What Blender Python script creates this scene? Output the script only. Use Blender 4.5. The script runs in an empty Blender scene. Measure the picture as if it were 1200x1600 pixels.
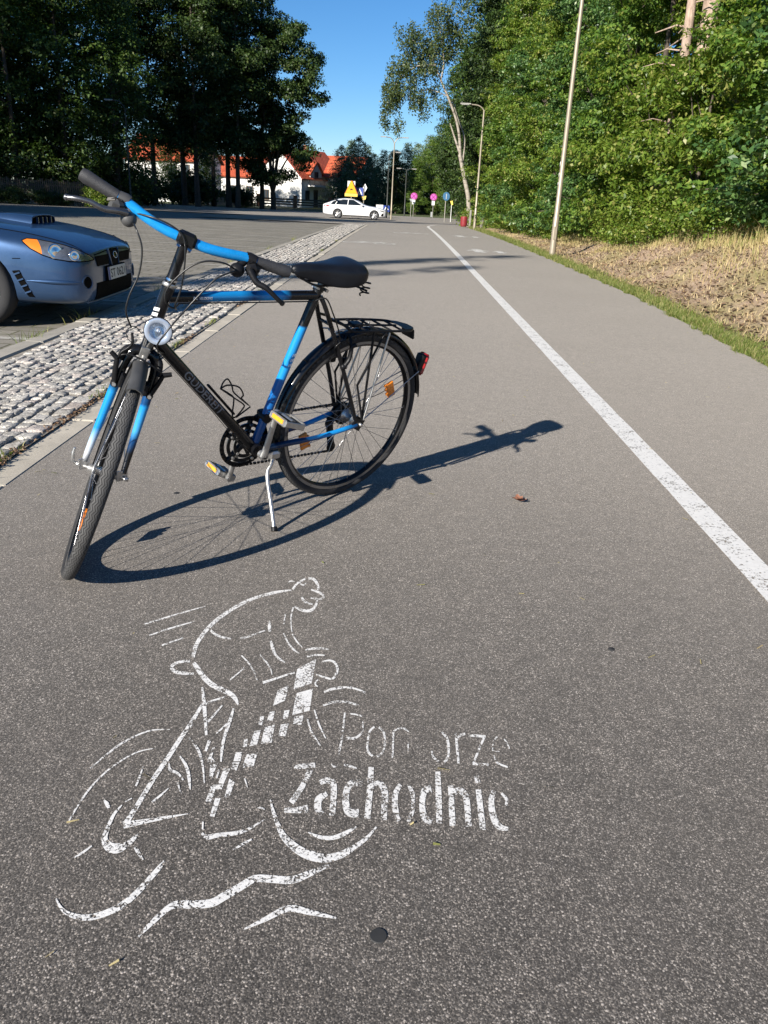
import bpy, math, random
import numpy as np
from math import sin, cos, pi, radians
from mathutils import Vector, Matrix, Euler
from mathutils.bvhtree import BVHTree

scene = bpy.context.scene
COL = scene.collection

# ------------------------------------------------------------------ camera
CAM_H = 1.1617
F_PX = 1241.683          # focal length for a picture 1600 px high
PITCH, ROLL, YAW = 0.37766, 0.0497, 0.0041
def camera_rows():
    cy, sy = cos(YAW), sin(YAW)
    rz = np.array([[cy, sy, 0], [-sy, cy, 0], [0, 0, 1]])
    fwd = np.array([0, cos(PITCH), -sin(PITCH)]); right = np.array([1.0, 0, 0])
    down = np.cross(fwd, right)
    r = np.array([[cos(ROLL), -sin(ROLL), 0], [sin(ROLL), cos(ROLL), 0], [0, 0, 1]])
    return r @ np.stack([right, down, fwd]) @ rz
_R = camera_rows()
cam_data = bpy.data.cameras.new("camera")
cam = bpy.data.objects.new("camera", cam_data)
COL.objects.link(cam)
cam_data.sensor_fit = 'VERTICAL'; cam_data.sensor_height = 36.0
cam_data.lens = F_PX / 1600.0 * 36.0
cam_data.clip_start = 0.05; cam_data.clip_end = 1500.0
_m = Matrix.Identity(4)
for i in range(3):
    _m[i][0] = _R[0][i]; _m[i][1] = -_R[1][i]; _m[i][2] = -_R[2][i]
_m[2][3] = CAM_H
cam.matrix_world = _m
scene.camera = cam

# ------------------------------------------------------------------ light
SUN_DIR = Vector((1.17, 1.63, -1.0)).normalized()      # the way the light travels
SUN_ELEV = radians(26.46)
SUN_AZ = math.atan2(-1.17, -1.63)
world = bpy.data.worlds.new("World"); scene.world = world
world.use_nodes = True
_nt = world.node_tree
_bg = _nt.nodes["Background"]
_sky = _nt.nodes.new("ShaderNodeTexSky")
_sky.sky_type = 'NISHITA'; _sky.sun_disc = False
_sky.sun_elevation = SUN_ELEV; _sky.sun_rotation = SUN_AZ
_sky.air_density = 1.0; _sky.dust_density = 0.0; _sky.ozone_density = 6.0; _sky.altitude = 1200
_hs = _nt.nodes.new("ShaderNodeHueSaturation"); _hs.inputs['Saturation'].default_value = 1.14; _hs.inputs['Value'].default_value = 1.0
_nt.links.new(_sky.outputs[0], _hs.inputs['Color']); _nt.links.new(_hs.outputs[0], _bg.inputs[0])
_bg.inputs[1].default_value = 0.071
sun_data = bpy.data.lights.new("sun", 'SUN')
sun_data.energy = 5.0; sun_data.angle = radians(0.5); sun_data.color = (1.0, 0.94, 0.85)
sun = bpy.data.objects.new("sun", sun_data); COL.objects.link(sun)
sun.rotation_euler = SUN_DIR.to_track_quat('-Z', 'Y').to_euler()
sun.location = (-30, -40, 30)
scene.view_settings.view_transform = 'Standard'
scene.view_settings.look = 'None'
scene.view_settings.exposure = 0.84
scene.view_settings.gamma = 1.0
scene.render.film_transparent = False
scene.cycles.max_bounces = 6
scene.cycles.transparent_max_bounces = 12

random.seed(7)
RNG = np.random.default_rng(11)

# ------------------------------------------------------------------ helpers
def tag(o, label=None, cat=None, group=None, kind=None):
    if label: o['label'] = label
    if cat: o['category'] = cat
    if group: o['group'] = group
    if kind: o['kind'] = kind
    return o

def empty(name, loc=(0, 0, 0), rz=0.0):
    o = bpy.data.objects.new(name, None); COL.objects.link(o)
    o.location = loc; o.rotation_euler = (0, 0, rz); o.empty_display_size = 0.2
    return o

def copy_tree(o, parent=None):
    c = o.copy(); COL.objects.link(c)
    if parent is not None: c.parent = parent
    for ch in list(o.children): copy_tree(ch, c)
    return c

class MB:
    """collects polygons, then becomes ONE mesh object"""
    def __init__(s): s.v = []; s.f = []; s.m = []; s.sm = []; s.cur = 0; s.smooth = False
    def add(s, verts, faces, smooth=None):
        b = len(s.v); s.v.extend([tuple(map(float, p)) for p in verts])
        for f in faces:
            s.f.append([i + b for i in f]); s.m.append(s.cur)
            s.sm.append(s.smooth if smooth is None else smooth)
    def box(s, c, size, R=None, bev=0.0):
        hx, hy, hz = size[0] / 2, size[1] / 2, size[2] / 2
        if bev <= 0:
            P = [(sx * hx, sy * hy, sz * hz) for sz in (-1, 1) for sy in (-1, 1) for sx in (-1, 1)]
            F = [(0, 2, 3, 1), (4, 5, 7, 6), (0, 1, 5, 4), (1, 3, 7, 5), (3, 2, 6, 7), (2, 0, 4, 6)]
        else:
            P = []; F = []
            b = min(bev, hx * .9, hy * .9, hz * .9)
            for (z, k) in ((-hz, b), (-hz + b, 0), (hz - b, 0), (hz, b)):
                x, y = hx - k, hy - k
                P += [(-x + b, -y, z), (x - b, -y, z), (x, -y + b, z), (x, y - b, z), (x - b, y, z), (-x + b, y, z), (-x, y - b, z), (-x, -y + b, z)]
            for r in range(3):
                for i in range(8):
                    j = (i + 1) % 8; F.append((r * 8 + i, r * 8 + j, r * 8 + 8 + j, r * 8 + 8 + i))
            F.append(tuple(range(7, -1, -1))); F.append(tuple(range(24, 32)))
        if R is not None: P = [tuple(R @ Vector(p)) for p in P]
        s.add([(p[0] + c[0], p[1] + c[1], p[2] + c[2]) for p in P], F, False)
    def tube(s, pts, r, seg=10, caps=True, closed=False, flat=None):
        P = [Vector(p) for p in pts]; n = len(P)
        rr = r if isinstance(r, (list, tuple)) else [r] * n
        T = []
        for i in range(n):
            a = P[(i - 1) % n] if (closed or i > 0) else P[i]
            b = P[(i + 1) % n] if (closed or i < n - 1) else P[i]
            T.append((b - a).normalized())
        up = Vector((0, 0, 1)) if abs(T[0].z) < .9 else Vector((1, 0, 0))
        u = T[0].cross(up).normalized(); V = []; 
        for i in range(n):
            u = (u - T[i] * u.dot(T[i])).normalized(); w = T[i].cross(u)
            for k in range(seg):
                a = 2 * pi * k / seg
                q = u * cos(a) + w * sin(a)
                if flat: q = u * cos(a) * flat[0] + w * sin(a) * flat[1]
                V.append(P[i] + q * rr[i])
        F = []
        for i in range(n if closed else n - 1):
            j = (i + 1) % n
            for k in range(seg):
                l = (k + 1) % seg
                F.append((i * seg + k, i * seg + l, j * seg + l, j * seg + k))
        s.add(V, F, True)
        if caps and not closed:
            s.add(V[:seg], [tuple(range(seg))[::-1]], False); s.add(V[-seg:], [tuple(range(seg))], False)
    def lathe(s, prof, o=(0, 0, 0), axis=(0, 1, 0), seg=48, closed_prof=False, a0=0.0, a1=2 * pi, smooth=True):
        """prof: (radius, position along axis)"""
        ax = Vector(axis).normalized()
        up = Vector((0, 0, 1)) if abs(ax.z) < .9 else Vector((1, 0, 0))
        u = (up - ax * up.dot(ax)).normalized(); w = ax.cross(u); o = Vector(o)
        full = abs(a1 - a0 - 2 * pi) < 1e-6
        N = seg if full else seg + 1
        V = []
        for i in range(N):
            a = a0 + (a1 - a0) * i / seg
            d = u * cos(a) + w * sin(a)
            for (r, h) in prof: V.append(o + d * r + ax * h)
        m = len(prof); F = []
        for i in range(seg):
            j = (i + 1) % N
            for k in range(m if closed_prof else m - 1):
                l = (k + 1) % m
                F.append((i * m + k, j * m + k, j * m + l, i * m + l))
        s.add(V, F, smooth)
    def prism(s, poly, ax, o, depth):
        """poly: 2-D points in the plane (ax[0], ax[1]); extruded by depth along ax[2]"""
        o = Vector(o); X, Y, Z = (Vector(a) for a in ax); n = len(poly)
        A = [o + X * p[0] + Y * p[1] for p in poly]; B = [a + Z * depth for a in A]
        F = [tuple(range(n))[::-1], tuple(range(n, 2 * n))] + [(i, (i + 1) % n, n + (i + 1) % n, n + i) for i in range(n)]
        s.add(A + B, F, False)
    def loft(s, rings, cap0=True, cap1=True, closed=True, smooth=True):
        m = len(rings[0]); V = [p for r in rings for p in r]; F = []
        for i in range(len(rings) - 1):
            for k in range(m if closed else m - 1):
                l = (k + 1) % m
                F.append((i * m + k, i * m + l, (i + 1) * m + l, (i + 1) * m + k))
        s.add(V, F, smooth)
        if cap0: s.add(rings[0], [tuple(range(m))[::-1]], smooth)
        if cap1: s.add(rings[-1], [tuple(range(m))], smooth)
    def sphere(s, c, r, seg=16, rings=10, scale=(1, 1, 1)):
        V = []; F = []
        for i in range(rings + 1):
            t = pi * i / rings
            for k in range(seg):
                a = 2 * pi * k / seg
                V.append((c[0] + r * scale[0] * sin(t) * cos(a), c[1] + r * scale[1] * sin(t) * sin(a), c[2] + r * scale[2] * cos(t)))
        for i in range(rings):
            for k in range(seg):
                l = (k + 1) % seg
                F.append((i * seg + k, (i + 1) * seg + k, (i + 1) * seg + l, i * seg + l))
        s.add(V, F, True)
    def build(s, name, mats, parent=None, weld=False):
        me = bpy.data.meshes.new(name)
        me.from_pydata(s.v, [], s.f); 
        if not isinstance(mats, (list, tuple)): mats = [mats]
        for m in mats: me.materials.append(m)
        if len(me.polygons) == len(s.f):
            me.polygons.foreach_set("use_smooth", s.sm)
            me.polygons.foreach_set("material_index", s.m)
        me.validate(); me.update()
        if weld:
            import bmesh
            bm = bmesh.new(); bm.from_mesh(me)
            bmesh.ops.remove_doubles(bm, verts=bm.verts, dist=1e-5)
            bmesh.ops.recalc_face_normals(bm, faces=bm.faces)
            bm.to_mesh(me); bm.free()
        o = bpy.data.objects.new(name, me); COL.objects.link(o)
        if parent is not None: o.parent = parent
        return o

def np_mesh(name, V, F, mats, parent=None, smooth=False, mat_idx=None, attr=None):
    """fast mesh from numpy arrays; F is (n, k)"""
    V = np.asarray(V, np.float32); F = np.asarray(F, np.int32); n, k = F.shape
    me = bpy.data.meshes.new(name)
    me.vertices.add(len(V)); me.vertices.foreach_set("co", V.ravel())
    me.loops.add(n * k); me.loops.foreach_set("vertex_index", F.ravel())
    me.polygons.add(n); me.polygons.foreach_set("loop_start", np.arange(0, n * k, k, dtype=np.int32))
    try: me.polygons.foreach_set("loop_total", np.full(n, k, np.int32))
    except Exception: pass
    if smooth: me.polygons.foreach_set("use_smooth", np.ones(n, bool))
    if not isinstance(mats, (list, tuple)): mats = [mats]
    for m in mats: me.materials.append(m)
    if mat_idx is not None: me.polygons.foreach_set("material_index", np.asarray(mat_idx, np.int32))
    me.update(calc_edges=True)
    o = bpy.data.objects.new(name, me); COL.objects.link(o)
    if parent is not None: o.parent = parent
    return o

def spline(pts, n=8):
    """Catmull-Rom through the points"""
    P = [Vector(p) for p in pts]; out = []
    for i in range(len(P) - 1):
        p0 = P[max(i - 1, 0)]; p1 = P[i]; p2 = P[i + 1]; p3 = P[min(i + 2, len(P) - 1)]
        for k in range(n):
            t = k / n
            out.append(0.5 * ((2 * p1) + (p2 - p0) * t + (2 * p0 - 5 * p1 + 4 * p2 - p3) * t * t + (3 * p1 - p0 - 3 * p2 + p3) * t ** 3))
    out.append(P[-1]); return out

def text_verts(body, size=1.0, bold=0.0, res=3, fine=0.0):
    cu = bpy.data.curves.new("lettering", 'FONT'); cu.body = body; cu.size = size
    cu.align_x = 'LEFT'; cu.resolution_u = res; cu.offset = bold
    ob = bpy.data.objects.new("lettering", cu); COL.objects.link(ob)
    dg = bpy.context.evaluated_depsgraph_get(); dg.update()
    me = ob.evaluated_get(dg).to_mesh()
    if fine:
        import bmesh
        bm = bmesh.new(); bm.from_mesh(me); bmesh.ops.triangulate(bm, faces=bm.faces)
        for _ in range(5):
            ee = [e for e in bm.edges if e.calc_length() > fine]
            if not ee: break
            bmesh.ops.subdivide_edges(bm, edges=ee, cuts=1); bmesh.ops.triangulate(bm, faces=bm.faces)
        bm.verts.index_update()
        V = [tuple(v.co) for v in bm.verts]; F = [tuple(v.index for v in f.verts) for f in bm.faces]; bm.free()
    else:
        V = [tuple(v.co) for v in me.vertices]; F = [tuple(p.vertices) for p in me.polygons]
    ob.evaluated_get(dg).to_mesh_clear()
    COL.objects.unlink(ob); bpy.data.objects.remove(ob); bpy.data.curves.remove(cu)
    return V, F

# ------------------------------------------------------------------ materials
def new_mat(name):
    m = bpy.data.materials.new(name); m.use_nodes = True
    nt = m.node_tree
    return m, nt, nt.nodes["Principled BSDF"]
def lk(nt, a, b): nt.links.new(a, b)
def node(nt, t, **kw):
    n = nt.nodes.new(t)
    for k, v in kw.items():
        if k in n.inputs: n.inputs[k].default_value = v
        else: setattr(n, k, v)
    return n
def ramp(nt, fac, stops, interp='LINEAR'):
    r = nt.nodes.new("ShaderNodeValToRGB"); r.color_ramp.interpolation = interp
    e = r.color_ramp.elements
    while len(e) < len(stops): e.new(0.5)
    for i, (p, c) in enumerate(stops):
        e[i].position = p; e[i].color = (c[0], c[1], c[2], 1) if len(c) == 3 else c
    if fac is not None: lk(nt, fac, r.inputs[0])
    return r.outputs[0]
def mixc(nt, fac, a, b, mode='MIX'):
    n = nt.nodes.new("ShaderNodeMix"); n.data_type = 'RGBA'; n.blend_type = mode
    for k, v in ((0, fac), (6, a), (7, b)):
        if isinstance(v, (int, float)): n.inputs[k].default_value = v
        elif isinstance(v, tuple): n.inputs[k].default_value = (*v[:3], 1)
        else: lk(nt, v, n.inputs[k])
    return n.outputs[2]
def math_n(nt, op, a, b=None):
    n = nt.nodes.new("ShaderNodeMath"); n.operation = op
    for k, v in ((0, a), (1, b)):
        if v is None: continue
        if isinstance(v, (int, float)): n.inputs[k].default_value = v
        else: lk(nt, v, n.inputs[k])
    return n.outputs[0]
def objco(nt): return nt.nodes.new("ShaderNodeTexCoord").outputs['Object']
def noise(nt, co, scale, detail=4, rough=.6, out='Fac'):
    n = node(nt, "ShaderNodeTexNoise"); n.inputs['Scale'].default_value = scale
    n.inputs['Detail'].default_value = detail; n.inputs['Roughness'].default_value = rough
    if co is not None: lk(nt, co, n.inputs['Vector'])
    return n.outputs[out]
def bump(nt, h, bs, strength=.3, dist=.01):
    b = node(nt, "ShaderNodeBump"); b.inputs['Strength'].default_value = strength; b.inputs['Distance'].default_value = dist
    lk(nt, h, b.inputs['Height']); lk(nt, b.outputs[0], bs.inputs['Normal']); return b

def pbr(name, col, rough=.5, metal=0.0, var=0.15, vscale=8.0, bmp=0.0, bscale=60.0, coat=0.0, spec=.5, dirt=None):
    m, nt, bs = new_mat(name)
    co = objco(nt)
    f = noise(nt, co, vscale, 5, .65)
    lo = tuple(c * (1 - var) for c in col); hi = tuple(min(1, c * (1 + var)) for c in col)
    c = ramp(nt, f, [(.3, lo), (.7, hi)])
    if dirt:
        g = ramp(nt, noise(nt, co, dirt[1], 6, .7), [(dirt[2], (0, 0, 0)), (min(1, dirt[2] + .2), (1, 1, 1))])
        c = mixc(nt, g, c, dirt[0])
    lk(nt, c, bs.inputs['Base Color'])
    r = ramp(nt, f, [(.3, (max(0, rough - .07),) * 3), (.7, (min(1, rough + .07),) * 3)])
    lk(nt, r, bs.inputs['Roughness'])
    bs.inputs['Metallic'].default_value = metal
    bs.inputs['Specular IOR Level'].default_value = spec
    if coat: bs.inputs['Coat Weight'].default_value = coat; bs.inputs['Coat Roughness'].default_value = .06
    if bmp: bump(nt, noise(nt, co, bscale, 4, .6), bs, bmp, .004)
    return m
# ================================================================== GROUND
def zg(y):
    y = np.clip(y, 18.0, 64.0)
    return -2.65e-4 * (y - 18.0) ** 2
def smooth(t):
    t = np.clip(t, 0, 1); return t * t * (3 - 2 * t)
def right_edge(y):
    return np.interp(y, [-10, 2, 6.67, 11.65, 19.2, 32, 41, 47, 56, 70], [2.7, 2.85, 3.11, 3.40, 3.45, 3.48, 3.52, 3.6, 3.68, 4.4])
def bank(x, y):
    h = np.interp(y, [-10, 6, 13, 17, 20, 24, 28, 34, 45, 60], [.95, .95, .86, .62, .44, .20, .06, .10, .15, .1])
    e = right_edge(y)
    w = np.sin(x * 3.1 + y * 1.3) * .03 + np.sin(x * 1.7 - y * 2.3 + 1) * .03
    return h * (smooth((x - e - .35) / 2.3) + .12 * np.clip((x - e - 2.65) / 4, 0, 1)) + w * smooth((x - e - .3) / 1.0)
def ground_z(x, y):
    return float(zg(np.float64(y)) + (bank(np.float64(x), np.float64(y)) if x > right_edge(y) else 0.0))

def sheet(name, xs, ys, zf, mat, kind='structure'):
    X, Y = np.meshgrid(xs, ys)
    if callable(zf): Z = zf(X, Y)
    V = np.stack([X, Y, Z], -1).reshape(-1, 3); nx, ny = len(xs), len(ys)
    i = (np.arange(ny - 1)[:, None] * nx + np.arange(nx - 1)[None, :]).ravel()
    F = np.stack([i, i + 1, i + nx + 1, i + nx], 1)
    o = np_mesh(name, V, F, mat, smooth=True); tag(o, kind=kind); return o

# ---- materials of the ground
def asphalt_mat():
    m, nt, bs = new_mat("asphalt")
    co = objco(nt)
    v1 = node(nt, "ShaderNodeTexVoronoi"); v1.inputs['Scale'].default_value = 225; lk(nt, co, v1.inputs['Vector'])
    v2 = node(nt, "ShaderNodeTexVoronoi"); v2.inputs['Scale'].default_value = 480; lk(nt, co, v2.inputs['Vector'])
    sep = node(nt, "ShaderNodeSeparateColor"); lk(nt, v1.outputs['Color'], sep.inputs[0])
    stone = ramp(nt, sep.outputs[0], [(0, (.014, .012, .011)), (.3, (.044, .040, .036)), (.55, (.090, .080, .071)), (.74, (.18, .159, .139)), (.87, (.335, .295, .257)), (.955, (.54, .485, .43)), (1, (.70, .64, .56))], 'CONSTANT')
    sep2 = node(nt, "ShaderNodeSeparateColor"); lk(nt, v2.outputs['Color'], sep2.inputs[0])
    fine = ramp(nt, sep2.outputs[1], [(0, (.014, .012, .011)), (.55, (.066, .059, .052)), (.8, (.162, .144, .126)), (1, (.46, .415, .365))])
    edge = ramp(nt, v1.outputs['Distance'], [(.36, (0, 0, 0)), (.56, (1, 1, 1))])
    c = mixc(nt, edge, stone, fine)
    big = noise(nt, co, .9, 5, .6)
    c = mixc(nt, ramp(nt, big, [(.3, (0, 0, 0)), (.75, (.36, .36, .36))]), c, (.148, .132, .116))
    blot = noise(nt, co, 14, 4, .7)
    c = mixc(nt, .55, c, ramp(nt, blot, [(.3, (.55, .55, .55)), (.7, (1.25, 1.22, 1.18))]), 'MULTIPLY')
    wide = noise(nt, co, .33, 4, .6)
    c = mixc(nt, 1.0, c, ramp(nt, wide, [(.3, (.84, .83, .82)), (.5, (1, 1, 1)), (.72, (1.13, 1.12, 1.10))]), 'MULTIPLY')
    lk(nt, c, bs.inputs['Base Color'])
    bs.inputs['Roughness'].default_value = .85
    bs.inputs['Sheen Weight'].default_value = .24; bs.inputs['Sheen Roughness'].default_value = .45
    bs.inputs['Sheen Tint'].default_value = (1, .92, .82, 1)
    h = math_n(nt, 'ADD', math_n(nt, 'MULTIPLY', v1.outputs['Distance'], -1.0), math_n(nt, 'MULTIPLY', sep.outputs[1], .5))
    bump(nt, h, bs, .45, .003)
    return m
M_ASPHALT = asphalt_mat()

def concrete_mat(name, col, sc=30):
    m, nt, bs = new_mat(name); co = objco(nt)
    f = noise(nt, co, 3, 6, .7); g = noise(nt, co, 130, 3, .7)
    c = ramp(nt, f, [(.25, tuple(x * .72 for x in col)), (.75, tuple(x * 1.15 for x in col))])
    c = mixc(nt, .5, c, ramp(nt, g, [(.3, (.6, .6, .6)), (.7, (1.2, 1.2, 1.2))]), 'MULTIPLY')
    lk(nt, c, bs.inputs['Base Color']); bs.inputs['Roughness'].default_value = .9
    bump(nt, g, bs, .4, .003)
    return m
M_CONC = concrete_mat("concrete_edging", (.50, .45, .365))
M_KERB = concrete_mat("concrete_kerb", (.37, .34, .285))

def sett_mat():
    m, nt, bs = new_mat("granite_setts"); co = objco(nt)
    geo = node(nt, "ShaderNodeNewGeometry")
    base = ramp(nt, geo.outputs['Random Per Island'], [(0, (.32, .30, .265)), (.4, (.40, .375, .335)), (.75, (.46, .435, .39)), (.92, (.43, .37, .325)), (1, (.53, .505, .465))])
    v = node(nt, "ShaderNodeTexVoronoi"); v.inputs['Scale'].default_value = 190; lk(nt, co, v.inputs['Vector'])
    s = node(nt, "ShaderNodeSeparateColor"); lk(nt, v.outputs['Color'], s.inputs[0])
    sp = ramp(nt, s.outputs[0], [(0, (.30, .30, .30)), (.5, (.95, .95, .95)), (1, (1.6, 1.6, 1.6))])
    c = mixc(nt, .8, base, sp, 'MULTIPLY')
    d = noise(nt, co, 5, 6, .7)
    c = mixc(nt, ramp(nt, d, [(.5, (0, 0, 0)), (.75, (.5, .5, .5))]), c, (.20, .165, .12))
    lk(nt, c, bs.inputs['Base Color']); bs.inputs['Roughness'].default_value = .8
    bump(nt, noise(nt, co, 60, 5, .7), bs, .5, .006)
    return m
M_SETT = sett_mat()

def paver_mat():
    m, nt, bs = new_mat("paver_lot"); co = objco(nt)
    mp = node(nt, "ShaderNodeMapping"); mp.inputs['Rotation'].default_value = (0, 0, 0); lk(nt, co, mp.inputs[0])
    b = node(nt, "ShaderNodeTexBrick"); lk(nt, mp.outputs[0], b.inputs['Vector'])
    b.inputs['Scale'].default_value = 1.0; b.inputs['Brick Width'].default_value = .40; b.inputs['Row Height'].default_value = .20
    b.inputs['Mortar Size'].default_value = .012; b.inputs['Mortar Smooth'].default_value = .3; b.inputs['Bias'].default_value = 0
    b.inputs['Color1'].default_value = (.19, .175, .15, 1); b.inputs['Color2'].default_value = (.26, .24, .205, 1)
    b.inputs['Mortar'].default_value = (.105, .10, .06, 1)
    f = noise(nt, co, 1.1, 6, .7); g = noise(nt, co, 45, 4, .7)
    c = mixc(nt, .7, b.outputs['Color'], ramp(nt, f, [(.25, (.7, .69, .66)), (.75, (1.2, 1.18, 1.12))]), 'MULTIPLY')
    c = mixc(nt, .5, c, ramp(nt, g, [(.3, (.65, .65, .65)), (.7, (1.2, 1.2, 1.2))]), 'MULTIPLY')
    moss = ramp(nt, noise(nt, co, 2.6, 5, .75), [(.52, (0, 0, 0)), (.66, (1, 1, 1))])
    c = mixc(nt, math_n(nt, 'MULTIPLY', moss, b.outputs['Fac']), c, (.10, .115, .045))
    lk(nt, c, bs.inputs['Base Color']); bs.inputs['Roughness'].default_value = .9
    h = math_n(nt, 'ADD', math_n(nt, 'MULTIPLY', b.outputs['Fac'], -1.0), math_n(nt, 'MULTIPLY', g, .25))
    bump(nt, h, bs, .6, .008)
    return m
M_PAVER = paver_mat()

def soil_mat():
    m, nt, bs = new_mat("verge_soil"); co = objco(nt)
    f = noise(nt, co, .7, 6, .65); g = noise(nt, co, 9, 6, .75); h = noise(nt, co, 55, 4, .7)
    c = ramp(nt, g, [(.25, (.25, .165, .11)), (.5, (.43, .31, .215)), (.72, (.56, .43, .31))])
    c = mixc(nt, ramp(nt, f, [(.45, (0, 0, 0)), (.62, (1, 1, 1))]), c, ramp(nt, g, [(.3, (.24, .21, .085)), (.7, (.46, .37, .19))]))
    c = mixc(nt, .6, c, ramp(nt, h, [(.3, (.5, .5, .5)), (.7, (1.25, 1.2, 1.15))]), 'MULTIPLY')
    lk(nt, c, bs.inputs['Base Color']); bs.inputs['Roughness'].default_value = 1.0
    bump(nt, math_n(nt, 'ADD', g, math_n(nt, 'MULTIPLY', h, .4)), bs, .8, .05)
    return m
M_SOIL = soil_mat()
M_FARGRASS = pbr("rough_grass_ground", (.065, .085, .025), .95, var=.5, vscale=1.7, bmp=.8, bscale=20)

def frange(a, b, n): return np.linspace(a, b, n)
# ---- terrain to the horizon
xs = np.concatenate([[-900, -400, -200, -120, -80], frange(-60, -4, 30), frange(-3, 2.4, 8), frange(2.6, 9, 65), frange(9.5, 40, 30), [60, 90, 150, 300, 500, 900]])
ys = np.concatenate([[-300, -100, -40, -20], frange(-10, 5, 20), frange(5.2, 30, 125), frange(30.5, 64, 68), frange(66, 130, 30), [150, 200, 300, 500, 900]])
def terr(X, Y):
    e = right_edge(Y)
    return zg(Y) - .10 + np.where(X > e - .1, .085 + bank(X, Y), 0)
ter = sheet("terrain", xs, ys, terr, [M_SOIL, M_FARGRASS])
_c = np.zeros(len(ter.data.polygons) * 3, np.float32); ter.data.polygons.foreach_get("center", _c); _c = _c.reshape(-1, 3)
ter.data.polygons.foreach_set("material_index", np.where((_c[:, 0] > 3) & (_c[:, 1] < 62), 0, 1).astype(np.int32))

# ---- cycle path, one asphalt sheet with a ragged right edge
ypath = np.concatenate([frange(-6, 12, 91), frange(12.3, 40, 70), frange(40.5, 70, 60)])
V = []; NXP = 12
for y in ypath:
    e = right_edge(y) + .02 * sin(y * 3.1) + .015 * sin(y * 7.7)
    for k in range(NXP): V.append((-1.55 + (e + 1.55) * k / (NXP - 1), y, float(zg(y))))
i = (np.arange(len(ypath) - 1)[:, None] * NXP + np.arange(NXP - 1)[None, :]).ravel()
tag(np_mesh("cycle_path", V, np.stack([i, i + 1, i + NXP + 1, i + NXP], 1), M_ASPHALT, smooth=True), kind='structure')
# ---- cross road where the path ends
yr = frange(56, 84, 29)
tag(sheet("road", np.concatenate([frange(-120, -1.56, 50), frange(-1.5, 4.4, 6), frange(5, 9, 4)]), yr, lambda X, Y: zg(Y) - .012 - .02 * (X > 5), M_ASPHALT), kind='structure')
# apron between path end and road, left of the path
sheet("road_apron", frange(-10, -1.551, 12), frange(40.3, 56, 20), lambda X, Y: zg(Y) - .008, M_ASPHALT)

# ---- concrete edging stones along the path, each 1 m with a joint
mb = MB(); y = -5.0
while y < 40:
    z = float(zg(y + .5)); dz = random.uniform(-.004, .004)
    mb.box((-1.62, y + .5, z - .06 + dz), (.137, .994, .13), bev=.006); y += 1.0
tag(mb.build("edging_strip", M_CONC), kind='structure')
# ---- kerb between setts and parking lot
mb = MB(); y = -5.0
while y < 40:
    z = float(zg(y + .5)); x = np.interp(y, [0, 6, 12, 20, 40], [-2.72, -2.74, -2.76, -2.66, -2.62])
    mb.box((x, y + .5, z - .055 + random.uniform(-.003, .003)), (.15, .992, .16), bev=.012); y += 1.0
tag(mb.build("kerb", M_KERB), kind='structure')
# ---- parking lot of pavers
sheet("parking_lot", np.concatenate([frange(-90, -20, 15), frange(-19, -2.78, 20)]), np.concatenate([frange(-30, 18, 10), frange(19, 55.9, 40)]), lambda X, Y: zg(Y) - .045, M_PAVER)
M_BAY = concrete_mat("bay_line_pavers", (.42, .40, .35))
mb = MB()
for k in range(-1, 15):
    yy = 6.42 + 2.5 * k
    z = float(zg(yy)) - .041
    for j in range(26):
        x0 = -2.9 - .2 * j
        mb.add([(x0, yy - .05, z), (x0, yy + .05, z), (x0 - .192, yy + .05, z), (x0 - .192, yy - .05, z)], [(0, 1, 2, 3)])
tag(mb.build("bay_lines", M_BAY), kind='structure')

# ---- granite setts
def setts():
    V = []; F = []; rng = np.random.default_rng(5)
    tx = np.array([-.5, -.42, -.15, .15, .42, .5])
    def stone(cx, cy, w, l, zt, rot):
        b = len(V); tilt = rng.normal(0, .045, 2) + np.array([.05, 0])
        z0 = float(zg(cy))
        c, s = cos(rot), sin(rot)
        for a, u in enumerate(tx):
            for bb, v in enumerate(tx):
                ed = (a in (0, 5)) or (bb in (0, 5)); e2 = (a in (0, 5)) and (bb in (0, 5))
                z = zt + tilt[0] * u * .1 + tilt[1] * v * .1 + rng.normal(0, .0030)
                if ed: z -= .004
                if e2: z -= .002
                k = .96 if e2 else 1
                px, py = u * w * k + rng.normal(0, .002), v * l * k + rng.normal(0, .002)
                V.append((cx + px * c - py * s, cy + px * s + py * c, z0 + z))
        for a in range(5):
            for bb in range(5):
                p = b + a * 6 + bb; F.append((p, p + 6, p + 7, p + 1))
        rim = [b + a * 6 for a in range(6)] + [b + 30 + a for a in range(1, 6)] + [b + a * 6 + 5 for a in range(4, -1, -1)] + [b + a for a in range(4, 0, -1)]
        q = len(V)
        for r in rim:
            x, y, z = V[r]; V.append((x, y, z0 - .06))
        n = len(rim)
        for k in range(n): F.append((rim[k], rim[(k + 1) % n], q + (k + 1) % n, q + k)[::-1])
    # edge row laid lengthwise
    y = -2.0
    while y < 39.5:
        l = rng.uniform(.12, .19); stone(-1.745 + rng.normal(0, .004), y + l / 2, .092, l * .95, .020 + rng.normal(0, .004), rng.normal(0, .03)); y += l
    x = -1.80; col = 0
    while x > -2.62:
        w = .074; y = -2.0 + rng.uniform(0, .1)
        while y < 39.3:
            l = rng.uniform(.066, .098)
            xx = x - w / 2 + .012 * sin(y * 2.2 + col) + rng.normal(0, .004)
            lim = np.interp(y, [0, 6, 12, 20, 40], [-2.645, -2.665, -2.685, -2.585, -2.545])
            if xx - w / 2 > lim - .02: stone(xx, y + l / 2, w * .965, l * 1.0, .022 + .004 * sin(y * 1.1 + col) + rng.normal(0, .0027), rng.normal(0, .05))
            y += l
        x -= w; col += 1
    return np_mesh("cobble_strip", V, F, M_SETT, smooth=False)
tag(setts(), kind='structure')
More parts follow.
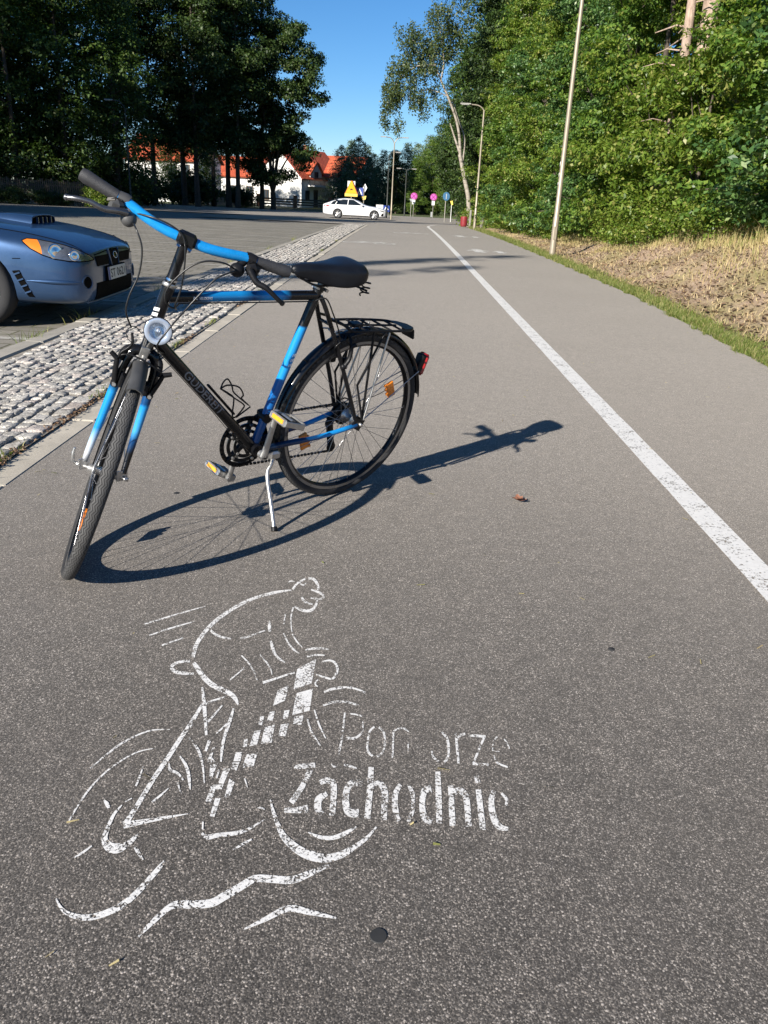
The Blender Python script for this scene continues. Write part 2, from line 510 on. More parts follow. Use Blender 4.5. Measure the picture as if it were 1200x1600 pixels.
M_BED = pbr("joint_sand", (.24, .215, .175), 1.0, var=.5, vscale=14, bmp=.6, bscale=80)
sheet("joint_sand_bed", frange(-2.66, -1.68, 4), frange(-5, 39.8, 60), lambda X, Y: zg(Y) + .0105, M_BED)

# ---- painted lane line on the asphalt
def paint_mat(name, wear=.5, scale=120.0, col=(.74, .72, .68), cracks=0.0):
    m, nt, bs = new_mat(name); co = objco(nt)
    n1 = noise(nt, co, scale, 3, .7); n2 = noise(nt, co, scale * .12, 4, .7)
    s = math_n(nt, 'ADD', math_n(nt, 'MULTIPLY', n1, .75), math_n(nt, 'MULTIPLY', n2, .45))
    a = ramp(nt, s, [(wear - .035, (0, 0, 0)), (wear + .035, (1, 1, 1))])
    if cracks:
        v = node(nt, "ShaderNodeTexVoronoi"); v.feature = 'DISTANCE_TO_EDGE'; v.inputs['Scale'].default_value = 16
        wv = noise(nt, co, 30, 3, .6, 'Color'); mx = mixc(nt, .06, co, wv); lk(nt, mx, v.inputs['Vector'])
        g = ramp(nt, v.outputs['Distance'], [(cracks * .4, (0, 0, 0)), (cracks, (1, 1, 1))])
        a = math_n(nt, 'MULTIPLY', a, g)
    c = ramp(nt, noise(nt, co, 40, 4, .7), [(.3, tuple(x * .86 for x in col)), (.7, col)])
    lk(nt, c, bs.inputs['Base Color']); bs.inputs['Roughness'].default_value = .75
    lk(nt, a, bs.inputs['Alpha'])
    bump(nt, n1, bs, .35, .003)
    return m
M_PAINT = paint_mat("lane_paint", .505, 80)
xw = 1.303; V = []; F = []
yl = np.concatenate([frange(-4, 12, 60), frange(12.5, 41.2, 60)])
for y in yl:
    w = .06 + .0015 * sin(y * 9)
    V += [(xw - w, y, float(zg(y)) + .004), (xw + w, y, float(zg(y)) + .004)]
for k in range(5):          # the short hook at its far end
    t = (k + 1) / 5; y = 41.2 + 7 * t; V += [(xw - .06 + .62 * t * t, y, float(zg(y)) + .004), (xw + .06 + .62 * t * t, y, float(zg(y)) + .004)]
F = [(2 * i, 2 * i + 1, 2 * i + 3, 2 * i + 2) for i in range(len(V) // 2 - 1)]
o = np_mesh("lane_line", V, F, M_PAINT); tag(o, "long white line painted down the asphalt path", "road marking")

# ---- grass and litter
def leafy_mat(name, stops, rough=.55, trans=.35, tcol=None):
    m, nt, bs = new_mat(name)
    geo = node(nt, "ShaderNodeNewGeometry")
    c = ramp(nt, geo.outputs['Random Per Island'], stops)
    lk(nt, c, bs.inputs['Base Color']); bs.inputs['Roughness'].default_value = rough
    bs.inputs['Specular IOR Level'].default_value = .35
    if trans:
        t = node(nt, "ShaderNodeBsdfTranslucent"); mx = node(nt, "ShaderNodeMixShader"); mx.inputs[0].default_value = trans
        tc = mixc(nt, 1.0, c, tcol or (1.5, 1.6, .7), 'MULTIPLY'); lk(nt, tc, t.inputs['Color'])
        out = nt.nodes["Material Output"]
        lk(nt, bs.outputs[0], mx.inputs[1]); lk(nt, t.outputs[0], mx.inputs[2]); lk(nt, mx.outputs[0], out.inputs['Surface'])
    return m
M_GRASS = leafy_mat("green_grass", [(0, (.09, .135, .022)), (.45, (.16, .21, .045)), (.75, (.26, .27, .085)), (1, (.46, .39, .19))])
M_DRY = leafy_mat("dry_grass", [(0, (.21, .25, .06)), (.3, (.46, .40, .17)), (.7, (.62, .52, .27)), (1, (.42, .30, .15))], tcol=(1.2, 1.15, .8))
M_STRAW = leafy_mat("brown_straw", [(0, (.26, .17, .10)), (.35, (.46, .35, .19)), (.8, (.60, .48, .27)), (1, (.34, .33, .12))], .8, .15, (1.1, 1.0, .9))
def blades(name, x, y, z, h, w, mat, rng, lean=.5, parent=None):
    n = len(x); a = rng.uniform(0, 2 * pi, n); la = rng.uniform(0, 2 * pi, n); ln = np.abs(rng.normal(0, lean, n)) * h
    dx, dy = np.cos(a) * w, np.sin(a) * w; lx, ly = np.cos(la) * ln, np.sin(la) * ln
    P = np.zeros((n, 5, 3), np.float32)
    P[:, 0] = np.stack([x - dx, y - dy, z], 1); P[:, 1] = np.stack([x + dx, y + dy, z], 1)
    P[:, 2] = np.stack([x + dx * .7 + lx * .35, y + dy * .7 + ly * .35, z + h * .6], 1)
    P[:, 3] = np.stack([x - dx * .7 + lx * .35, y - dy * .7 + ly * .35, z + h * .6], 1)
    P[:, 4] = np.stack([x + lx, y + ly, z + h], 1)
    b = np.arange(n)[:, None] * 5
    F3 = np.concatenate([b + [[0, 1, 2]], b + [[0, 2, 3]], b + [[3, 2, 4]]])
    return np_mesh(name, P.reshape(-1, 3), F3, mat, parent)
rg = np.random.default_rng(21)
n = 52000; y = 5.0 + (rg.uniform(0, 1, n) ** 2.0) * 40; e = right_edge(y)
x = e - .03 - .05 * (np.sin(y * 5.3) + np.sin(y * 13.1) > .8) + np.abs(rg.normal(0, .19, n)); x = np.where(x > e + .6, e + rg.uniform(0, .35, n), x)
keep = (np.sin(y * 4.1) + np.sin(y * 9.7 + x * 8) + rg.normal(0, .9, n)) > -.6
x, y = x[keep], y[keep]; z = zg(y) + bank(x, y) - .015
sc_ = 1 + y * .03
tag(blades("verge_grass", x, y, z, rg.uniform(.025, .07, len(x)) * sc_, .0028 * sc_, M_GRASS, rg, .8), "short green grass along the right edge of the path", "grass", kind='stuff')
n = 26000; y = 8.0 + (rg.uniform(0, 1, n) ** 1.5) * 24; x = right_edge(y) + rg.uniform(1.1, 4.2, n)
dn = np.sin(x * 2.1 + 1) * np.sin(y * .9) + .5 * np.sin(y * 2.7 + x) + smooth((x - right_edge(y) - 1.0) / 1.4) * 2.2 - 1.4
keep = dn + rg.normal(0, .35, n) > 0
x, y = x[keep], y[keep]; z = zg(y) + bank(x, y) - .02
tag(blades("dry_grass", x, y, z, rg.uniform(.06, .15, len(x)) * (1 + 2.3 * smooth((x - right_edge(y) - 1.8) / 1.0)), .0024 + .00014 * y, M_DRY, rg, .35), "tall straw coloured dry grass on the right bank below the hedge", "dry grass", kind='stuff')
n = 9000; y = 7 + (rg.uniform(0, 1, n) ** 1.4) * 34; x = right_edge(y) + rg.uniform(.35, 3.0, n); z = zg(y) + bank(x, y) - .01
tag(blades("straw_litter", x, y, z, rg.uniform(.03, .09, n), .003 + .00018 * y, M_STRAW, rg, 1.6), "scattered straw and dead stalks on the bare earth of the bank", "litter", kind='stuff')
# earth clods and dead leaves on the bank
M_CLOD = leafy_mat("dead_leaves_and_clods", [(0, (.05, .03, .017)), (.4, (.13, .075, .042)), (.75, (.24, .15, .09)), (1, (.36, .26, .16))], .9, 0)
n = 9000; y = 6.5 + (rg.uniform(0, 1, n) ** 1.5) * 26; x = right_edge(y) + .3 + rg.uniform(0, 1, n) * 2.4; z = zg(y) + bank(x, y)
a = rg.uniform(0, 2 * pi, n); s = rg.uniform(.008, .03, n); up = rg.uniform(.004, .03, n)
P = np.zeros((n, 4, 3)); 
for k in range(4):
    P[:, k, 0] = x + np.cos(a + k * pi / 2) * s * (1 if k % 2 else 1.5); P[:, k, 1] = y + np.sin(a + k * pi / 2) * s * (1 if k % 2 else 1.5)
    P[:, k, 2] = z + up * rg.uniform(0, 1.4, n) - .005
tag(np_mesh("bank_litter", P.reshape(-1, 3), np.arange(n * 4).reshape(-1, 4), M_CLOD), "brown dead leaves and clods on the bare bank", "leaf litter", kind='stuff')
# small weeds along the kerb and in the joints
n = 900; y = rg.choice([3.0, 3.25, 4.6, 6.2, 7.4, 9.8, 14.0, 18, 22], n) + rg.normal(0, .12, n); x = np.where(rg.uniform(0, 1, n) < .6, -1.70 + rg.normal(0, .012, n), -2.82 + rg.normal(0, .03, n)); x = np.where((y < 9) & (y > 5.8) & (x < -2), -2.84 + rg.normal(0, .03, n), x)
z = zg(y) - np.where(x < -2, .045, -.0)
tag(blades("joint_weeds", x, y, z, rg.uniform(.02, .06, n) * np.where(x < -2, 2.6, 1.0), .0030, M_GRASS, rg, .7), "small grass weeds growing in the joints beside the setts", "weeds", kind='stuff')
n = 1500; y = rg.choice([3.02, 3.25, 4.0, 4.35, 5.1, 6.4, 8.8, 12.0], n) + rg.normal(0, .16, n); x = -1.692 + rg.normal(0, .02, n); z = zg(y) + .012
a = rg.uniform(0, 2 * pi, n); s = rg.uniform(.003, .011, n); P = np.zeros((n, 4, 3))
for k in range(4):
    P[:, k, 0] = x + np.cos(a + k * pi / 2) * s; P[:, k, 1] = y + np.sin(a + k * pi / 2) * s * .6; P[:, k, 2] = z + rg.uniform(0, .012, n)
tag(np_mesh("joint_debris", P.reshape(-1, 3), np.arange(n * 4).reshape(-1, 4), M_CLOD), "dry brown debris caught in the joint beside the setts", "debris", kind='stuff')
n = 420; y = .9 + rg.uniform(0, 1, n) ** 1.6 * 16; x = np.where(rg.uniform(0, 1, n) < .45, rg.uniform(-1.5, 3.2, n), np.where(rg.uniform(0, 1, n) < .5, -1.52 + np.abs(rg.normal(0, .12, n)), right_edge(y) - np.abs(rg.normal(0, .22, n))))
a = rg.uniform(0, 2 * pi, n); L = rg.uniform(.004, .016, n); w = rg.uniform(.0008, .0022, n); P = np.zeros((n, 4, 3))
for k, (su, sv) in enumerate(((-1, -1), (1, -1), (1, 1), (-1, 1))):
    P[:, k, 0] = x + np.cos(a) * L * su - np.sin(a) * w * sv; P[:, k, 1] = y + np.sin(a) * L * su + np.cos(a) * w * sv; P[:, k, 2] = zg(y) + .003 + (.004 if su > 0 else 0) * rg.uniform(0, 1, n)
tag(np_mesh("path_litter", P.reshape(-1, 3), np.arange(n * 4).reshape(-1, 4), M_DRY), "tiny bits of straw and twig scattered over the asphalt", "litter", kind='stuff')
# ================================================================== VEGETATION
M_LEAF = leafy_mat("hornbeam_leaves", [(0, (0.039, 0.091, 0.016)), (.35, (0.085, 0.161, 0.027)), (.7, (0.137, 0.222, 0.037)), (.93, (0.213, 0.287, 0.055)), (1, (0.317, 0.305, 0.098))], .4, .34)
M_LEAF_Y = leafy_mat("yellow_green_leaves", [(0, (0.061, 0.116, 0.016)), (.4, (0.128, 0.201, 0.027)), (.8, (0.201, 0.262, 0.044)), (1, (0.317, 0.305, 0.098))], .4, .36)
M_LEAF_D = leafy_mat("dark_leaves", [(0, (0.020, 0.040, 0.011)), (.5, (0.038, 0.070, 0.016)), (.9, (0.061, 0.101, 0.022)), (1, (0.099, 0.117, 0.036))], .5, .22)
M_LEAF_B = leafy_mat("birch_leaves", [(0, (.045, .075, .022)), (.5, (.085, .12, .04)), (1, (.15, .175, .075))], .45, .3)
M_NEEDLE = leafy_mat("conifer_needles", [(0, (0.052, 0.086, 0.041)), (.5, (0.098, 0.144, 0.063)), (.9, (0.155, 0.201, 0.086)), (1, (0.218, 0.230, 0.115))], .7, .12)
M_LEAF_C = leafy_mat("cool_green_leaves", [(0, (0.029, 0.075, 0.023)), (.4, (0.065, 0.137, 0.039)), (.85, (0.130, 0.221, 0.065)), (1, (0.234, 0.299, 0.117))], .38, .3)
def bark_mat(name, lo, hi, sc=3, zs=.25):
    m, nt, bs = new_mat(name); co = objco(nt)
    mp = node(nt, "ShaderNodeMapping"); mp.inputs['Scale'].default_value = (1, 1, zs); lk(nt, co, mp.inputs[0])
    f = noise(nt, mp.outputs[0], sc * 6, 6, .7); g = noise(nt, co, sc * .5, 3, .5)
    c = ramp(nt, f, [(.3, lo), (.7, hi)]); c = mixc(nt, .5, c, ramp(nt, g, [(.3, (.6, .6, .6)), (.7, (1.3, 1.25, 1.2))]), 'MULTIPLY')
    lk(nt, c, bs.inputs['Base Color']); bs.inputs['Roughness'].default_value = .9
    bump(nt, f, bs, .8, .03); return m
M_BARK = bark_mat("grey_brown_bark", (.035, .027, .02), (.13, .105, .08))
M_PINE = bark_mat("orange_pine_bark", (.24, .17, .13), (.56, .43, .34))
def birch_mat():
    m, nt, bs = new_mat("birch_bark"); co = objco(nt)
    mp = node(nt, "ShaderNodeMapping"); mp.inputs['Scale'].default_value = (1, 1, 3.5); lk(nt, co, mp.inputs[0])
    f = noise(nt, mp.outputs[0], 2.2, 5, .75)
    c = ramp(nt, f, [(.34, (.06, .05, .045)), (.45, (.30, .26, .21)), (.75, (.46, .42, .36))])
    lk(nt, c, bs.inputs['Base Color']); bs.inputs['Roughness'].default_value = .8; return m
M_BIRCH = birch_mat()

def leaves(C, R, per, leaf, rng, flat=.5, up=.7, out=None, aspect=.55, droop=.25):
    """C: cluster centres (n,3), R: cluster radius; out: outward directions. Returns V (4 per leaf), F"""
    n = len(C); N = n * per
    c = np.repeat(C, per, 0)
    d = rng.normal(0, 1, (N, 3)); d /= np.linalg.norm(d, axis=1)[:, None]
    r = rng.uniform(0, 1, N) ** .5
    off = d * r[:, None] * np.repeat(np.broadcast_to(R, n), per)[:, None]; off[:, 2] *= flat
    off[:, 2] -= droop * np.hypot(off[:, 0], off[:, 1]) * r
    p = c + off
    nr = rng.normal(0, .55, (N, 3)); nr[:, 2] += up
    if out is not None: nr += np.repeat(out, per, 0) * .75
    nr /= np.linalg.norm(nr, axis=1)[:, None]
    t = rng.normal(0, 1, (N, 3)) + off / (np.linalg.norm(off, axis=1)[:, None] + 1e-6) * .8
    t -= nr * np.sum(t * nr, 1)[:, None]; t /= np.linalg.norm(t, axis=1)[:, None]
    b = np.cross(nr, t); s = leaf * rng.uniform(.6, 1.3, N)[:, None]
    fold = nr * s * .12
    V = np.stack([p - t * s * .5, p + b * s * aspect * .5 + fold - t * s * .05, p + t * s * .5 - nr * s * .08, p - b * s * aspect * .5 + fold - t * s * .05], 1)
    return V.reshape(-1, 3), np.arange(N * 4).reshape(-1, 4)

def blob_clusters(blobs, n, rng, inner=.55):
    B = np.array(blobs); w = (B[:, 3] * B[:, 4]) ** 1.0; w /= w.sum()
    k = rng.choice(len(B), n, p=w); b = B[k]
    d = rng.normal(0, 1, (n, 3)); d /= np.linalg.norm(d, axis=1)[:, None]
    r = rng.uniform(inner ** 3, 1, n) ** (1 / 3)
    p = b[:, :3] + d * r[:, None] * np.stack([b[:, 3], b[:, 3], b[:, 4]], 1)
    return p, d

def limb_set(mb, blobs, base, r0, rng, top=None, nl=12):
    """trunk plus limbs that reach into the blobs"""
    B = np.array(blobs); hi = top or B[:, 2].max()
    pts = [Vector((0, 0, -.3))]; x = y = 0
    for i in range(1, 9):
        x += rng.normal(0, .02) * hi / 8; y += rng.normal(0, .02) * hi / 8
        pts.append(Vector((x, y, hi * i / 8)))
    mb.tube(pts, [r0 * (1.25 if i == 0 else 1 - .85 * i / 8) for i in range(9)], 9)
    for b in B[rng.permutation(len(B))[:nl]]:
        t = np.clip((b[2] - rng.uniform(.6, 2.2)) / hi, .08, .9); i = int(t * 8); a = pts[i].lerp(pts[min(i + 1, 8)], t * 8 - i)
        e = Vector(b[:3]); m = a.lerp(e, .5) + Vector((rng.normal(0, .1), rng.normal(0, .1), .12 * (e - a).length))
        rr = r0 * (1 - .8 * t) * .45
        mb.tube(spline([a, m, e], 3), [rr * (1 - .75 * k / 6) for k in range(7)], 6)

def make_tree(name, label, cat, group, blobs, ncl, per, leaf, R, mat, rng, trunk_r, bark, flat=.5, inner=.55, nl=12, top=None, up=.7, droop=.25, aspect=.55):
    t = empty(name); tag(t, label, cat, group)
    mb = MB(); limb_set(mb, blobs, 0, trunk_r, rng, top, nl); mb.build('trunk', bark, t)
    C, D = blob_clusters(blobs, ncl, rng, inner)
    m = C[:, 2] > .12; C, D = C[m], D[m]
    V, F = leaves(C, R, per, leaf, rng, flat, up, D, aspect, droop)
    np_mesh('crown', V, F, mat, t)
    return t
def place(src, x, y, rz, s, label, used=set(), sz=None, z=None):
    o = src if src.name not in used else copy_tree(src)
    if o is src: used.add(src.name)
    o.location = (x, y, ground_z(x, y) - .06 if z is None else z); o.rotation_euler = (0, 0, rz); o.scale = (s, s, sz or s)
    o['label'] = label
    return o

# ---- right hand side: the hornbeam hedge
def hedge_blobs(rng, h, r, n):
    out = []
    for i in range(n):
        z = h * (i + .5) / n; k = r * (1.0 if z < h * .55 else 1.0 - .75 * (z / h - .55) / .45)
        for j in range(4):
            a = rng.uniform(0, 2 * pi); q = rng.uniform(.25, 1.0) * k
            out.append((q * cos(a), q * sin(a), max(.7, z + rng.normal(0, .3)), rng.uniform(.30, .62) * k * .75 + .22, rng.uniform(.30, .55)))
    return out
GH = 'hedge trees along the right of the path'
hp = []
for k in range(3):
    rg = np.random.default_rng(100 + k)
    hp.append(make_tree('hornbeam_tree', 'x', 'tree', GH, hedge_blobs(rg, 8.6 + .8 * k, 1.75, 13), 1250, 32, .105, .24, (M_LEAF, M_LEAF_Y, M_LEAF_C)[k], rg, .10, M_BARK, .42, .62, 14))
rr = random.Random(3)
rg = np.random.default_rng(117)
hlow = make_tree('hornbeam_tree', 'x', 'tree', GH, hedge_blobs(rg, 3.5, 1.75, 6), 620, 32, .105, .24, M_LEAF_Y, rg, .06, M_BARK, .42, .62, 8)
hx = [9.4, 11.5, 13.4, 15.3, 17.1, 19.2, 21.2, 23.2, 25.3, 27.4, 29.6, 31.8, 34.0, 36.4, 38.8, 41.4, 44.2]
ordn = ['first', 'second', 'third', 'fourth', 'fifth', 'sixth', 'seventh', 'eighth', 'ninth', 'tenth', 'eleventh', 'twelfth', 'thirteenth', 'fourteenth', 'fifteenth', 'sixteenth', 'seventeenth', 'eighteenth', 'nineteenth', 'twentieth']
for i, y in enumerate(hx):
    x = float(np.interp(y, [9, 14, 20, 28, 36, 46], [7.0, 6.95, 6.6, 6.25, 5.8, 5.6])) + rr.uniform(-.25, .25)
    kd = (0, 1, 2, 0, 1, 0, 1, 1, 0, 2, 0, 2, 1, 0, 2, 0, 1)[i]
    place(hlow if i in (4, 5, 6) else hp[kd], x - (.25 if i in (5, 6) else 0), y, rr.uniform(0, 6.28), rr.uniform(.92, 1.1), '%s hornbeam in the front row of the right hedge, counted from the near end' % ordn[i], sz=rr.uniform(.9, 1.15) * (1.1 if i in (5, 6) else 1))
for i, y in enumerate([11, 14.2, 17.8, 21.5, 25, 28.6, 32.5, 36.5, 40.5, 45]):
    x = float(np.interp(y, [9, 20, 46], [10.6, 10.0, 9.0])) + rr.uniform(-.4, .4)
    place(hp[(i * 2 + 1) % 3], x, y, rr.uniform(0, 6.28), rr.uniform(1.3, 1.5), 'tall hornbeam behind the right hedge, %s of the back row from the near end' % ordn[i])
# low shrubs at the foot of the hedge
rg = np.random.default_rng(140)
sb = make_tree('bramble_shrub', 'x', 'shrub', 'low shrubs at the foot of the hedge', [(rg.uniform(-.6, .6), rg.uniform(-.6, .6), rg.uniform(.15, .5), .45, .35) for _ in range(9)], 150, 24, .065, .22, M_LEAF_Y, rg, .02, M_BARK, .5, .3, 6)
for i, (x, y, s) in enumerate([(6.3, 12.6, .8), (6.35, 14.6, .95), (6.1, 16.2, 1.1), (5.95, 18.0, 1.25), (5.7, 19.6, 1.1), (5.8, 21.4, .9), (5.4, 30.5, .9), (5.0, 33.5, 1.0), (4.9, 36.5, .9)]):
    place(sb, x, y, i * 1.3, s, 'low bramble shrub at the hedge foot, %s from the near end' % ordn[i])
place(sb, 4.55, 47.6, 1.0, 1.9, 'leafy shrub hiding the foot of the leaning birch')
place(sb, 5.0, 44.4, 2.0, 1.5, 'leafy shrub beside the red bin at the hedge end')
# pines standing behind the hedge: bare orange trunks
def make_pine(h=19, r=.19, seed=3):
    rng = np.random.default_rng(seed); t = empty('pine_tree'); tag(t, 'x', 'tree', 'pines behind the right hedge')
    mb = MB(); P = [Vector((.08 * sin(i * 1.1), .06 * cos(i * .9), -.4 + h * i / 12)) for i in range(13)]
    mb.tube(P, [r * (1 - .55 * i / 12) for i in range(13)], 12)
    for k in range(9):
        z = rng.uniform(3.6, 8); a = rng.uniform(0, 6.28); L = rng.uniform(.4, 1.5)
        mb.tube([(0, 0, z), (cos(a) * L * .6, sin(a) * L * .6, z + .08), (cos(a) * L, sin(a) * L, z - .05)], [.03, .02, .008], 6)
    mb.build('trunk', M_PINE, t)
    bl = [(rng.normal(0, 1.1), rng.normal(0, 1.1), rng.uniform(10.5, h), 1.2, .7) for _ in range(16)]
    C, D = blob_clusters(bl, 420, rng, .4); V, F = leaves(C, .4, 22, .22, rng, .6, .6, D, .12)
    np_mesh('crown', V, F, M_NEEDLE, t); return t
pn = make_pine()
place(pn, 6.72, 21.1, .4, 1.15, 'stout pine with a bare orange trunk rising out of the hedge at the right')
place(pn, 6.2, 20.9, 2.0, .68, 'thin pine trunk just left of the stout orange pine')
place(pn, 8.9, 24.5, 4.2, 1.0, 'pine behind the back row of the right hedge')

# ---- the leaning birch
def make_birch():
    t = empty('birch_tree', (3.9, 50, ground_z(3.9, 50) - .1)); tag(t, 'white barked birch leaning left over the path with hanging leafy twigs', 'tree')
    rng = np.random.default_rng(8); mb = MB()
    L = lambda *a: [Vector((x - 3.9, dy, z + .27)) for x, dy, z in a]
    br = [(L((3.95, 0, -.3), (3.82, 0, 1.3), (3.5, 0, 2.4), (3.12, .1, 3.7)), .14, .105),
          (L((3.15, .1, 3.7), (2.75, .2, 4.6), (2.45, .3, 5.3)), .075, .03),
          (L((3.15, .1, 3.7), (3.02, 0, 4.6), (2.75, -.1, 5.5), (2.2, -.2, 6.6), (1.75, -.2, 7.4), (1.4, -.2, 8.1)), .09, .04),
          (L((3.3, .1, 3.2), (3.35, .4, 4.5), (2.95, .5, 5.5), (2.5, .6, 6.5)), .07, .03),
          (L((1.75, -.2, 7.4), (1.85, -.1, 8.3), (1.6, 0, 9.6), (1.2, .1, 11)), .045, .015),
          (L((1.4, -.2, 8.1), (.7, -.2, 8.9), (0, -.1, 9.3)), .04, .012),
          (L((1.4, -.2, 8.1), (.4, -.3, 8.0), (-.5, -.2, 7.4), (-1.0, -.2, 6.4)), .035, .01),
          (L((2.2, -.2, 6.6), (1.2, 0, 6.9), (.2, 0, 6.6), (-.6, .1, 5.7)), .03, .01)]
    for p, a, b in br:
        q = spline(p, 4); n = len(q); mb.tube(q, [a + (b - a) * i / (n - 1) for i in range(n)], 9)
    mb.build('trunk', M_BIRCH, t)
    bl = [(-.1, 0, 9.4, .9, .7), (.6, .1, 9.0, 1.0, .8), (-.6, 0, 7.9, .8, .7), (.4, 0, 7.9, 1.1, .8), (1.3, .2, 8.6, .8, .9), (-.9, 0, 6.6, .6, .7), (-1.1, 0, 5.6, .42, .8), (-.4, 0, 6.9, .8, .6), (.5, .1, 6.6, .8, .7), (-.5, 0, 5.1, .25, .6), (.9, 0, 5.9, .45, .6), (1.4, 0, 10.3, .7, 1.0), (2.1, .3, 9.4, .7, 1.0), (1.5, 0, 7.0, .6, .6), (2.6, .4, 10.6, .8, 1.2)]
    bl = [(x - 3.9, y, z + .27, a, b) for x, y, z, a, b in bl]
    C, D = blob_clusters(bl, 640, rng, .25)
    V, F = leaves(C, .28, 26, .12, rng, 1.5, .2, None, .65, .5)
    np_mesh('crown', V, F, M_LEAF_B, t)
make_birch()

# ---- taller broad trees continuing the wood on the right, beyond the hedge
def broad_blobs(rng, z0, z1, r, n):
    out = []
    for i in range(n):
        f = (i + .5) / n; z = z0 + (z1 - z0) * f; k = r * (sin(pi * (.16 + .76 * f)) ** .7)
        a = rng.uniform(0, 2 * pi); q = rng.uniform(.25, .8) * k
        out.append((q * cos(a), q * sin(a), z, rng.uniform(.3, .5) * r, rng.uniform(.22, .36) * r))
    return out
rg = np.random.default_rng(210)
bt = make_tree('broadleaf_tree', 'x', 'tree', 'broad trees of the wood beyond the hedge', broad_blobs(rg, .9, 13.5, 3.0, 34), 1500, 20, .17, .5, M_LEAF, rg, .2, M_BARK, .4, .6, 14)
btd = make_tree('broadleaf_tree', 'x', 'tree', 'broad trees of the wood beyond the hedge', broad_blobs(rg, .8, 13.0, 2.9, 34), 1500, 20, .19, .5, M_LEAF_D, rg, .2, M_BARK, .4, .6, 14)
for i, (x, y, s, d) in enumerate([(7.1, 47.5, .95, 0), (5.6, 52.5, .86, 1), (7.6, 55.5, 1.0, 1), (6.1, 59.5, .92, 1), (8.2, 63, 1.0, 0), (6.7, 68, .95, 1), (9.0, 74, 1.0, 1), (11, 52, 1.2, 0), (11.5, 60, 1.2, 1), (12, 69, 1.2, 0), (6.3, 63.5, 1.22, 1), (6.4, 73.5, 1.25, 1), (7.0, 81, 1.2, 0), (6.0, 94, 1.1, 1)]):
    place((bt, btd)[d], x, y, i * 2.1, s, '%s broad tree of the wood beyond the birch, counted away from the path lamp' % ordn[i])

# ---- conifers closing the view straight ahead
def make_conifer(seed, h=8.6, w=2.0, mat=M_NEEDLE):
    w *= 1.5; rng = np.random.default_rng(seed); t = empty('conifer_tree'); tag(t, 'x', 'tree', 'conifers closing the end of the road')
    mb = MB(); mb.tube([(0, 0, -.3), (.03, .02, h * .5), (0, 0, h)], [.15, .09, .015], 8)
    C = []; D = []
    for z in np.arange(.6, h, .24):
        k = w * (1 - z / h) ** .62 * (1 + .18 * sin(z * 4.3)) + .15; m = int(6 + 11 * k)
        for j in range(m):
            a = rng.uniform(0, 2 * pi); q = k * rng.uniform(.35, 1.12)
            C.append((q * cos(a), q * sin(a), z - .18 * q + rng.normal(0, .12))); D.append((cos(a), sin(a), .2))
            if j % 4 == 0 and z < h * .9: mb.tube([(0, 0, z), C[-1]], [.02, .006], 4, False)
    mb.build('trunk', M_BARK, t)
    V, F = leaves(np.array(C), .36, 11, .26, rng, .55, .5, np.array(D), .26, .3)
    np_mesh('crown', V, F, mat, t); return t
cf = [make_conifer(31), make_conifer(32, 9, 1.8)]
# two pines with loose crowns and orange trunks stand among them
cl = [(-7.9, 108, .86), (-6.9, 112, .93), (-5.8, 107, .98), (-4.8, 110, .86), (-3.9, 112, .80), (-2.6, 108, .80), (-1.2, 111, .74), (.3, 107, .90), (1.6, 109, .95), (2.9, 106, 1.0), (4.4, 108, 1.12), (5.6, 105, 1.2), (7.2, 107, 1.3), (8.8, 104, 1.35), (-3.2, 104, .6), (-.2, 103, .62), (1.1, 102, .55), (6.6, 99, 1.1), (10.6, 102, 1.4)]
for i, (x, y, s) in enumerate(cl):
    place(cf[i % 2], x, y, i * 1.7, s, '%s conifer of the far group at the road end' % ordn[i], sz=s)
rg = np.random.default_rng(77)
for i, (x, y, s) in enumerate([(3.4, 100, .60), (-.8, 99, .5), (5.4, 96, .62), (7.4, 92, .7), (1.5, 98, .45), (6.9, 84, .75)]):
    place((bt, btd)[i % 2], x, y, i * 1.1, s, 'bushy broadleaf tree in front of the far conifers, %s in order of planting' % ordn[i])

# ---- left: dark tall trees in front of the houses
GL = 'tall dark trees left of the road'
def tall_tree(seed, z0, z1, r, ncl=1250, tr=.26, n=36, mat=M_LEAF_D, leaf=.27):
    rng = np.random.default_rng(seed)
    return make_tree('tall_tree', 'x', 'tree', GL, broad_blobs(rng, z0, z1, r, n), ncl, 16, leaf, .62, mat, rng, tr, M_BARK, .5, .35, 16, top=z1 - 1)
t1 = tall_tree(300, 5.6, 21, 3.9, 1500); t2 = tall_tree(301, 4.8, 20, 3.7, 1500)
M_LEAF_M = leafy_mat("mid_dark_leaves", [(0, (.022, .048, .010)), (.5, (.046, .088, .016)), (.9, (.080, .13, .024)), (1, (.13, .15, .04))], .5, .26)
t3 = tall_tree(302, 1.3, 17, 3.9, 1300, .24, 52, M_LEAF_M, .24)
for i, (x, y, rz, s, k) in enumerate([(-25.9, 78, 0, 1.0, 0), (-23.6, 81, 1.3, 1.02, 1), (-21.5, 84, 2.1, 1.08, 0), (-19.4, 80.5, 3.3, .98, 1), (-17.6, 86, 4.0, 1.04, 0), (-16.2, 83.5, 5.2, .95, 1), (-14.5, 87.5, .7, .92, 0), (-20.0, 90, 4.4, .95, 0)]):
    place((t1, t2)[k], x, y, rz, s, 'tall dark bare trunked tree left of the road, %s in its group' % ordn[i])
for i, (x, y, rz, s) in enumerate([(-30.5, 61.5, 0, 1.05), (-27.2, 60, 1.9, .95), (-24.6, 62.5, 3.4, 1.02), (-22.0, 66, 5.0, .9), (-34, 64, 2.4, 1.1), (-38, 62, .9, 1.1), (-28.5, 67, 1.2, 1.12), (-25.5, 68.5, 4.1, 1.1), (-32, 69, 5.2, 1.15), (-25.2, 93, 3.1, .58), (-21.6, 94, 5.6, .52)]):
    place(t3, x, y, rz, s, 'bushy tree leafy to the ground behind the left fence, %s of its row' % ordn[i])
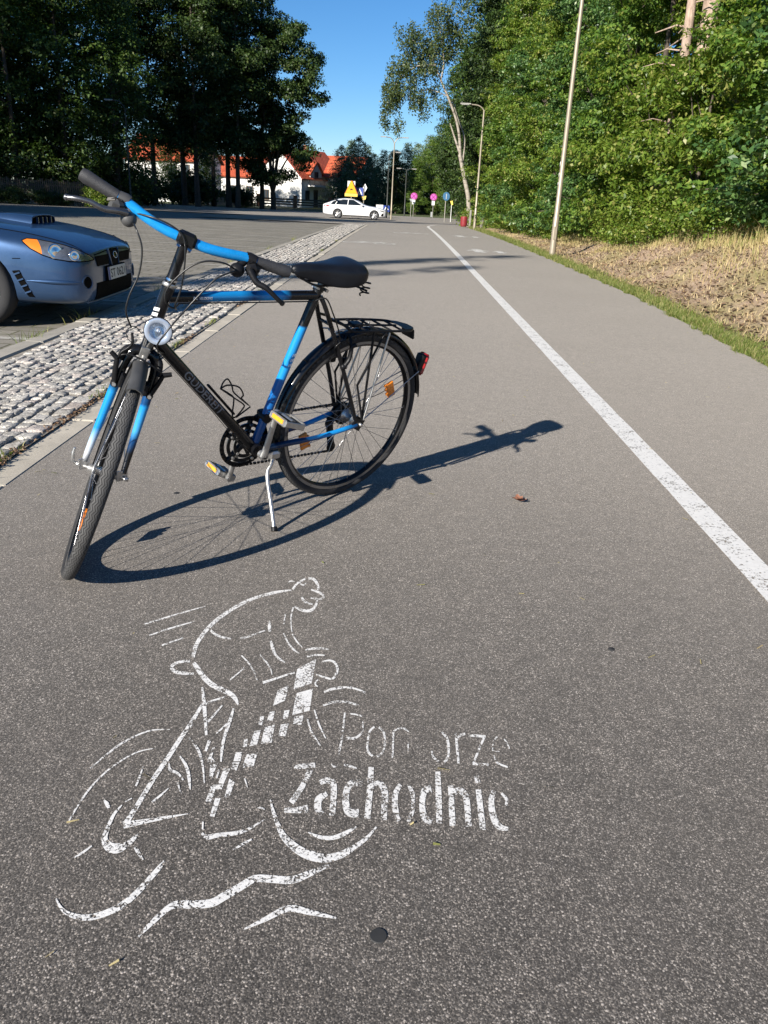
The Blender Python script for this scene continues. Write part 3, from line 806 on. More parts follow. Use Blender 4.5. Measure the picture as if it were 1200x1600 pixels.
# the low forked tree whose crown spreads right of the group
def make_forked():
    rng = np.random.default_rng(55); t = empty('forked_tree', (-13.1, 86, ground_z(-13.1, 86))); tag(t, 'dark forked tree with a low wide crown in front of the white gabled house', 'tree', GL)
    mb = MB()
    mb.tube(spline([(0, 0, -.3), (.02, 0, .8), (-.05, 0, 1.6)], 3), [.34, .30, .28, .27, .26, .26, .25], 10)
    tips = [(-1.6, 0, 5.5), (-.5, .4, 7.0), (.8, -.3, 6.6), (2.0, .2, 5.6), (.2, 0, 9.5), (1.4, .3, 9.0), (-1.0, -.2, 9.8)]
    for e in tips:
        e = Vector(e); a = Vector((-.05, 0, 1.5)); m = a.lerp(e, .45) + Vector((0, 0, .5))
        mb.tube(spline([a, m, e], 4), [.15 - .014 * i for i in range(9)], 7)
    mb.build('trunk', M_BARK, t)
    bl = []
    for k in range(95):
        z = rng.uniform(2.6, 16.5); lo = -2.4; hi = float(np.interp(z, [2.6, 5, 8, 11, 14, 16.5], [2.2, 4.2, 4.7, 4.6, 4.2, 3.4]))
        bl.append((rng.uniform(lo, hi), rng.uniform(-2.2, 2.2), z, .85, .6))
    C, D = blob_clusters(bl, 2600, rng, .2); V, F = leaves(C, .5, 15, .25, rng, .6, .5, D, .6)
    np_mesh('crown', V, F, M_LEAF_D, t)
make_forked()
# bushes in front of the left fence and by the houses
rg = np.random.default_rng(62)
bs_ = make_tree('bush', 'x', 'bush', 'bushes along the far left edge of the parking lot', [(rg.uniform(-.8, .8), rg.uniform(-.6, .6), rg.uniform(.2, .8), .6, .45) for _ in range(10)], 260, 16, .12, .3, M_LEAF_D, rg, .03, M_BARK, .5, .3, 5)
for i, (x, y, s) in enumerate([(-26.6, 56.2, .8), (-25.3, 55.6, .95), (-23.9, 55.9, .9), (-22.6, 56.4, .7), (-28.0, 56.0, 1.0), (-20.6, 58.5, .8), (-19.3, 60.5, .7)]):
    place(bs_, x, y, i * 1.9, s, 'dark low bush at the far left edge of the lot, %s in its row' % ordn[i])
for i, (x, y, s) in enumerate([(-27.5, 73, 2.6), (-25.2, 75, 2.2), (-22.8, 74, 1.7), (-20.6, 86, 2.3), (-17.6, 91, 1.9), (-23, 88, 3.1), (-25.8, 84, 3.0)]):
    place(bs_, x, y, i * 2.3, s, 'large dark bush among the tall bare trunks, %s of its row' % ordn[i])
by = make_tree('bush', 'sunlit yellow green bush right of the left wooden fence', 'bush', None, [(rg.uniform(-.7, .7), rg.uniform(-.5, .5), rg.uniform(.2, 1.0), .5, .4) for _ in range(8)], 200, 16, .11, .28, M_LEAF_Y, rg, .03, M_BARK, .5, .3, 5)
by.location = (-20.3, 56.5, -.4)
for i, (x, y, s) in enumerate([(-20.2, 104, 1.7), (-21.6, 101, 1.4)]):
    place(bs_, x, y, i, s, ('green bush left of the white gabled house', 'second green bush further left of the white gabled house', 'green bush at the right corner of the gabled house')[i])

# ---- trees that stand outside the picture on the sunny side and shade the lot
GS = 'trees left of the parking lot'
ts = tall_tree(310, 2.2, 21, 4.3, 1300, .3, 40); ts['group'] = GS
for i, (x, y, s) in enumerate([(-30.5, 14, 1.36), (-34, 20, .92), (-36, 27, .92), (-39, 34, .95), (-42, 42, 1.0), (-46, 50, 1.1), (-26, 20, .95), (-28, 27, .85), (-27, 34, .76), (-31.5, 30.5, .95), (-33, 17, 1.1), (-24, 40, .68), (-21.5, 32, .72), (-19.5, 27, .64), (-40, 55, 1.15), (-48, 58, 1.2), (-52, 44, 1.3), (-44, 36, 1.25)]):
    place(ts, x, y, i * 1.4, s, 'tall dense tree left of the parking lot, %s from the near end' % ordn[i])
rg = np.random.default_rng(66)
sl = make_tree('slim_tree', 'x', 'tree', GS, [(rg.normal(0, .15), rg.normal(0, .15), z, .42 * (1.1 - .06 * (z - 6)), .6) for z in np.arange(6, 15, .6)], 260, 14, .16, .3, M_LEAF_D, rg, .1, M_BARK, .6, .3, 4)
place(sl, -14.6, -4.2, 0, 1.0, 'slim upright tree left of the parked blue car, the taller of two')
place(sl, -15.6, -7.6, 2, .96, 'slim upright tree left of the parked blue car, the shorter of two')
# ================================================================== HOUSES, FENCES, LAMPS, SIGNS
M_WHITE = pbr("white_render", (.74, .73, .69), .9, var=.06, vscale=.8, bmp=.2, bscale=40)
M_CREAM = pbr("cream_render", (.62, .58, .50), .9, var=.06, vscale=.8)
def tile_mat():
    m, nt, bs = new_mat("red_roof_tiles"); co = objco(nt)
    w = node(nt, "ShaderNodeTexBrick"); w.inputs['Scale'].default_value = 1; w.inputs['Brick Width'].default_value = .3; w.inputs['Row Height'].default_value = .34
    w.inputs['Mortar Size'].default_value = .02; w.inputs['Color1'].default_value = (.43, .075, .028, 1); w.inputs['Color2'].default_value = (.56, .12, .045, 1); w.inputs['Mortar'].default_value = (.2, .03, .015, 1)
    lk(nt, co, w.inputs['Vector']); f = noise(nt, co, 1.2, 5, .7)
    c = mixc(nt, .6, w.outputs['Color'], ramp(nt, f, [(.3, (.75, .75, .75)), (.7, (1.15, 1.15, 1.15))]), 'MULTIPLY')
    lk(nt, c, bs.inputs['Base Color']); bs.inputs['Roughness'].default_value = .75; bump(nt, w.outputs['Fac'], bs, .6, .03); return m
M_TILE = tile_mat()
M_GLASS = pbr("window_glass", (.03, .04, .05), .08, var=.1, spec=.8)
M_FRAME = pbr("dark_window_frame", (.10, .07, .05), .6)
M_BRICK = pbr("brick_pillar", (.34, .16, .09), .9, var=.3, vscale=9, bmp=.4, bscale=25)
M_WOOD = pbr("weathered_wood", (.13, .10, .07), .9, var=.35, vscale=6, bmp=.4, bscale=30)
M_IRON = pbr("dark_iron", (.03, .03, .032), .55, .4, var=.2)
M_GALV = pbr("galvanised_steel", (.40, .375, .33), .45, .6, var=.14, vscale=3)
M_POST = pbr("beige_lamp_post", (.36, .31, .235), .42, .35, var=.12, vscale=2)
M_SHADEPOST = pbr("shade_dark_lamp_post", (.05, .055, .05), .5, .3)  # shade over the posts is put into this dark colour
M_CONCW = pbr("grey_wall", (.25, .24, .22), .95, var=.2, vscale=2)

def gabled(parent, x0, x1, y0, y1, z0, eave, ridge, along, wall, over=.35, th=.16):
    """a gabled block as wall and roof meshes; along = axis of the ridge"""
    mb = MB()
    if along == 'y':
        xm = (x0 + x1) / 2
        pts = lambda y: [(x0, y, z0), (x1, y, z0), (x1, y, eave), (xm, y, ridge), (x0, y, eave)]
        mb.loft([pts(y0), pts(y1)], smooth=False)
    else:
        ym = (y0 + y1) / 2
        pts = lambda x: [(x, y1, z0), (x, y0, z0), (x, y0, eave), (x, ym, ridge), (x, y1, eave)]
        mb.loft([pts(x0), pts(x1)], smooth=False)
    w = mb.build('wall', wall, parent)
    r = MB(); half = ((x1 - x0) if along == 'y' else (y1 - y0)) / 2; sl = (ridge - eave) / half; ze = eave - over * sl + .03
    def slab(A, B, C, D):
        n = (Vector(B) - Vector(A)).cross(Vector(D) - Vector(A)).normalized()
        if n.z < 0: n = -n
        T = [Vector(p) + n * th for p in (A, B, C, D)]
        r.add([*map(Vector, (A, B, C, D)), *T], [(3, 2, 1, 0), (4, 5, 6, 7), (0, 1, 5, 4), (1, 2, 6, 5), (2, 3, 7, 6), (3, 0, 4, 7)], False)
    if along == 'y':
        for s, xe in ((-1, x0 - over), (1, x1 + over)): slab((xe, y0 - over, ze), (xe, y1 + over, ze), (xm, y1 + over, ridge + .03), (xm, y0 - over, ridge + .03))
    else:
        for s, ye in ((-1, y0 - over), (1, y1 + over)): slab((x0 - over, ye, ze), (x1 + over, ye, ze), (x1 + over, ym, ridge + .03), (x0 - over, ym, ridge + .03))
    return w, r.build('roof', M_TILE, parent)
def window(parent, c, w, h, nrm):
    """window on a wall facing nrm ('-y', '+x', '-x')"""
    f = MB(); g = MB(); cx, cy, cz = c
    def b(mb, u, v, su, sv, d, t):
        if nrm == '-y': mb.box((cx + u, cy - d, cz + v), (su, t, sv))
        elif nrm == '+x': mb.box((cx + d, cy + u, cz + v), (t, su, sv))
        else: mb.box((cx - d, cy + u, cz + v), (t, su, sv))
    for s in (-1, 1): b(f, s * (w / 2 - .04), 0, .08, h, .03, .09); b(f, 0, s * (h / 2 - .04), w - .16, .08, .03, .09)
    b(f, 0, 0, .06, h - .16, .028, .08)
    o = f.build('window', M_FRAME, parent)
    b(g, 0, 0, w - .17, h - .17, .01, .03); g.build('pane', M_GLASS, o); return o

def house_a():
    h = empty('gabled_house', (-15.5, 106.4, -.6), radians(-26.8))
    tag(h, 'white house with red tiled roof, gable wall lit by the sun, behind the forked tree', 'house')
    w, r = gabled(h, -3.35, 3.35, 0, 10, 0, 3.5, 6.7, 'y', M_WHITE)
    gabled(h, 3.36, 5.2, 5.4, 9.4, 0, 3.9, 6.15, 'x', M_WHITE, .3)
    gabled(h, 2.2, 3.6, 1.6, 4.2, 2.9, 4.0, 5.2, 'x', M_CREAM, .25)
    mb = MB(); mb.box((-.6, 7, 6.7), (.5, .6, 1.5)); mb.build('chimney', M_BRICK, r)
    for c, ww, hh in (((-1.9, 0, 1.3), .9, 1.2), ((-1.9, 0, 3.3), .9, 1.1)): window(h, c, ww, hh, '-y')
    for c, ww, hh in (((3.36, 1.3, 1.4), .9, 1.2), ((3.36, 3.2, 1.1), .9, 2.0), ((5.2, 7.4, 1.2), 1.0, 2.0), ((5.2, 7.4, 3.7), .9, 1.2), ((3.62, 2.9, 3.7), .8, 1.0)): window(h, c, ww, hh, '+x')
    for x, y0, y1 in ((3.4, 1.2, 4.6), (5.2, 6.0, 8.9)):
        s = MB(); s.box((x + .55, (y0 + y1) / 2, 2.55), (1.05, y1 - y0, .18)); b = s.build('balcony', M_WHITE, h)
        q = MB(); q.tube([(x + 1.05, y0, 3.5), (x + 1.05, y1, 3.5)], .03, 6)
        for k in range(12): yy = y0 + (y1 - y0) * k / 11; q.tube([(x + 1.05, yy, 2.62), (x + 1.05, yy, 3.5)], .018, 5)
        q.build('railing', M_FRAME, b)
house_a()
def house_plain(x, y, rz, w, l, eave, ridge, along, label, wins):
    h = empty('gabled_house', (x, y, -.6), rz); tag(h, label, 'house')
    w_, r = gabled(h, -w / 2, w / 2, 0, l, 0, eave, ridge, along, M_WHITE)
    for c in wins: window(h, (c[0], 0, c[1]), c[2], c[3], '-y')
    mb = MB(); mb.box((w * .22, l / 2, ridge - .1), (.5, .6, 1.1)); mb.build('chimney', M_BRICK, r); return h
hB = house_plain(-24.3, 121, radians(-6), 8.2, 8, 3.5, 6.0, 'x', 'white house with a red roof glimpsed between the dark trunks left of the gabled house', [(-2.4, 1.6, 1, 1.3), (.3, 1.6, 1, 1.3), (2.6, 1.6, 1, 1.3)])
sk = MB()
for xx in (2.2, 3.1): sk.box((xx, .9, 4.28), (.6, .85, .06), Matrix.Rotation(radians(32), 3, 'X'))
sk.build('skylight', M_GLASS, hB)
hC = house_plain(-10.6, 126, radians(-20), 7.6, 8, 4.0, 6.9, 'x', 'red roofed house with a roof window behind the right end of the gabled house', [(1, 2, 1, 1.2)])
sk = MB(); sk.box((1.6, 1.6, 5.35), (1.3, 1.5, .06), Matrix.Rotation(radians(36), 3, 'X')); sk.build('skylight', M_GLASS, hC)
hD = house_plain(-28.6, 100.5, radians(-8), 8.4, 9, 4.6, 7.3, 'x', 'white house with a red roof almost hidden behind the tall dark trees', [(-3, 1.5, 1.1, 1.4), (-.6, 1.5, 1.1, 1.4), (1.5, 3.4, 1.2, 1.5), (3.2, 3.4, 1.0, 1.5), (1.5, 1.2, 1.1, 1.5)])
# garden fence before the gabled house
gf = empty('garden_fence', (-13, 98.5, -.56)); tag(gf, 'dark wooden garden fence with brick pillars in front of the gabled house', 'fence')
for x in (-4.6, -3.7, .55, 4.6):
    b = MB(); b.box((x, 0, .62), (.42, .4, 1.3)); b.box((x, 0, 1.3), (.5, .48, .08)); b.build('pillar', M_BRICK, gf)
b = MB()
for x0, x1 in ((-3.45, .3), (.8, 4.35)):
    for z in (.35, .62, .89): b.box(((x0 + x1) / 2, .02, z), (x1 - x0, .05, .17))
b.build('rails', M_WOOD, gf)
gw = empty('garden_wall', (-21, 97, -.56)); tag(gw, 'low grey garden wall with a metal fence on it behind the dark trunks', 'wall')
b = MB(); b.box((0, 0, .35), (7.4, .2, .8)); b.build('plinth', M_CONCW, gw)
b = MB()
for k in range(60): b.box((-3.6 + k * .122, 0, 1.15), (.025, .025, .8))
for z in (.85, 1.45): b.box((0, 0, z), (7.3, .03, .04))
b.build('bars', M_IRON, gw)
# left wooden fence
wf = empty('picket_fence', (-25.2, 57.3, ground_z(-25, 57) - .05)); tag(wf, 'weathered wooden picket fence at the far left edge of the parking lot', 'fence')
b = MB(); r_ = random.Random(4)
for k in range(66): b.box((-4.6 + k * .142, 0, .85 + r_.uniform(-.05, .05)), (.09, .022, 1.5 + r_.uniform(-.1, .1)))
b.build('pickets', M_WOOD, wf)
b = MB(); b.box((0, .04, .45), (9.4, .05, .09)); b.box((0, .04, 1.25), (9.4, .05, .09)); b.build('rails', M_WOOD, wf)
for x in (-4.4, -1.5, 1.5, 4.4):
    b = MB(); b.box((x, .11, .8), (.12, .1, 1.75)); b.build('post', M_WOOD, wf)

# ---- lamp posts
GLAMP = 'street lamps along the path and the road'
M_LAMP = pbr("lamp_head_grey", (.42, .40, .36), .5, .3)
M_LAMPGLASS = pbr("lamp_lens", (.75, .75, .72), .2)
def lamp(x, y, h, arms, label, mat=M_POST, r=.062, z=None, lean=0):
    t = empty('street_lamp', (x, y, (ground_z(x, y) if z is None else z) - .02)); tag(t, label, 'street lamp', GLAMP)
    b = MB(); b.tube([(0, 0, -.1), (0, 0, .9), (0, 0, .93), (lean * .5, 0, h * .5), (lean, 0, h)], [r * 1.22, r * 1.18, r, r * .86, r * .68], 14)
    b.build('pole', mat, t)
    b = MB(); b.box((0, -r * 1.24, .55), (.07, .012, .3)); b.build('access_door', mat, t)
    for d, L, rise in arms:
        b = MB(); p = spline([(lean, 0, h - .03), (lean + d * L * .18, 0, h + rise * .45), (lean + d * L * .5, 0, h + rise * .9), (lean + d * L, 0, h + rise)], 5)
        b.tube(p, r * .5, 8); a = b.build('arm', mat, t)
        b = MB(); b.box((lean + d * (L + .24), 0, h + rise + .02), (.5, .16, .06), bev=.02); b.build('lamp_head', M_LAMP, a)
        b = MB(); b.box((lean + d * (L + .26), 0, h + rise - .015), (.34, .11, .012)); b.build('lens', M_LAMPGLASS, a)
    return t
l1 = lamp(3.70, 20.42, 5.75, [(-1, .75, .28)], 'nearest beige lamp post, beside the grassy right edge of the path')
for zz, hh in ((2.02, .11), (1.80, .09), (1.62, .06)):
    b = MB(); b.lathe([(.064, zz), (.0645, zz), (.0645, zz + hh), (.064, zz + hh)], axis=(0, 0, 1), a0=2.2, a1=3.6, seg=6); b.build('sticker', M_WHITE, l1)
lamp(3.50, 40.7, 5.2, [(-1, .62, .2)], 'second beige lamp post with an arm over the path, beside the red bin', r=.055)
lamp(-.9, 68.8, 5.65, [(-1, .62, .42), (1, .62, .42)], 'double armed lamp post behind the bonnet of the white car', r=.06)
lamp(-1.35, 73, 5.0, [(1, .5, .2)], 'shade darkened single armed lamp post just left behind the double armed one', M_SHADEPOST, .06)
lamp(.2, 84, 4.2, [(-1, .5, .12), (1, .5, .12)], 'dark double armed lamp post in front of the conifers', M_SHADEPOST, .06)
lamp(4.0, 100, 3.95, [(-1, .5, .1)], 'farthest pale lamp post before the trees behind the pink signs', r=.055)
lamp(-16.5, 51.5, 5.55, [(-1, .7, .4)], 'shade darkened lamp post in front of the left trees with an arm to the left', M_SHADEPOST, .05)  # post colour darkened to stand for tree shade

# ---- signs
def flat_mat(name, col, rough=.5): return pbr(name, col, rough, var=.08, vscale=6)
M_YEL = flat_mat("sign_yellow", (.80, .42, .015)); M_YELP = flat_mat("sign_pale_yellow", (.85, .62, .12)); M_RED = flat_mat("sign_dark_red", (.22, .03, .03))
M_BLUE = flat_mat("sign_blue", (.02, .05, .26)); M_SW = flat_mat("sign_white", (.78, .78, .76)); M_PINK = flat_mat("faded_pink_sign", (.52, .12, .44)); M_MAG = flat_mat("faded_magenta_band", (.30, .03, .16))
M_LBLUE = flat_mat("light_blue_sign", (.10, .27, .48)); M_BLK = flat_mat("sign_black", (.015, .015, .015)); M_GREY = flat_mat("sign_back_grey", (.33, .34, .35))
AX = ((1, 0, 0), (0, 0, 1), (0, -1, 0))
def disc(mb, c, r, d, seg=28): mb.prism([(r * cos(2 * pi * k / seg), r * sin(2 * pi * k / seg)) for k in range(seg)], AX, c, d)
def bar2(mb, c, L, w, ang, d): 
    ca, sa = cos(ang), sin(ang); P = [(-L, -w), (L, -w), (L, w), (-L, w)]
    mb.prism([(u * ca - v * sa, u * sa + v * ca) for u, v in P], AX, c, d)
def pole(t, h, r=.03, mat=M_GALV): b = MB(); b.tube([(0, 0, -.1), (0, 0, h)], r, 10); b.build('pole', mat, t)

t = empty('warning_sign', (-4.25, 70, -.56), radians(4)); tag(t, 'yellow triangular warning sign standing behind the white car', 'road sign')
pole(t, 2.75)
b = MB(); b.box((-.02, .05, 2.45), (.62, .012, .62)); b.build('backing_plate', M_SW, t)
b = MB(); b.prism([(-.55, 1.80), (.55, 1.80), (.06, 2.80), (-.06, 2.80)], AX, (0, -.02, 0), .015); fb = b.build('border', M_RED, t)
b = MB(); b.prism([(-.50, 1.83), (.46, 1.83), (.03, 2.76), (-.05, 2.76)], AX, (0, -.036, 0), .006); b.build('face', M_YEL, t)
b = MB(); b.box((-.02, -.05, 1.70), (1.04, .014, .22)); b.build('plate', M_YELP, t)
b = MB(); b.prism([(-.12, 2.08), (.14, 2.08), (.10, 2.14), (.03, 2.15), (0, 2.2), (-.06, 2.16), (-.10, 2.14)], AX, (0, -.043, 0), .004); b.build('pictogram', M_BLK, t)

t = empty('crossing_sign', (-3.25, 70.5, -.56), radians(-12)); tag(t, 'blue pedestrian crossing sign beside a pale back turned sign right of the yellow triangle', 'road sign')
pole(t, 2.5)
b = MB(); b.box((-.36, -.03, 1.98), (.62, .014, .62)); b.build('face', M_BLUE, t)
b = MB(); b.prism([(-.60, 1.78), (-.12, 1.78), (-.36, 2.22)], AX, (0, -.04, 0), .004); tr = b.build('triangle', M_SW, t)
b = MB()
disc(b, (-.36, -.046, 2.06), .028, .003, 12)
for p, q in (((-.36, 2.03), (-.37, 1.93)), ((-.37, 1.93), (-.44, 1.82)), ((-.37, 1.93), (-.30, 1.82)), ((-.36, 2.0), (-.44, 1.94)), ((-.36, 2.0), (-.29, 1.93))):
    L = math.hypot(q[0] - p[0], q[1] - p[1]); bar2(b, ((p[0] + q[0]) / 2, -.046, (p[1] + q[1]) / 2), L / 2 + .01, .014, math.atan2(q[1] - p[1], q[0] - p[0]), .003)
b.build('walking_figure', M_BLK, tr)
b = MB(); b.prism([(0, 1.95), (.2, 2.3), (.02, 2.62), (-.16, 2.3)], AX, (.05, .06, 0), .012); b.build('back_turned_plate', M_SW, t)
b = MB(); b.prism([(-.26, 1.68), (.2, 1.68), (.14, 1.42), (-.02, 1.34), (-.2, 1.5)], AX, (.0, .05, 0), .012); b.build('lower_plate', M_YELP, t)

t = empty('notice_board', (-1.75, 75, -.56), radians(5)); tag(t, 'low board with a white and a blue panel behind the bonnet of the white car', 'board')
for x in (-.5, .5): b = MB(); b.tube([(x, .03, -.1), (x, .03, 1.0)], .03, 8); b.build('leg', M_GALV, t)
b = MB(); b.box((-.28, 0, .86), (.62, .03, .32)); b.build('white_panel', M_SW, t)
b = MB(); b.box((.32, -.004, .72), (.56, .03, .52)); bp = b.build('blue_panel', M_BLUE, t)
b = MB(); b.prism([(.12, .6), (.22, .6), (.28, .74), (.36, .74), (.42, .62), (.52, .62), (.4, .86), (.24, .86)], AX, (0, -.021, 0), .004); b.build('emblem', M_SW, bp)

GNS = 'faded pink no stopping signs'
def nostop(x, label):
    t = empty('no_stopping_sign', (x, 88.5, -.56), radians(3)); tag(t, label, 'road sign', GNS)
    pole(t, 2.25)
    b = MB(); disc(b, (0, -.03, 1.88), .36, .012); b.build('border', M_MAG, t)
    b = MB(); disc(b, (-.03, -.043, 1.88), .295, .006); f = b.build('face', M_PINK, t)
    b = MB(); bar2(b, (-.03, -.05, 1.88), .29, .03, pi / 4, .004); bar2(b, (-.03, -.0505, 1.88), .29, .03, -pi / 4, .004); b.build('cross', M_MAG, f)
    b = MB(); b.box((-.01, -.04, 1.32), (.30, .012, .44)); b.build('plate', M_SW, t); return t
nostop(1.12, 'faded pink round no stopping sign with a white plate, the left one of two')
n2 = nostop(3.15, 'faded pink round no stopping sign with a white plate, the right one of two')
b = MB(); b.box((-.12, .1, .2), (.16, .16, .5)); b.build('footing', M_GREY, n2)
t = empty('bare_signpost', (.85, 88, -.56)); tag(t, 'slim grey post with a small back turned triangle left of the first pink sign', 'signpost'); pole(t, 1.6, .035)
b = MB(); b.prism([(-.2, 1.62), (.2, 1.62), (0, 1.28)], AX, (0, -.03, 0), .012); b.build('plate', M_GREY, t)
t = empty('path_sign', (3.42, 68.5, -.56), radians(28)); tag(t, 'round light blue path sign on a tall grey post right of the pink signs', 'road sign'); pole(t, 2.2, .04)
b = MB(); disc(b, (0, -.045, 1.95), .32, .012); b.build('face', M_LBLUE, t)
b = MB(); bar2(b, (0, -.06, 1.95), .03, .2, 0, .004); b.build('pictogram', M_SW, t)
t = empty('small_signpost', (4.0, 70, -.56)); tag(t, 'thin pale post with a small yellow plate at the bush edge', 'signpost'); pole(t, 1.55, .025, M_SW)
b = MB(); b.prism([(-.14, 1.6), (.05, 1.66), (.12, 1.35), (0, 1.3)], AX, (0, -.03, 0), .012); b.build('plate', M_YELP, t)

# ---- red litter bin on its post
M_BIN = pbr("red_bin_paint", (.24, .025, .03), .5, var=.2)
t = empty('litter_bin', (3.26, 44.6, float(zg(44.6)))); tag(t, 'dark red litter bin fixed to a grey post beside the second lamp', 'litter bin')
b = MB(); b.lathe([(.0, .06), (.155, .06), (.165, .12), (.17, .54), (.165, .56), (.15, .56), (.145, .14), (0, .13)], axis=(0, 0, 1), seg=24); b.build('bucket', M_BIN, t)
b = MB()
for k in range(14): a = 2 * pi * k / 14; b.box((.172 * cos(a), .172 * sin(a), .33), (.012, .03, .40), Matrix.Rotation(a, 3, 'Z'))
b.build('slats', M_BIN, t)
b = MB(); b.box((.31, 0, .42), (.09, .09, .95)); b.build('post', M_GALV, t)
b = MB(); b.box((.22, 0, .4), (.12, .05, .04)); b.build('bracket', M_GALV, t)
# the stone bollard by the second bin post
t = MB(); t.lathe([(.0, .0), (.11, .0), (.11, .62), (.09, .72), (.05, .76), (0, .77)], (4.35, 46, ground_z(4.35, 46)), (0, 0, 1), 16)
tag(t.build('bollard', M_CONCW), 'short grey bollard half hidden at the hedge end behind the lamp', 'bollard')

# ---- small things on the asphalt
M_DISC = pbr("dark_rubber_disc", (.025, .025, .025), .7, var=.2)
b = MB(); b.lathe([(0, .0022), (.0140, .0022), (.0150, 0)], (.022, .985, 0), (0, 0, 1), 28, smooth=False); tag(b.build('survey_disc', M_DISC), 'small dark round disc pressed into the asphalt below the painted cyclist', 'disc')
M_DEADLEAF = pbr("dead_leaf", (.30, .13, .075), .8, var=.35, vscale=60)
b = MB(); rl = random.Random(12)
for k in range(4):
    a = k * 1.7; c = Vector((.545 + .008 * cos(a), 3.11 + .008 * sin(a), .006)); P = []
    for i in range(6):
        for j in range(4):
            u = (i / 5 - .5) * .05; v = (j / 3 - .5) * .03 * (1 - abs(i / 5 - .5) * 1.5)
            x = u * cos(a) - v * sin(a); y_ = u * sin(a) + v * cos(a)
            P.append(c + Vector((x, y_, .004 + .35 * abs(v) + 10 * u * u * (1 + .3 * k) + rl.uniform(0, .002) + k * .003)))
    b.add(P, [(i * 4 + j, i * 4 + j + 1, (i + 1) * 4 + j + 1, (i + 1) * 4 + j) for i in range(5) for j in range(3)], True)
tag(b.build('dead_leaf', M_DEADLEAF), 'curled reddish brown dead leaf lying on the asphalt right of the bicycle', 'leaf')
b = MB(); b.lathe([(0, .002), (.008, .002), (.010, 0)], (.655, 1.965, 0), (0, 0, 1), 9); tag(b.build('chewing_gum_spot', M_DISC), 'tiny dark flattened spot on the asphalt at the right', 'spot')
b = MB(); b.lathe([(0, .002), (.010, .002), (.013, 0)], (-.86, 3.02, 0), (0, 0, 1), 9); tag(b.build('chewing_gum_spot', M_DISC), 'small dark flattened spot on the asphalt below the right pedal', 'spot')
# ================================================================== CARS
def car_paint(name, col, metal=.5, rough=.32):
    m, nt, bs = new_mat(name); co = objco(nt)
    f = noise(nt, co, 900, 2, .5); g = noise(nt, co, 2.5, 5, .7)
    c = mixc(nt, .35, col, ramp(nt, f, [(.3, tuple(x * .6 for x in col)), (.7, tuple(min(1, x * 1.5) for x in col))]))
    lk(nt, c, bs.inputs['Base Color']); bs.inputs['Metallic'].default_value = metal
    lk(nt, ramp(nt, g, [(.3, (rough - .06,) * 3), (.7, (rough + .12,) * 3)]), bs.inputs['Roughness'])
    bs.inputs['Coat Weight'].default_value = .6; bs.inputs['Coat Roughness'].default_value = .04
    return m
M_CARBLUE = car_paint("blue_metallic_paint", (.028, .068, .150), .6, .36)
M_CARWHITE = car_paint("white_car_paint", (.80, .80, .80), .0, .3)
M_TYRE = pbr("tyre_rubber", (.022, .022, .023), .85, var=.25, vscale=12, bmp=.4, bscale=120)
M_ALLOY = pbr("alloy_wheel", (.55, .55, .56), .35, .8, var=.1)
M_BLKPL_SHADE = pbr("black_plastic_and_recess_shade", (.003, .003, .0032), .7, var=.2, spec=.05)  # black trim; its near black also paints the shade inside intakes
M_CGLASS = pbr("car_glass", (.012, .016, .018), .05, var=.1, spec=.9)
M_CHROME = pbr("chrome", (.75, .75, .76), .12, 1.0, var=.05)
M_ORANGE = pbr("orange_indicator", (.75, .20, .015), .25, var=.1, coat=.6)
M_LENS = pbr("headlamp_lens", (.30, .30, .295), .12, .75, var=.45, vscale=7, coat=1.0)
M_REDL = pbr("red_lamp_lens", (.30, .01, .012), .2, var=.1, coat=.7)
M_PLATE = pbr("number_plate", (.62, .62, .58), .5, var=.08)

def section(x, zb, w, zw, ws, zs, wt, zt, zc):
    P = [(0, zb), (w * .8, zb), (w * .95, zb + .04), (w * .995, zb + (zw - zb) * .5), (w, zw), ((w + ws) / 2 * 1.004, (zw + zs) / 2), (ws, zs), ((ws * .55 + wt * .45), zs + (zt - zs) * .5), (wt, zt), (wt * .5, zt + (zc - zt) * .72), (0, zc)]
    return [(x, -y, z) for y, z in P] + [(x, y, z) for y, z in P[-2:0:-1]]
def car_body(parent, secs, paint, arches, r_arch, wd=.3):
    mb = MB(); mb.loft([section(*s) for s in secs]); o = mb.build('body', paint, parent, weld=True)
    sub = o.modifiers.new("s", 'SUBSURF'); sub.levels = 2; sub.render_levels = 2
    cuts = []
    for xa, za in arches:
        for s in (-1, 1):
            c = MB(); c.lathe([(0, -.02), (r_arch, -.02), (r_arch, .35), (0, .35)], (xa, s * .62 if s > 0 else -.62, za), (0, s, 0), 32); k = c.build('cutter', M_BLKPL_SHADE, parent, weld=True)
            cuts.append(k); b = o.modifiers.new("b", 'BOOLEAN'); b.object = k; b.operation = 'DIFFERENCE'; b.solver = 'EXACT'
    dg = bpy.context.evaluated_depsgraph_get(); dg.update()
    me = bpy.data.meshes.new_from_object(o.evaluated_get(dg))
    o.modifiers.clear(); o.data = me
    for k in cuts: bpy.data.objects.remove(k)
    me.polygons.foreach_set("use_smooth", np.ones(len(me.polygons), bool))
    try:
        me.set_sharp_from_angle(angle=radians(38))
    except Exception: pass
    me.update(); return o
def bvh_of(o): 
    me = o.data; return BVHTree.FromPolygons([v.co for v in me.vertices], [tuple(p.vertices) for p in me.polygons])
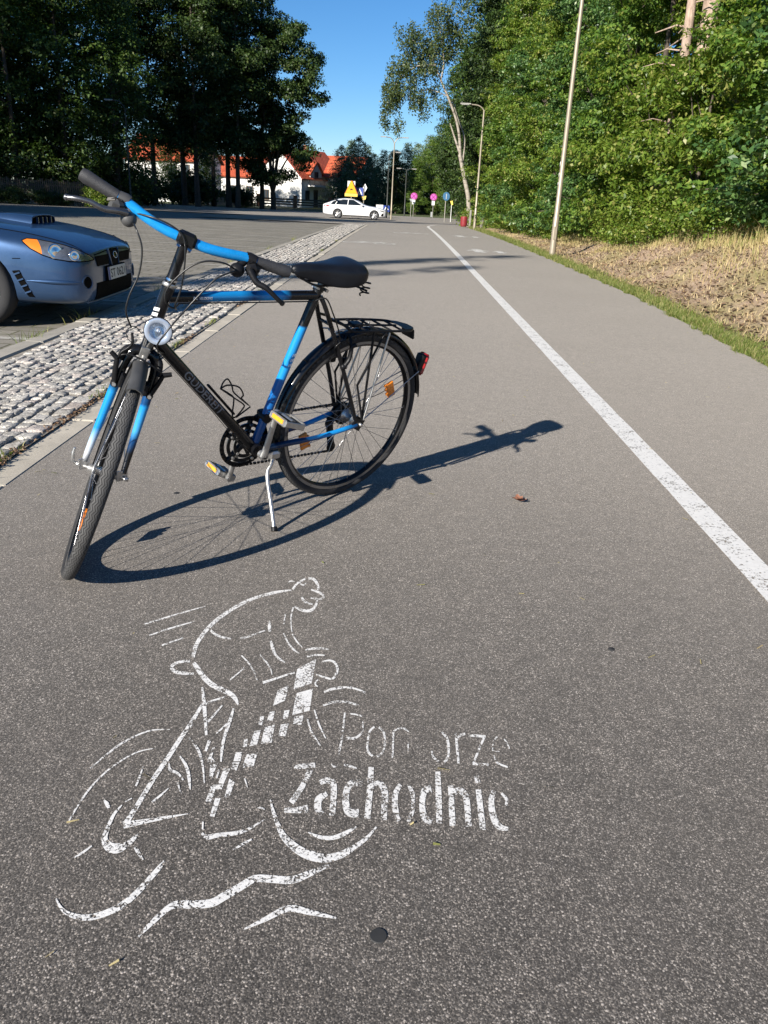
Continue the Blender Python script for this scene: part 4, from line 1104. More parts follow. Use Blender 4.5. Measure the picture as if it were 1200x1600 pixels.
def patch(bvh, poly3, direc, name, mat, parent, off=.004, n=10, thick=None):
    """polygon (4 chains as a quad grid of corner curves: top list, bottom list) pressed onto the body along direc"""
    top, bot = poly3; d = Vector(direc).normalized(); m = len(top); V = []; ok = True
    for i in range(m):
        for k in range(n + 1):
            p = Vector(top[i]).lerp(Vector(bot[i]), k / n)
            h = bvh.ray_cast(p - d * 1.5, d)
            q = h[0] if h[0] is not None else p
            V.append(q - d * off)
    F = [(i * (n + 1) + k, i * (n + 1) + k + 1, (i + 1) * (n + 1) + k + 1, (i + 1) * (n + 1) + k) for i in range(m - 1) for k in range(n)]
    mb = MB(); mb.add(V, F, True)
    # a rim that goes back into the body
    ring = [i * (n + 1) for i in range(m)] + [(m - 1) * (n + 1) + k for k in range(1, n + 1)] + [i * (n + 1) + n for i in range(m - 2, -1, -1)] + [k for k in range(n - 1, 0, -1)]
    W = [V[r] for r in ring]; W2 = [w + d * (off + .02) for w in W]; q = len(W)
    mb.add(W + W2, [(i, (i + 1) % q, q + (i + 1) % q, q + i) for i in range(q)], False)
    return mb.build(name, mat, parent)
def line(a, b, n): return [tuple(Vector(a).lerp(Vector(b), i / n)) for i in range(n + 1)]
def wheel(parent, x, y, z, r, w, s, spokes=5, rim=.68):
    b = MB(); ri = r * rim
    b.lathe([(ri, -w / 2 + .012), (ri + .02, -w / 2), (r - .03, -w / 2 + .004), (r - .006, -w / 2 + .03), (r, 0), (r - .006, w / 2 - .03), (r - .03, w / 2 - .004), (ri + .02, w / 2), (ri, w / 2 - .012)], (x, y, z), (0, 1, 0), 48)
    t = b.build('wheel', M_TYRE, parent)
    b = MB(); yo = y + s * (w / 2 - .03)
    b.lathe([(ri * .99, s * (w / 2 - .008)), (ri * .93, s * (w / 2 - .02)), (ri * .90, s * (w / 2 - .08)), (ri * .9, -s * w / 2)], (x, y, z), (0, 1, 0), 48)
    for k in range(spokes):
        a = 2 * pi * k / spokes + .3
        for da in (-.17, .17):
            p0 = (x + ri * .16 * cos(a + da * 2), yo - s * .0, z + ri * .16 * sin(a + da * 2)); p1 = (x + ri * .95 * cos(a + da), yo + s * .012, z + ri * .95 * sin(a + da))
            b.tube([p0, p1], [.028, .022], 8)
    b.lathe([(0, s * .03), (.05, s * .026), (.065, s * .0), (.07, -s * .05)], (x, yo, z), (0, 1, 0), 20)
    b.build('rim', M_ALLOY, t)
    b = MB(); b.lathe([(.02, 0), (ri * .72, 0), (ri * .72, -s * .02), (.02, -s * .02)], (x, yo - s * .07, z), (0, 1, 0), 24); b.build('brake_disc', M_GALV, t)
    return t
def cabin_windows(bv, par, xs_, zlo, zhi, glass=M_CGLASS):
    """side windows pressed on both flanks; xs_ = list of (x rear-bottom, x rear-top, x front-top, x front-bottom)"""
    for s in (-1, 1):
        for a, b, c, d in xs_:
            top = line((b, s * 1.2, zhi), (c, s * 1.2, zhi), 6); bot = line((a, s * 1.2, zlo), (d, s * 1.2, zlo), 6)
            patch(bv, (top, bot), (0, -s, 0), 'window', glass, par, .006, 6)

# ---- the blue car at the left edge
car = empty('parked_car', (-3.61, 7.72, -.045), radians(1.5)); tag(car, 'blue saloon car with bonnet scoop and amber corner lamps parked at the left edge', 'car')
# x forward from the front axle: section(x, zb, w, zw, ws, zs, wt, zt, zc)
secs = [(.930, .31, .52, .40, .51, .50, .47, .585, .61), (.915, .225, .64, .39, .63, .54, .57, .63, .655), (.875, .20, .74, .39, .725, .58, .63, .66, .69), (.78, .19, .815, .40, .80, .63, .665, .71, .738), (.60, .19, .85, .42, .83, .675, .675, .758, .788), (.36, .19, .868, .45, .848, .72, .685, .81, .84),
        (0, .19, .87, .50, .855, .775, .69, .85, .875), (-.35, .19, .868, .52, .86, .82, .70, .885, .915), (-.52, .19, .868, .52, .86, .85, .70, .92, .945), (-.95, .19, .868, .52, .855, .88, .63, 1.20, 1.22), (-1.25, .19, .868, .52, .855, .89, .58, 1.375, 1.40), (-1.75, .19, .868, .52, .855, .90, .57, 1.425, 1.455), (-2.3, .19, .868, .53, .855, .91, .57, 1.40, 1.43), (-2.75, .2, .868, .55, .855, .93, .61, 1.24, 1.27),
        (-3.05, .22, .86, .56, .845, .95, .68, 1.04, 1.06), (-3.3, .26, .84, .58, .82, .95, .70, 1.0, 1.02), (-3.5, .3, .78, .6, .76, .93, .66, .985, 1.0), (-3.56, .36, .68, .6, .66, .88, .58, .93, .94)]
body = car_body(car, secs, M_CARBLUE, [(0, .315), (-2.525, .315)], .355)
bv = bvh_of(body)
for x in (0, -2.525):
    for s in (-1, 1): wheel(car, x, s * .755, .315, .315, .205, s)
cabin_windows(bv, car, [(-1.62, -1.58, -1.32, -.86), (-2.48, -2.28, -1.66, -1.70)], .935, 1.36)
patch(bv, (line((-1.27, -.52, 1.5), (-1.27, .52, 1.5), 8), line((-.60, -.66, 1.5), (-.60, .66, 1.5), 8)), (0, 0, -1), 'windscreen', M_CGLASS, car, .006)
patch(bv, (line((-2.42, -.5, 1.6), (-2.42, .5, 1.6), 8), line((-2.98, -.6, 1.6), (-2.98, .6, 1.6), 8)), (0, 0, -1), 'rear_window', M_CGLASS, car, .006)
for s in (-1, 1):
    D = (-.62, -s * .78, 0)
    top = [(.47, s * .855, .728), (.52, s * .85, .743), (.60, s * .83, .738), (.68, s * .80, .722), (.76, s * .74, .70), (.83, s * .67, .668), (.885, s * .59, .626), (.915, s * .52, .585)]
    bot = [(.475, s * .855, .712), (.52, s * .855, .668), (.60, s * .835, .620), (.68, s * .805, .590), (.76, s * .745, .575), (.83, s * .675, .569), (.885, s * .595, .570), (.915, s * .525, .576)]
    hl = patch(bv, (top[2:], bot[2:]), D, 'headlight', M_LENS, car, .006)
    patch(bv, (top[:3], [Vector(bot[0]).lerp(Vector(top[0]), .05), bot[1], bot[2]]), D, 'indicator', M_ORANGE, hl, .006)
    for (lx, ly, lz, lr) in ((.69, .79, .650, .056), (.80, .70, .618, .040)):
        h = bv.ray_cast(Vector((lx, s * ly, lz)) - Vector(D) * 1, Vector(D)); q = h[0] - Vector(D).normalized() * .008
        b = MB(); b.lathe([(lr * 1.15, 0), (lr * 1.05, .006), (lr * .9, .003), (lr * .5, .005), (0, .009)], q, (.75, s * .66, .1), 24); b.build('lamp_bowl', M_CHROME, hl)
    rim_ = []
    for q in list(top) + list(bot[::-1]):
        h = bv.ray_cast(Vector(q) - Vector(D).normalized() * 1.5, Vector(D)); rim_.append(h[0] - Vector(D).normalized() * .006)
    b = MB(); b.tube(rim_, .0045, 6, closed=True); b.build('seal', M_BLKPL_SHADE, hl)
    b = MB(); b.tube([Vector(rim_[2]), Vector(rim_[len(rim_) - 3])], .004, 6); b.build('divider', M_CHROME, hl)
    # corner vent behind the bumper edge
    patch(bv, ([(.345, s * .9, .485), (.405, s * .9, .492)], [(.45, s * .9, .275), (.50, s * .9, .272)]), (0, -s, 0), 'side_vent', M_BLKPL_SHADE, car, .004, 8)
    for k in range(4):
        z = .315 + .05 * k; xx = .45 - (z - .275) * .48
        h = bv.ray_cast(Vector((xx + .025, s * 2, z)), Vector((0, -s, 0)))
        if h[0]: b = MB(); b.box(h[0] + Vector((0, s * .006, 0)), (.055, .014, .012), Matrix.Rotation(radians(-20), 3, 'Y')); b.build('vent_fin', M_CARBLUE, car)
    # bumper crease
    pts = []
    for i in range(10):
        t = i / 9; P = Vector((.53 + .27 * t, s * (.95 - .3 * t), .41 - .012 * t)); h = bv.ray_cast(P - Vector(D) * 1, Vector(D)); pts.append(h[0])
    b = MB(); b.tube(pts, [.004 + .016 * sin(pi * i / 9) for i in range(10)], 8); b.build('bumper_crease', M_CARBLUE, car)
    # fog lamp recess
    P = Vector((.88, s * .66, .395)); Df = Vector((-.9, -s * .42, 0)); h = bv.ray_cast(P - Df, Df)
    b = MB(); b.lathe([(.064, -.01), (.06, .004), (.05, .0), (.046, -.02), (0, -.022)], h[0] + Vector((.002, 0, 0)), (-Df), 26); fl = b.build('fog_lamp', M_CARBLUE, car)
    b = MB(); b.lathe([(.052, -.006), (.03, -.002), (0, -.001)], h[0] + Vector((.006, 0, 0)), (-Df), 22); b.build('cover', M_BLKPL_SHADE, fl)
    # mirror
    b = MB(); b.sphere((-.78, s * .97, .99), .1, 14, 10, (.75, 1.0, .72)); b.tube([(-.78, s * .84, .95), (-.78, s * .93, .97)], .025, 8); b.build('wing_mirror', M_CARBLUE, car)
    # door gaps and handle
    for xx in (-.45, -1.5, -2.4):
        pts = []
        for i in range(8):
            h = bv.ray_cast(Vector((xx, s * 2, .28 + .60 * i / 7)), Vector((0, -s, 0)))
            if h[0]: pts.append(h[0] - Vector((0, s * .001, 0)))
        b = MB(); b.tube(pts, .004, 5); b.build('door_gap', M_BLKPL_SHADE, car)
    for xx in (-1.35, -2.25):
        b = MB(); b.box((xx, s * .868, .80), (.17, .03, .03), bev=.01); b.build('door_handle', M_CARBLUE, car)
# flap line between wing and bumper, bonnet edge
for s in (-1, 1):
    pts = []
    for i in range(14):
        t = i / 13; xx = .36 + .06 * t * t; zz = .60 - .012 * t
        h = bv.ray_cast(Vector((-.0 + .42 * t, s * 2, .575 + .01 * t)), Vector((0, -s, 0))); 
        if h[0] and t > .78: pts.append(h[0])
    if len(pts) > 1: b = MB(); b.tube(pts, .0035, 5); b.build('bumper_gap', M_BLKPL_SHADE, car)
    pts = []
    for i in range(20):
        t = i / 19; h = bv.ray_cast(Vector((-.5 + 1.36 * t, s * (.745 - .12 * t ** 2.2), 2)), Vector((0, 0, -1)))
        if h[0]: pts.append(h[0])
    b = MB(); b.tube(pts, .005, 5); b.build('bonnet_gap', M_BLKPL_SHADE, car)
DX = (-1, 0, 0)
patch(bv, ([(2, y, .60) for y in np.linspace(-.50, -.15, 5)], [(2, y, .515) for y in np.linspace(-.46, -.165, 5)]), DX, 'grille', M_BLKPL_SHADE, car, .008)
patch(bv, ([(2, y, .60) for y in np.linspace(.15, .50, 5)], [(2, y, .515) for y in np.linspace(.165, .46, 5)]), DX, 'grille', M_BLKPL_SHADE, car, .008)
gc = patch(bv, ([(2, y, .635 - .3 * y * y) for y in np.linspace(-.13, .13, 7)], [(2, y, .49) for y in np.linspace(-.085, .085, 7)]), DX, 'grille', M_BLKPL_SHADE, car, .010)
b = MB(); fr = [(-.14, .64), (-.10, .485), (.10, .485), (.14, .64)]
pts = [Vector(bv.ray_cast(Vector((2, y, z)), Vector(DX))[0]) + Vector((.008, 0, 0)) for y, z in fr]; b.tube(pts, .012, 8); b.build('grille_surround', M_CARBLUE, gc)
hc = Vector(bv.ray_cast(Vector((2, 0, .585)), Vector(DX))[0]) + Vector((.018, 0, 0))
b = MB(); R_ = Matrix.Rotation(radians(-14), 3, 'Y')
b.tube([hc + R_ @ Vector((0, .05 * cos(2 * pi * k / 28), .029 * sin(2 * pi * k / 28))) for k in range(28)], .004, 6, closed=True)
for (u, v, q) in ((-.022, .008, .010), (.004, .012, .006), (.02, .004, .006), (-.004, -.010, .006), (.012, -.012, .006), (.028, -.006, .005)):
    P = [hc + R_ @ Vector((.002, u + (q if k % 2 == 0 else q * .3) * sin(k * pi / 4), v + (q if k % 2 == 0 else q * .3) * cos(k * pi / 4))) for k in range(8)]; b.add(P, [tuple(range(8))], False)
b.build('badge', M_CHROME, gc)
patch(bv, ([(2, y, .375) for y in np.linspace(-.50, .50, 11)], [(2, y, .235) for y in np.linspace(-.54, .54, 11)]), DX, 'lower_intake', M_BLKPL_SHADE, car, .007)  # flush patch, the shade of the recess is in its black
b = MB(); pts = []
for i in range(21):
    yy = -.62 + 1.24 * i / 20; h = bv.ray_cast(Vector((2, yy, .222)), Vector(DX))
    if h[0]: pts.append(h[0] + Vector((.004, 0, 0)))
b.tube(pts, .014, 8); b.build('bumper_lip', M_CARBLUE, car)
b = MB(); pts = []
for i in range(25):
    yy = -.50 + 1.0 * i / 24; h = bv.ray_cast(Vector((2, yy, .612 + .03 * (1 - abs(yy) / .5) )), Vector(DX))
    if h[0]: pts.append(h[0])
b.tube(pts, .005, 6); b.build('bonnet_gap', M_BLKPL_SHADE, car)
# bonnet scoop
b = MB(); rings = []
for xx, w, h in ((-.14, .20, .005), (-.06, .235, .026), (.07, .26, .046), (.22, .265, .056), (.305, .265, .054)):
    base = bv.ray_cast(Vector((xx, 0, 2)), Vector((0, 0, -1)))[0].z
    rings.append([(xx, -w, base - .02), (xx, -w + .02, base + h * .75), (xx, -w * .6, base + h), (xx, 0, base + h * 1.06), (xx, w * .6, base + h), (xx, w - .02, base + h * .75), (xx, w, base - .02)])
b.loft(rings, closed=False, cap0=False, cap1=False); sc_o = b.build('bonnet_scoop', M_CARBLUE, car)
b = MB(); x0 = .304; base = bv.ray_cast(Vector((x0, 0, 2)), Vector((0, 0, -1)))[0].z
b.add([(x0, -.255, base - .01), (x0, .255, base - .01), (x0, .235, base + .05), (x0, 0, base + .057), (x0, -.235, base + .05)], [(0, 1, 2, 3, 4)], False); b.build('scoop_mouth', M_BLKPL_SHADE, sc_o)
b = MB()
for k in range(4): b.box((x0 + .012, -.15 + .1 * k, base + .018), (.02, .022, .06))
b.build('scoop_vane', M_CARBLUE, sc_o)
b = MB()
b.tube([(x0 + .004, -.27, base + .0), (x0 + .004, -.255, base + .045), (x0 + .004, -.16, base + .06), (x0 + .004, 0, base + .065), (x0 + .004, .16, base + .06), (x0 + .004, .255, base + .045), (x0 + .004, .27, base)], .008, 6); b.build('scoop_rim', M_CARBLUE, sc_o)
# number plate
pp = Vector((.945, 0, .435)); Rp = Matrix.Rotation(radians(-4), 3, 'Y')
b = MB(); b.box(pp, (.014, .54, .134), Rp, .004); npf = b.build('number_plate', M_BLKPL_SHADE, car)
b = MB(); b.box(pp + Vector((.0085, 0, 0)), (.004, .515, .112), Rp, .001); b.build('plate_face', M_PLATE, npf)
b = MB(); b.box(pp + Vector((.0095, -.237, 0)), (.004, .04, .110), Rp); b.build('country_band', M_BLUE, npf)
TV, TF = text_verts("ST 0621", .105, .0015)
wmx = max(v[0] for v in TV); b = MB(); b.add([pp + Rp @ Vector((.0112, -.20 + v[0] * .43 / wmx, -.037 + v[1])) for v in TV], TF, False); b.build('plate_lettering', M_BLK, npf)
for s in (-1, 1):
    patch(bv, (line((-3.2, s * 1.2, .93), (-3.5, s * 1.2, .92), 4), line((-3.25, s * 1.2, .74), (-3.5, s * 1.2, .74), 4)), (0, -s, 0), 'tail_light', M_REDL, car, .006, 5)
# underside so that no light shines through the arches
b = MB(); b.box((-1.3, 0, .30), (3.6, 1.1, .2)); b.build('underbody', M_BLKPL_SHADE, car)

# ---- the white saloon crossing ahead
wc = empty('white_saloon', (-2.15, 65.6, -.555), radians(1)); tag(wc, 'white saloon car standing side on across the road at the end of the path', 'car')
secs = [(.93, .30, .50, .42, .48, .55, .42, .62, .64), (.88, .22, .66, .42, .64, .60, .54, .68, .71), (.72, .18, .80, .45, .78, .66, .62, .76, .79), (.4, .17, .90, .48, .87, .74, .70, .84, .87),
        (0, .17, .925, .52, .90, .82, .74, .90, .93), (-.55, .17, .93, .54, .91, .88, .76, .95, .98), (-.8, .17, .93, .54, .91, .90, .74, 1.03, 1.06), (-1.25, .17, .93, .54, .905, .91, .64, 1.30, 1.33), (-1.75, .17, .93, .55, .905, .92, .60, 1.43, 1.46), (-2.4, .17, .93, .56, .905, .93, .59, 1.43, 1.465), (-3.0, .18, .93, .57, .905, .95, .60, 1.32, 1.355),
        (-3.45, .2, .92, .58, .89, .98, .64, 1.13, 1.16), (-3.75, .24, .90, .6, .86, .98, .66, 1.03, 1.05), (-3.9, .3, .82, .62, .79, .94, .62, .99, 1.0), (-3.95, .38, .7, .62, .68, .88, .56, .93, .94)]
wb_ = car_body(wc, secs, M_CARWHITE, [(0, .34), (-2.8, .34)], .375)
bw = bvh_of(wb_)
for x in (0, -2.8):
    for s in (-1, 1): wheel(wc, x, s * .80, .335, .335, .22, s, 5, .74)
cabin_windows(bw, wc, [(-2.02, -1.98, -1.62, -.92), (-2.95, -2.75, -2.04, -2.08), (-3.35, -3.05, -2.82, -3.02)], .985, 1.36)
patch(bw, (line((-1.52, -.52, 1.8), (-1.52, .52, 1.8), 8), line((-.82, -.66, 1.8), (-.82, .66, 1.8), 8)), (0, 0, -1), 'windscreen', M_CGLASS, wc, .006)
patch(bw, (line((-2.9, -.5, 1.8), (-2.9, .5, 1.8), 8), line((-3.5, -.58, 1.8), (-3.5, .58, 1.8), 8)), (0, 0, -1), 'rear_window', M_CGLASS, wc, .006)
for s in (-1, 1):
    patch(bw, (line((.45, s * 1.1, .72), (.84, s * 1.1, .66), 6), line((.55, s * 1.1, .64), (.86, s * 1.1, .58), 6)), (-.4, -s, 0), 'headlight', M_LENS, wc, .006, 5)
    patch(bw, (line((.70, s * 1.1, .46), (.86, s * 1.1, .50), 4), line((.62, s * 1.1, .30), (.84, s * 1.1, .28), 4)), (-.5, -s, 0), 'bumper_intake', M_BLKPL_SHADE, wc, .006, 5)
    patch(bw, (line((-3.35, s * 1.2, .93), (-3.85, s * 1.2, .92), 5), line((-3.5, s * 1.2, .84), (-3.85, s * 1.2, .80), 5)), (0, -s, 0), 'tail_light', M_REDL, wc, .006, 4)
    patch(bw, (line((-.42, s * 1.2, .26), (-2.4, s * 1.2, .26), 6), line((-.42, s * 1.2, .19), (-2.4, s * 1.2, .19), 6)), (0, -s, 0), 'sill', M_BLKPL_SHADE, wc, .006, 2)
    b = MB(); b.sphere((-.95, s * 1.0, 1.0), .11, 12, 8, (.8, 1, .7)); b.tube([(-.95, s * .86, .97), (-.95, s * .95, .98)], .03, 6); b.build('wing_mirror', M_CARWHITE, wc)
    for xx in (-1.75, -2.7): b = MB(); b.box((xx, s * .925, .86), (.19, .035, .03), bev=.01); b.build('door_handle', M_CHROME, wc)
    for xx in (-.55, -1.95, -2.95):
        pts = []
        for i in range(8):
            h = bw.ray_cast(Vector((xx - (.1 * i / 7 if xx < -2.5 else 0), s * 2, .3 + .62 * i / 7)), Vector((0, -s, 0)))
            if h[0]: pts.append(h[0] - Vector((0, s * .001, 0)))
        b = MB(); b.tube(pts, .005, 5); b.build('door_gap', M_BLKPL_SHADE, wc)
    b = MB(); b.tube([Vector(bw.ray_cast(Vector((x, s * 2, z)), Vector((0, -s, 0)))[0]) for x, z in ((-3.35, .985), (-2.9, 1.3), (-2.3, 1.39), (-1.8, 1.38), (-1.3, 1.18), (-.95, 1.0))], .012, 6); b.build('window_trim', M_CHROME, wc)
patch(bw, ([(2, y, .55) for y in np.linspace(-.4, .4, 7)], [(2, y, .36) for y in np.linspace(-.42, .42, 7)]), DX, 'grille', M_BLKPL_SHADE, wc, .008)
b = MB(); b.box((-1.4, 0, .30), (3.6, 1.2, .2)); b.build('underbody', M_BLKPL_SHADE, wc)
# ================================================================== THE BICYCLE
# local axes: x forward, y to the rider's left, z up, before the lean; the origin is under the rear axle
def ob_ramp(nt, axis, stops):
    s = node(nt, "ShaderNodeSeparateXYZ"); lk(nt, objco(nt), s.inputs[0])
    lo, hi = stops[0][0], stops[-1][0]
    mr = node(nt, "ShaderNodeMapRange"); mr.inputs['From Min'].default_value = lo; mr.inputs['From Max'].default_value = hi
    lk(nt, s.outputs[axis], mr.inputs['Value'])
    return ramp(nt, mr.outputs[0], [((p - lo) / (hi - lo), c) for p, c in stops])
BLU = (.010, .235, .58); NAV = (.004, .05, .16); BLK = (.006, .006, .007); SIL = (.5, .52, .54)
def bike_paint(name, axis=None, stops=None, col=BLK):
    m, nt, bs = new_mat(name)
    f = noise(nt, objco(nt), 35, 5, .7)
    c = ob_ramp(nt, axis, stops) if stops else None
    if c is None:
        c = ramp(nt, f, [(.3, tuple(x * .85 for x in col)), (.75, tuple(x * 1.2 for x in col))])
    dust = ramp(nt, noise(nt, objco(nt), 14, 6, .75), [(.62, (0, 0, 0)), (.85, (.14, .14, .14))])
    c = mixc(nt, dust, c, (.16, .15, .13))
    lk(nt, c, bs.inputs['Base Color'])
    lk(nt, ramp(nt, f, [(.3, (.22, .22, .22)), (.7, (.36, .36, .36))]), bs.inputs['Roughness'])
    bs.inputs['Coat Weight'].default_value = .5; bs.inputs['Coat Roughness'].default_value = .06; bs.inputs['Specular IOR Level'].default_value = .2
    return m
M_BK = bike_paint("bike_black_paint")
M_BB = bike_paint("bike_blue_paint", col=BLU)
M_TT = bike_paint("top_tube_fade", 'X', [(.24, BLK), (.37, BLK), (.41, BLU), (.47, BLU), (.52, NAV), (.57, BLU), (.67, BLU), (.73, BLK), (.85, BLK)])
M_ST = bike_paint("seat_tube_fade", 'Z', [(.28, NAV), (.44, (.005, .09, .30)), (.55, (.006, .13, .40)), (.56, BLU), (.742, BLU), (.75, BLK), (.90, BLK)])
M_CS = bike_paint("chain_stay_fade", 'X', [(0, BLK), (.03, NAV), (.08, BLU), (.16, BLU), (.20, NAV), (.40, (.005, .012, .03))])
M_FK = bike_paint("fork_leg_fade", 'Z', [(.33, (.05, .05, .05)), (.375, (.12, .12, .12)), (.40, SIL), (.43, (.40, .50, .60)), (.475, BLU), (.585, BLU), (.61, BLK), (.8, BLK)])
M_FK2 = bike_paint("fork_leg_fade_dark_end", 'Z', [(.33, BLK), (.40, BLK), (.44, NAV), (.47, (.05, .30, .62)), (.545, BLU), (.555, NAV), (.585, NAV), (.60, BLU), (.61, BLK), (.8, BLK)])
def tread_mat():
    m, nt, bs = new_mat("bicycle_tyre"); co = objco(nt)
    s = node(nt, "ShaderNodeSeparateXYZ"); lk(nt, co, s.inputs[0])
    th = math_n(nt, 'ARCTAN2', s.outputs['Z'], s.outputs['X'])
    tri = math_n(nt, 'PINGPONG', math_n(nt, 'MULTIPLY', math_n(nt, 'ADD', th, 4.0), 27.0), 1.0)
    v = math_n(nt, 'ADD', math_n(nt, 'MULTIPLY', s.outputs['Y'], 135.0), math_n(nt, 'MULTIPLY', tri, .85))
    fr = math_n(nt, 'FRACT', math_n(nt, 'ADD', v, 20.0)); g = ramp(nt, fr, [(.0, (0, 0, 0)), (.22, (0, 0, 0)), (.30, (1, 1, 1)), (.96, (1, 1, 1)), (1, (0, 0, 0))])
    f = noise(nt, co, 30, 5, .7)
    r = math_n(nt, 'SQRT', math_n(nt, 'ADD', math_n(nt, 'POWER', s.outputs['X'], 2.0), math_n(nt, 'POWER', s.outputs['Z'], 2.0)))
    top = ramp(nt, r, [(.334, (0, 0, 0)), (.341, (1, 1, 1))])
    dusty = ramp(nt, f, [(.3, (.045, .044, .044)), (.7, (.085, .083, .08))])
    side = ramp(nt, f, [(.3, (.012, .012, .013)), (.7, (.028, .027, .027))])
    c = mixc(nt, g, (.008, .008, .008), dusty); c = mixc(nt, top, side, c)
    lk(nt, c, bs.inputs['Base Color']); bs.inputs['Roughness'].default_value = .8
    bump(nt, math_n(nt, 'MULTIPLY', g, top), bs, 1.0, .003); return m
M_BTYRE = tread_mat()
M_RIM = pbr("black_rim", (.014, .014, .015), .28, .6, var=.2, vscale=20)
M_BRK = pbr("rim_brake_track", (.33, .33, .33), .3, .9, var=.12, vscale=30)
M_SPOKE = pbr("steel_spokes", (.42, .42, .43), .3, 1.0, var=.1)
M_SILV = pbr("brushed_alloy", (.50, .49, .47), .38, .85, var=.15, vscale=30)
M_LEV = pbr("dark_alloy_lever", (.16, .16, .165), .28, .85, var=.2, vscale=30)
M_BPL = pbr("bike_black_plastic", (.009, .009, .010), .42, var=.25, vscale=20, bmp=.15, bscale=200, spec=.22)
M_GPL = pbr("grey_mudguard_plastic", (.055, .055, .055), .55, var=.25, vscale=18)
M_GRIP = pbr("rubber_grip", (.028, .028, .031), .62, var=.25, vscale=25, bmp=.35, bscale=350)
M_SADDLE = pbr("saddle_vinyl", (.007, .008, .011), .36, var=.2, vscale=15, bmp=.2, bscale=400, spec=.3)
M_AMBER = pbr("amber_reflector", (.75, .22, .015), .25, var=.12, vscale=60, coat=.6)
M_AMBERY = pbr("amber_pedal_reflector", (.85, .36, .03), .25, var=.12, vscale=60, coat=.6)
M_DECAL = pbr("grey_decal", (.20, .205, .215), .45, var=.15, vscale=30)
M_DECW = pbr("white_decal", (.78, .78, .78), .4, var=.1)
M_CABLE = pbr("black_cable", (.012, .012, .012), .35, var=.1)
M_CHAIN = pbr("oily_chain", (.03, .026, .022), .45, .6, var=.3, vscale=60)
M_REFL = pbr("headlamp_reflector", (.62, .66, .72), .16, .75, var=.2, vscale=40)
M_CLEAR = pbr("lamp_clear_ring", (.40, .46, .56), .12, .35, var=.15, vscale=50, coat=.9)

BX, BY, BYAW, LEAN = -.22281, 3.12492, 3.90814, .21137
bike = empty('bicycle', (BX, BY, .00038))
bike.rotation_euler = (Matrix.Rotation(BYAW, 3, 'Z') @ Matrix.Rotation(-LEAN, 3, 'X')).to_euler()
tag(bike, 'black and blue trekking bicycle leaning on its kickstand on the asphalt path', 'bicycle')
R = .349; WB = 1.058; P0 = Vector((1.0134, 0, .33366)); A_ = Vector((-.32521, 0, .94564)); N_ = Vector((.94564, 0, .32521)); STEER = 1.04645
RS = Matrix.Rotation(STEER, 3, A_); LS = RS @ Vector((0, 1, 0)); NS = RS @ N_
def S(s, l, f): return P0 + A_ * (s + .003) + LS * l + NS * f
BBX, BBZ = .4465, .2975

# ---- frame
b = MB()
b.cur = 0
hb, ht = P0 + A_ * .405, P0 + A_ * .60
b.tube([hb, hb + A_ * .004, hb + A_ * .012, ht - A_ * .012, ht - A_ * .004, ht], [.0205, .0205, .0185, .0185, .0205, .0205], 18)
b.tube([(.853, 0, .742), (.64, 0, .508), (BBX, 0, BBZ)], .0185, 18)
b.tube([(BBX, -.036, BBZ), (BBX, .036, BBZ)], .023, 18)
for s in (-1, 1):
    b.tube(spline([(.246, s * .012, .853), (.215, s * .030, .79), (.10, s * .052, .545), (.026, s * .066, .372)], 5), [.0085] * 15 + [.007], 10)
    b.box((.008, s * .066, .352), (.05, .006, .05), Matrix.Rotation(radians(-30), 3, 'Y'))
b.tube([(.196, -.035, .753), (.196, .035, .753)], .006, 8)
b.cur = 1; b.tube([(.828, 0, .872), (.55, 0, .8635), (.258, 0, .8535)], .0165, 18)
b.cur = 2; b.tube([(BBX, 0, BBZ), (.35, 0, .583), (.2475, 0, .881)], .0165, 18); b.cur = 0; b.tube([(.251, 0, .868), (.246, 0, .886)], .0195, 16)
b.cur = 3
for s in (-1, 1): b.tube(spline([(BBX - .015, s * .028, BBZ + .0), (.33, s * .040, BBZ + .012), (.18, s * .053, .318), (.012, s * .0665, .346)], 5), [.0115] * 8 + [.0095] * 8, 12)
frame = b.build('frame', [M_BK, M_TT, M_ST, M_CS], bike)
b = MB(); b.tube([(.243, 0, .879), (.236, 0, .897)], .0135, 14); b.tube([(.262, -.0, .878), (.26, 0, .884)], .018, 14); b.tube([(.228, -.02, .874), (.228, .024, .874)], .0065, 8); b.build('seat_clamp', M_SILV, frame)
def tube_text(body, p0, p1, up, r, hgt, mat, parent, name='lettering', bold=0.0):
    V, F = text_verts(body, 1.0, bold, 3, .09); mx = max(v[0] for v in V); mn = min(v[0] for v in V); my = .72
    p0 = Vector(p0); p1 = Vector(p1); d = (p1 - p0); up = Vector(up); dn = d.normalized(); up = (up - dn * up.dot(dn)).normalized(); nn = dn.cross(up)
    out = []
    for v in V:
        t = (v[0] - mn) / (mx - mn); a = (v[1] / my - .5) * hgt / r
        out.append(p0 + d * t + (nn * cos(a) + up * sin(a)) * (r + .0008))
    b = MB(); b.add(out, F, False); return b.build(name, mat, parent)
UPD = (-.75, 0, .66)
tube_text("GUDEREIT", (.752, 0, .630), (.602, 0, .467), UPD, .0185, .026, M_DECAL, frame, bold=.012)
tube_text("VELOKING", (.722, 0, .8688), (.676, 0, .8674), (0, 0, 1), .0165, .0085, M_DECW, frame, bold=.02)
b = MB()   # little leaf-like emblem before the word
for k, (u, h) in enumerate(((0, .010), (.005, .008), (.010, .012))):
    x = .742 - u; P = []
    for (du, dv) in ((0, -.004), (.004, -.005), (.0055, h - .006), (.001, h - .004), (-.001, .0)):
        a = (dv) / .0165; P.append((x - du, .0172 * cos(a), .8694 + .0172 * sin(a)))
    b.add(P, [tuple(range(5))], False)
b.build('emblem', M_DECW, frame)
b = MB()
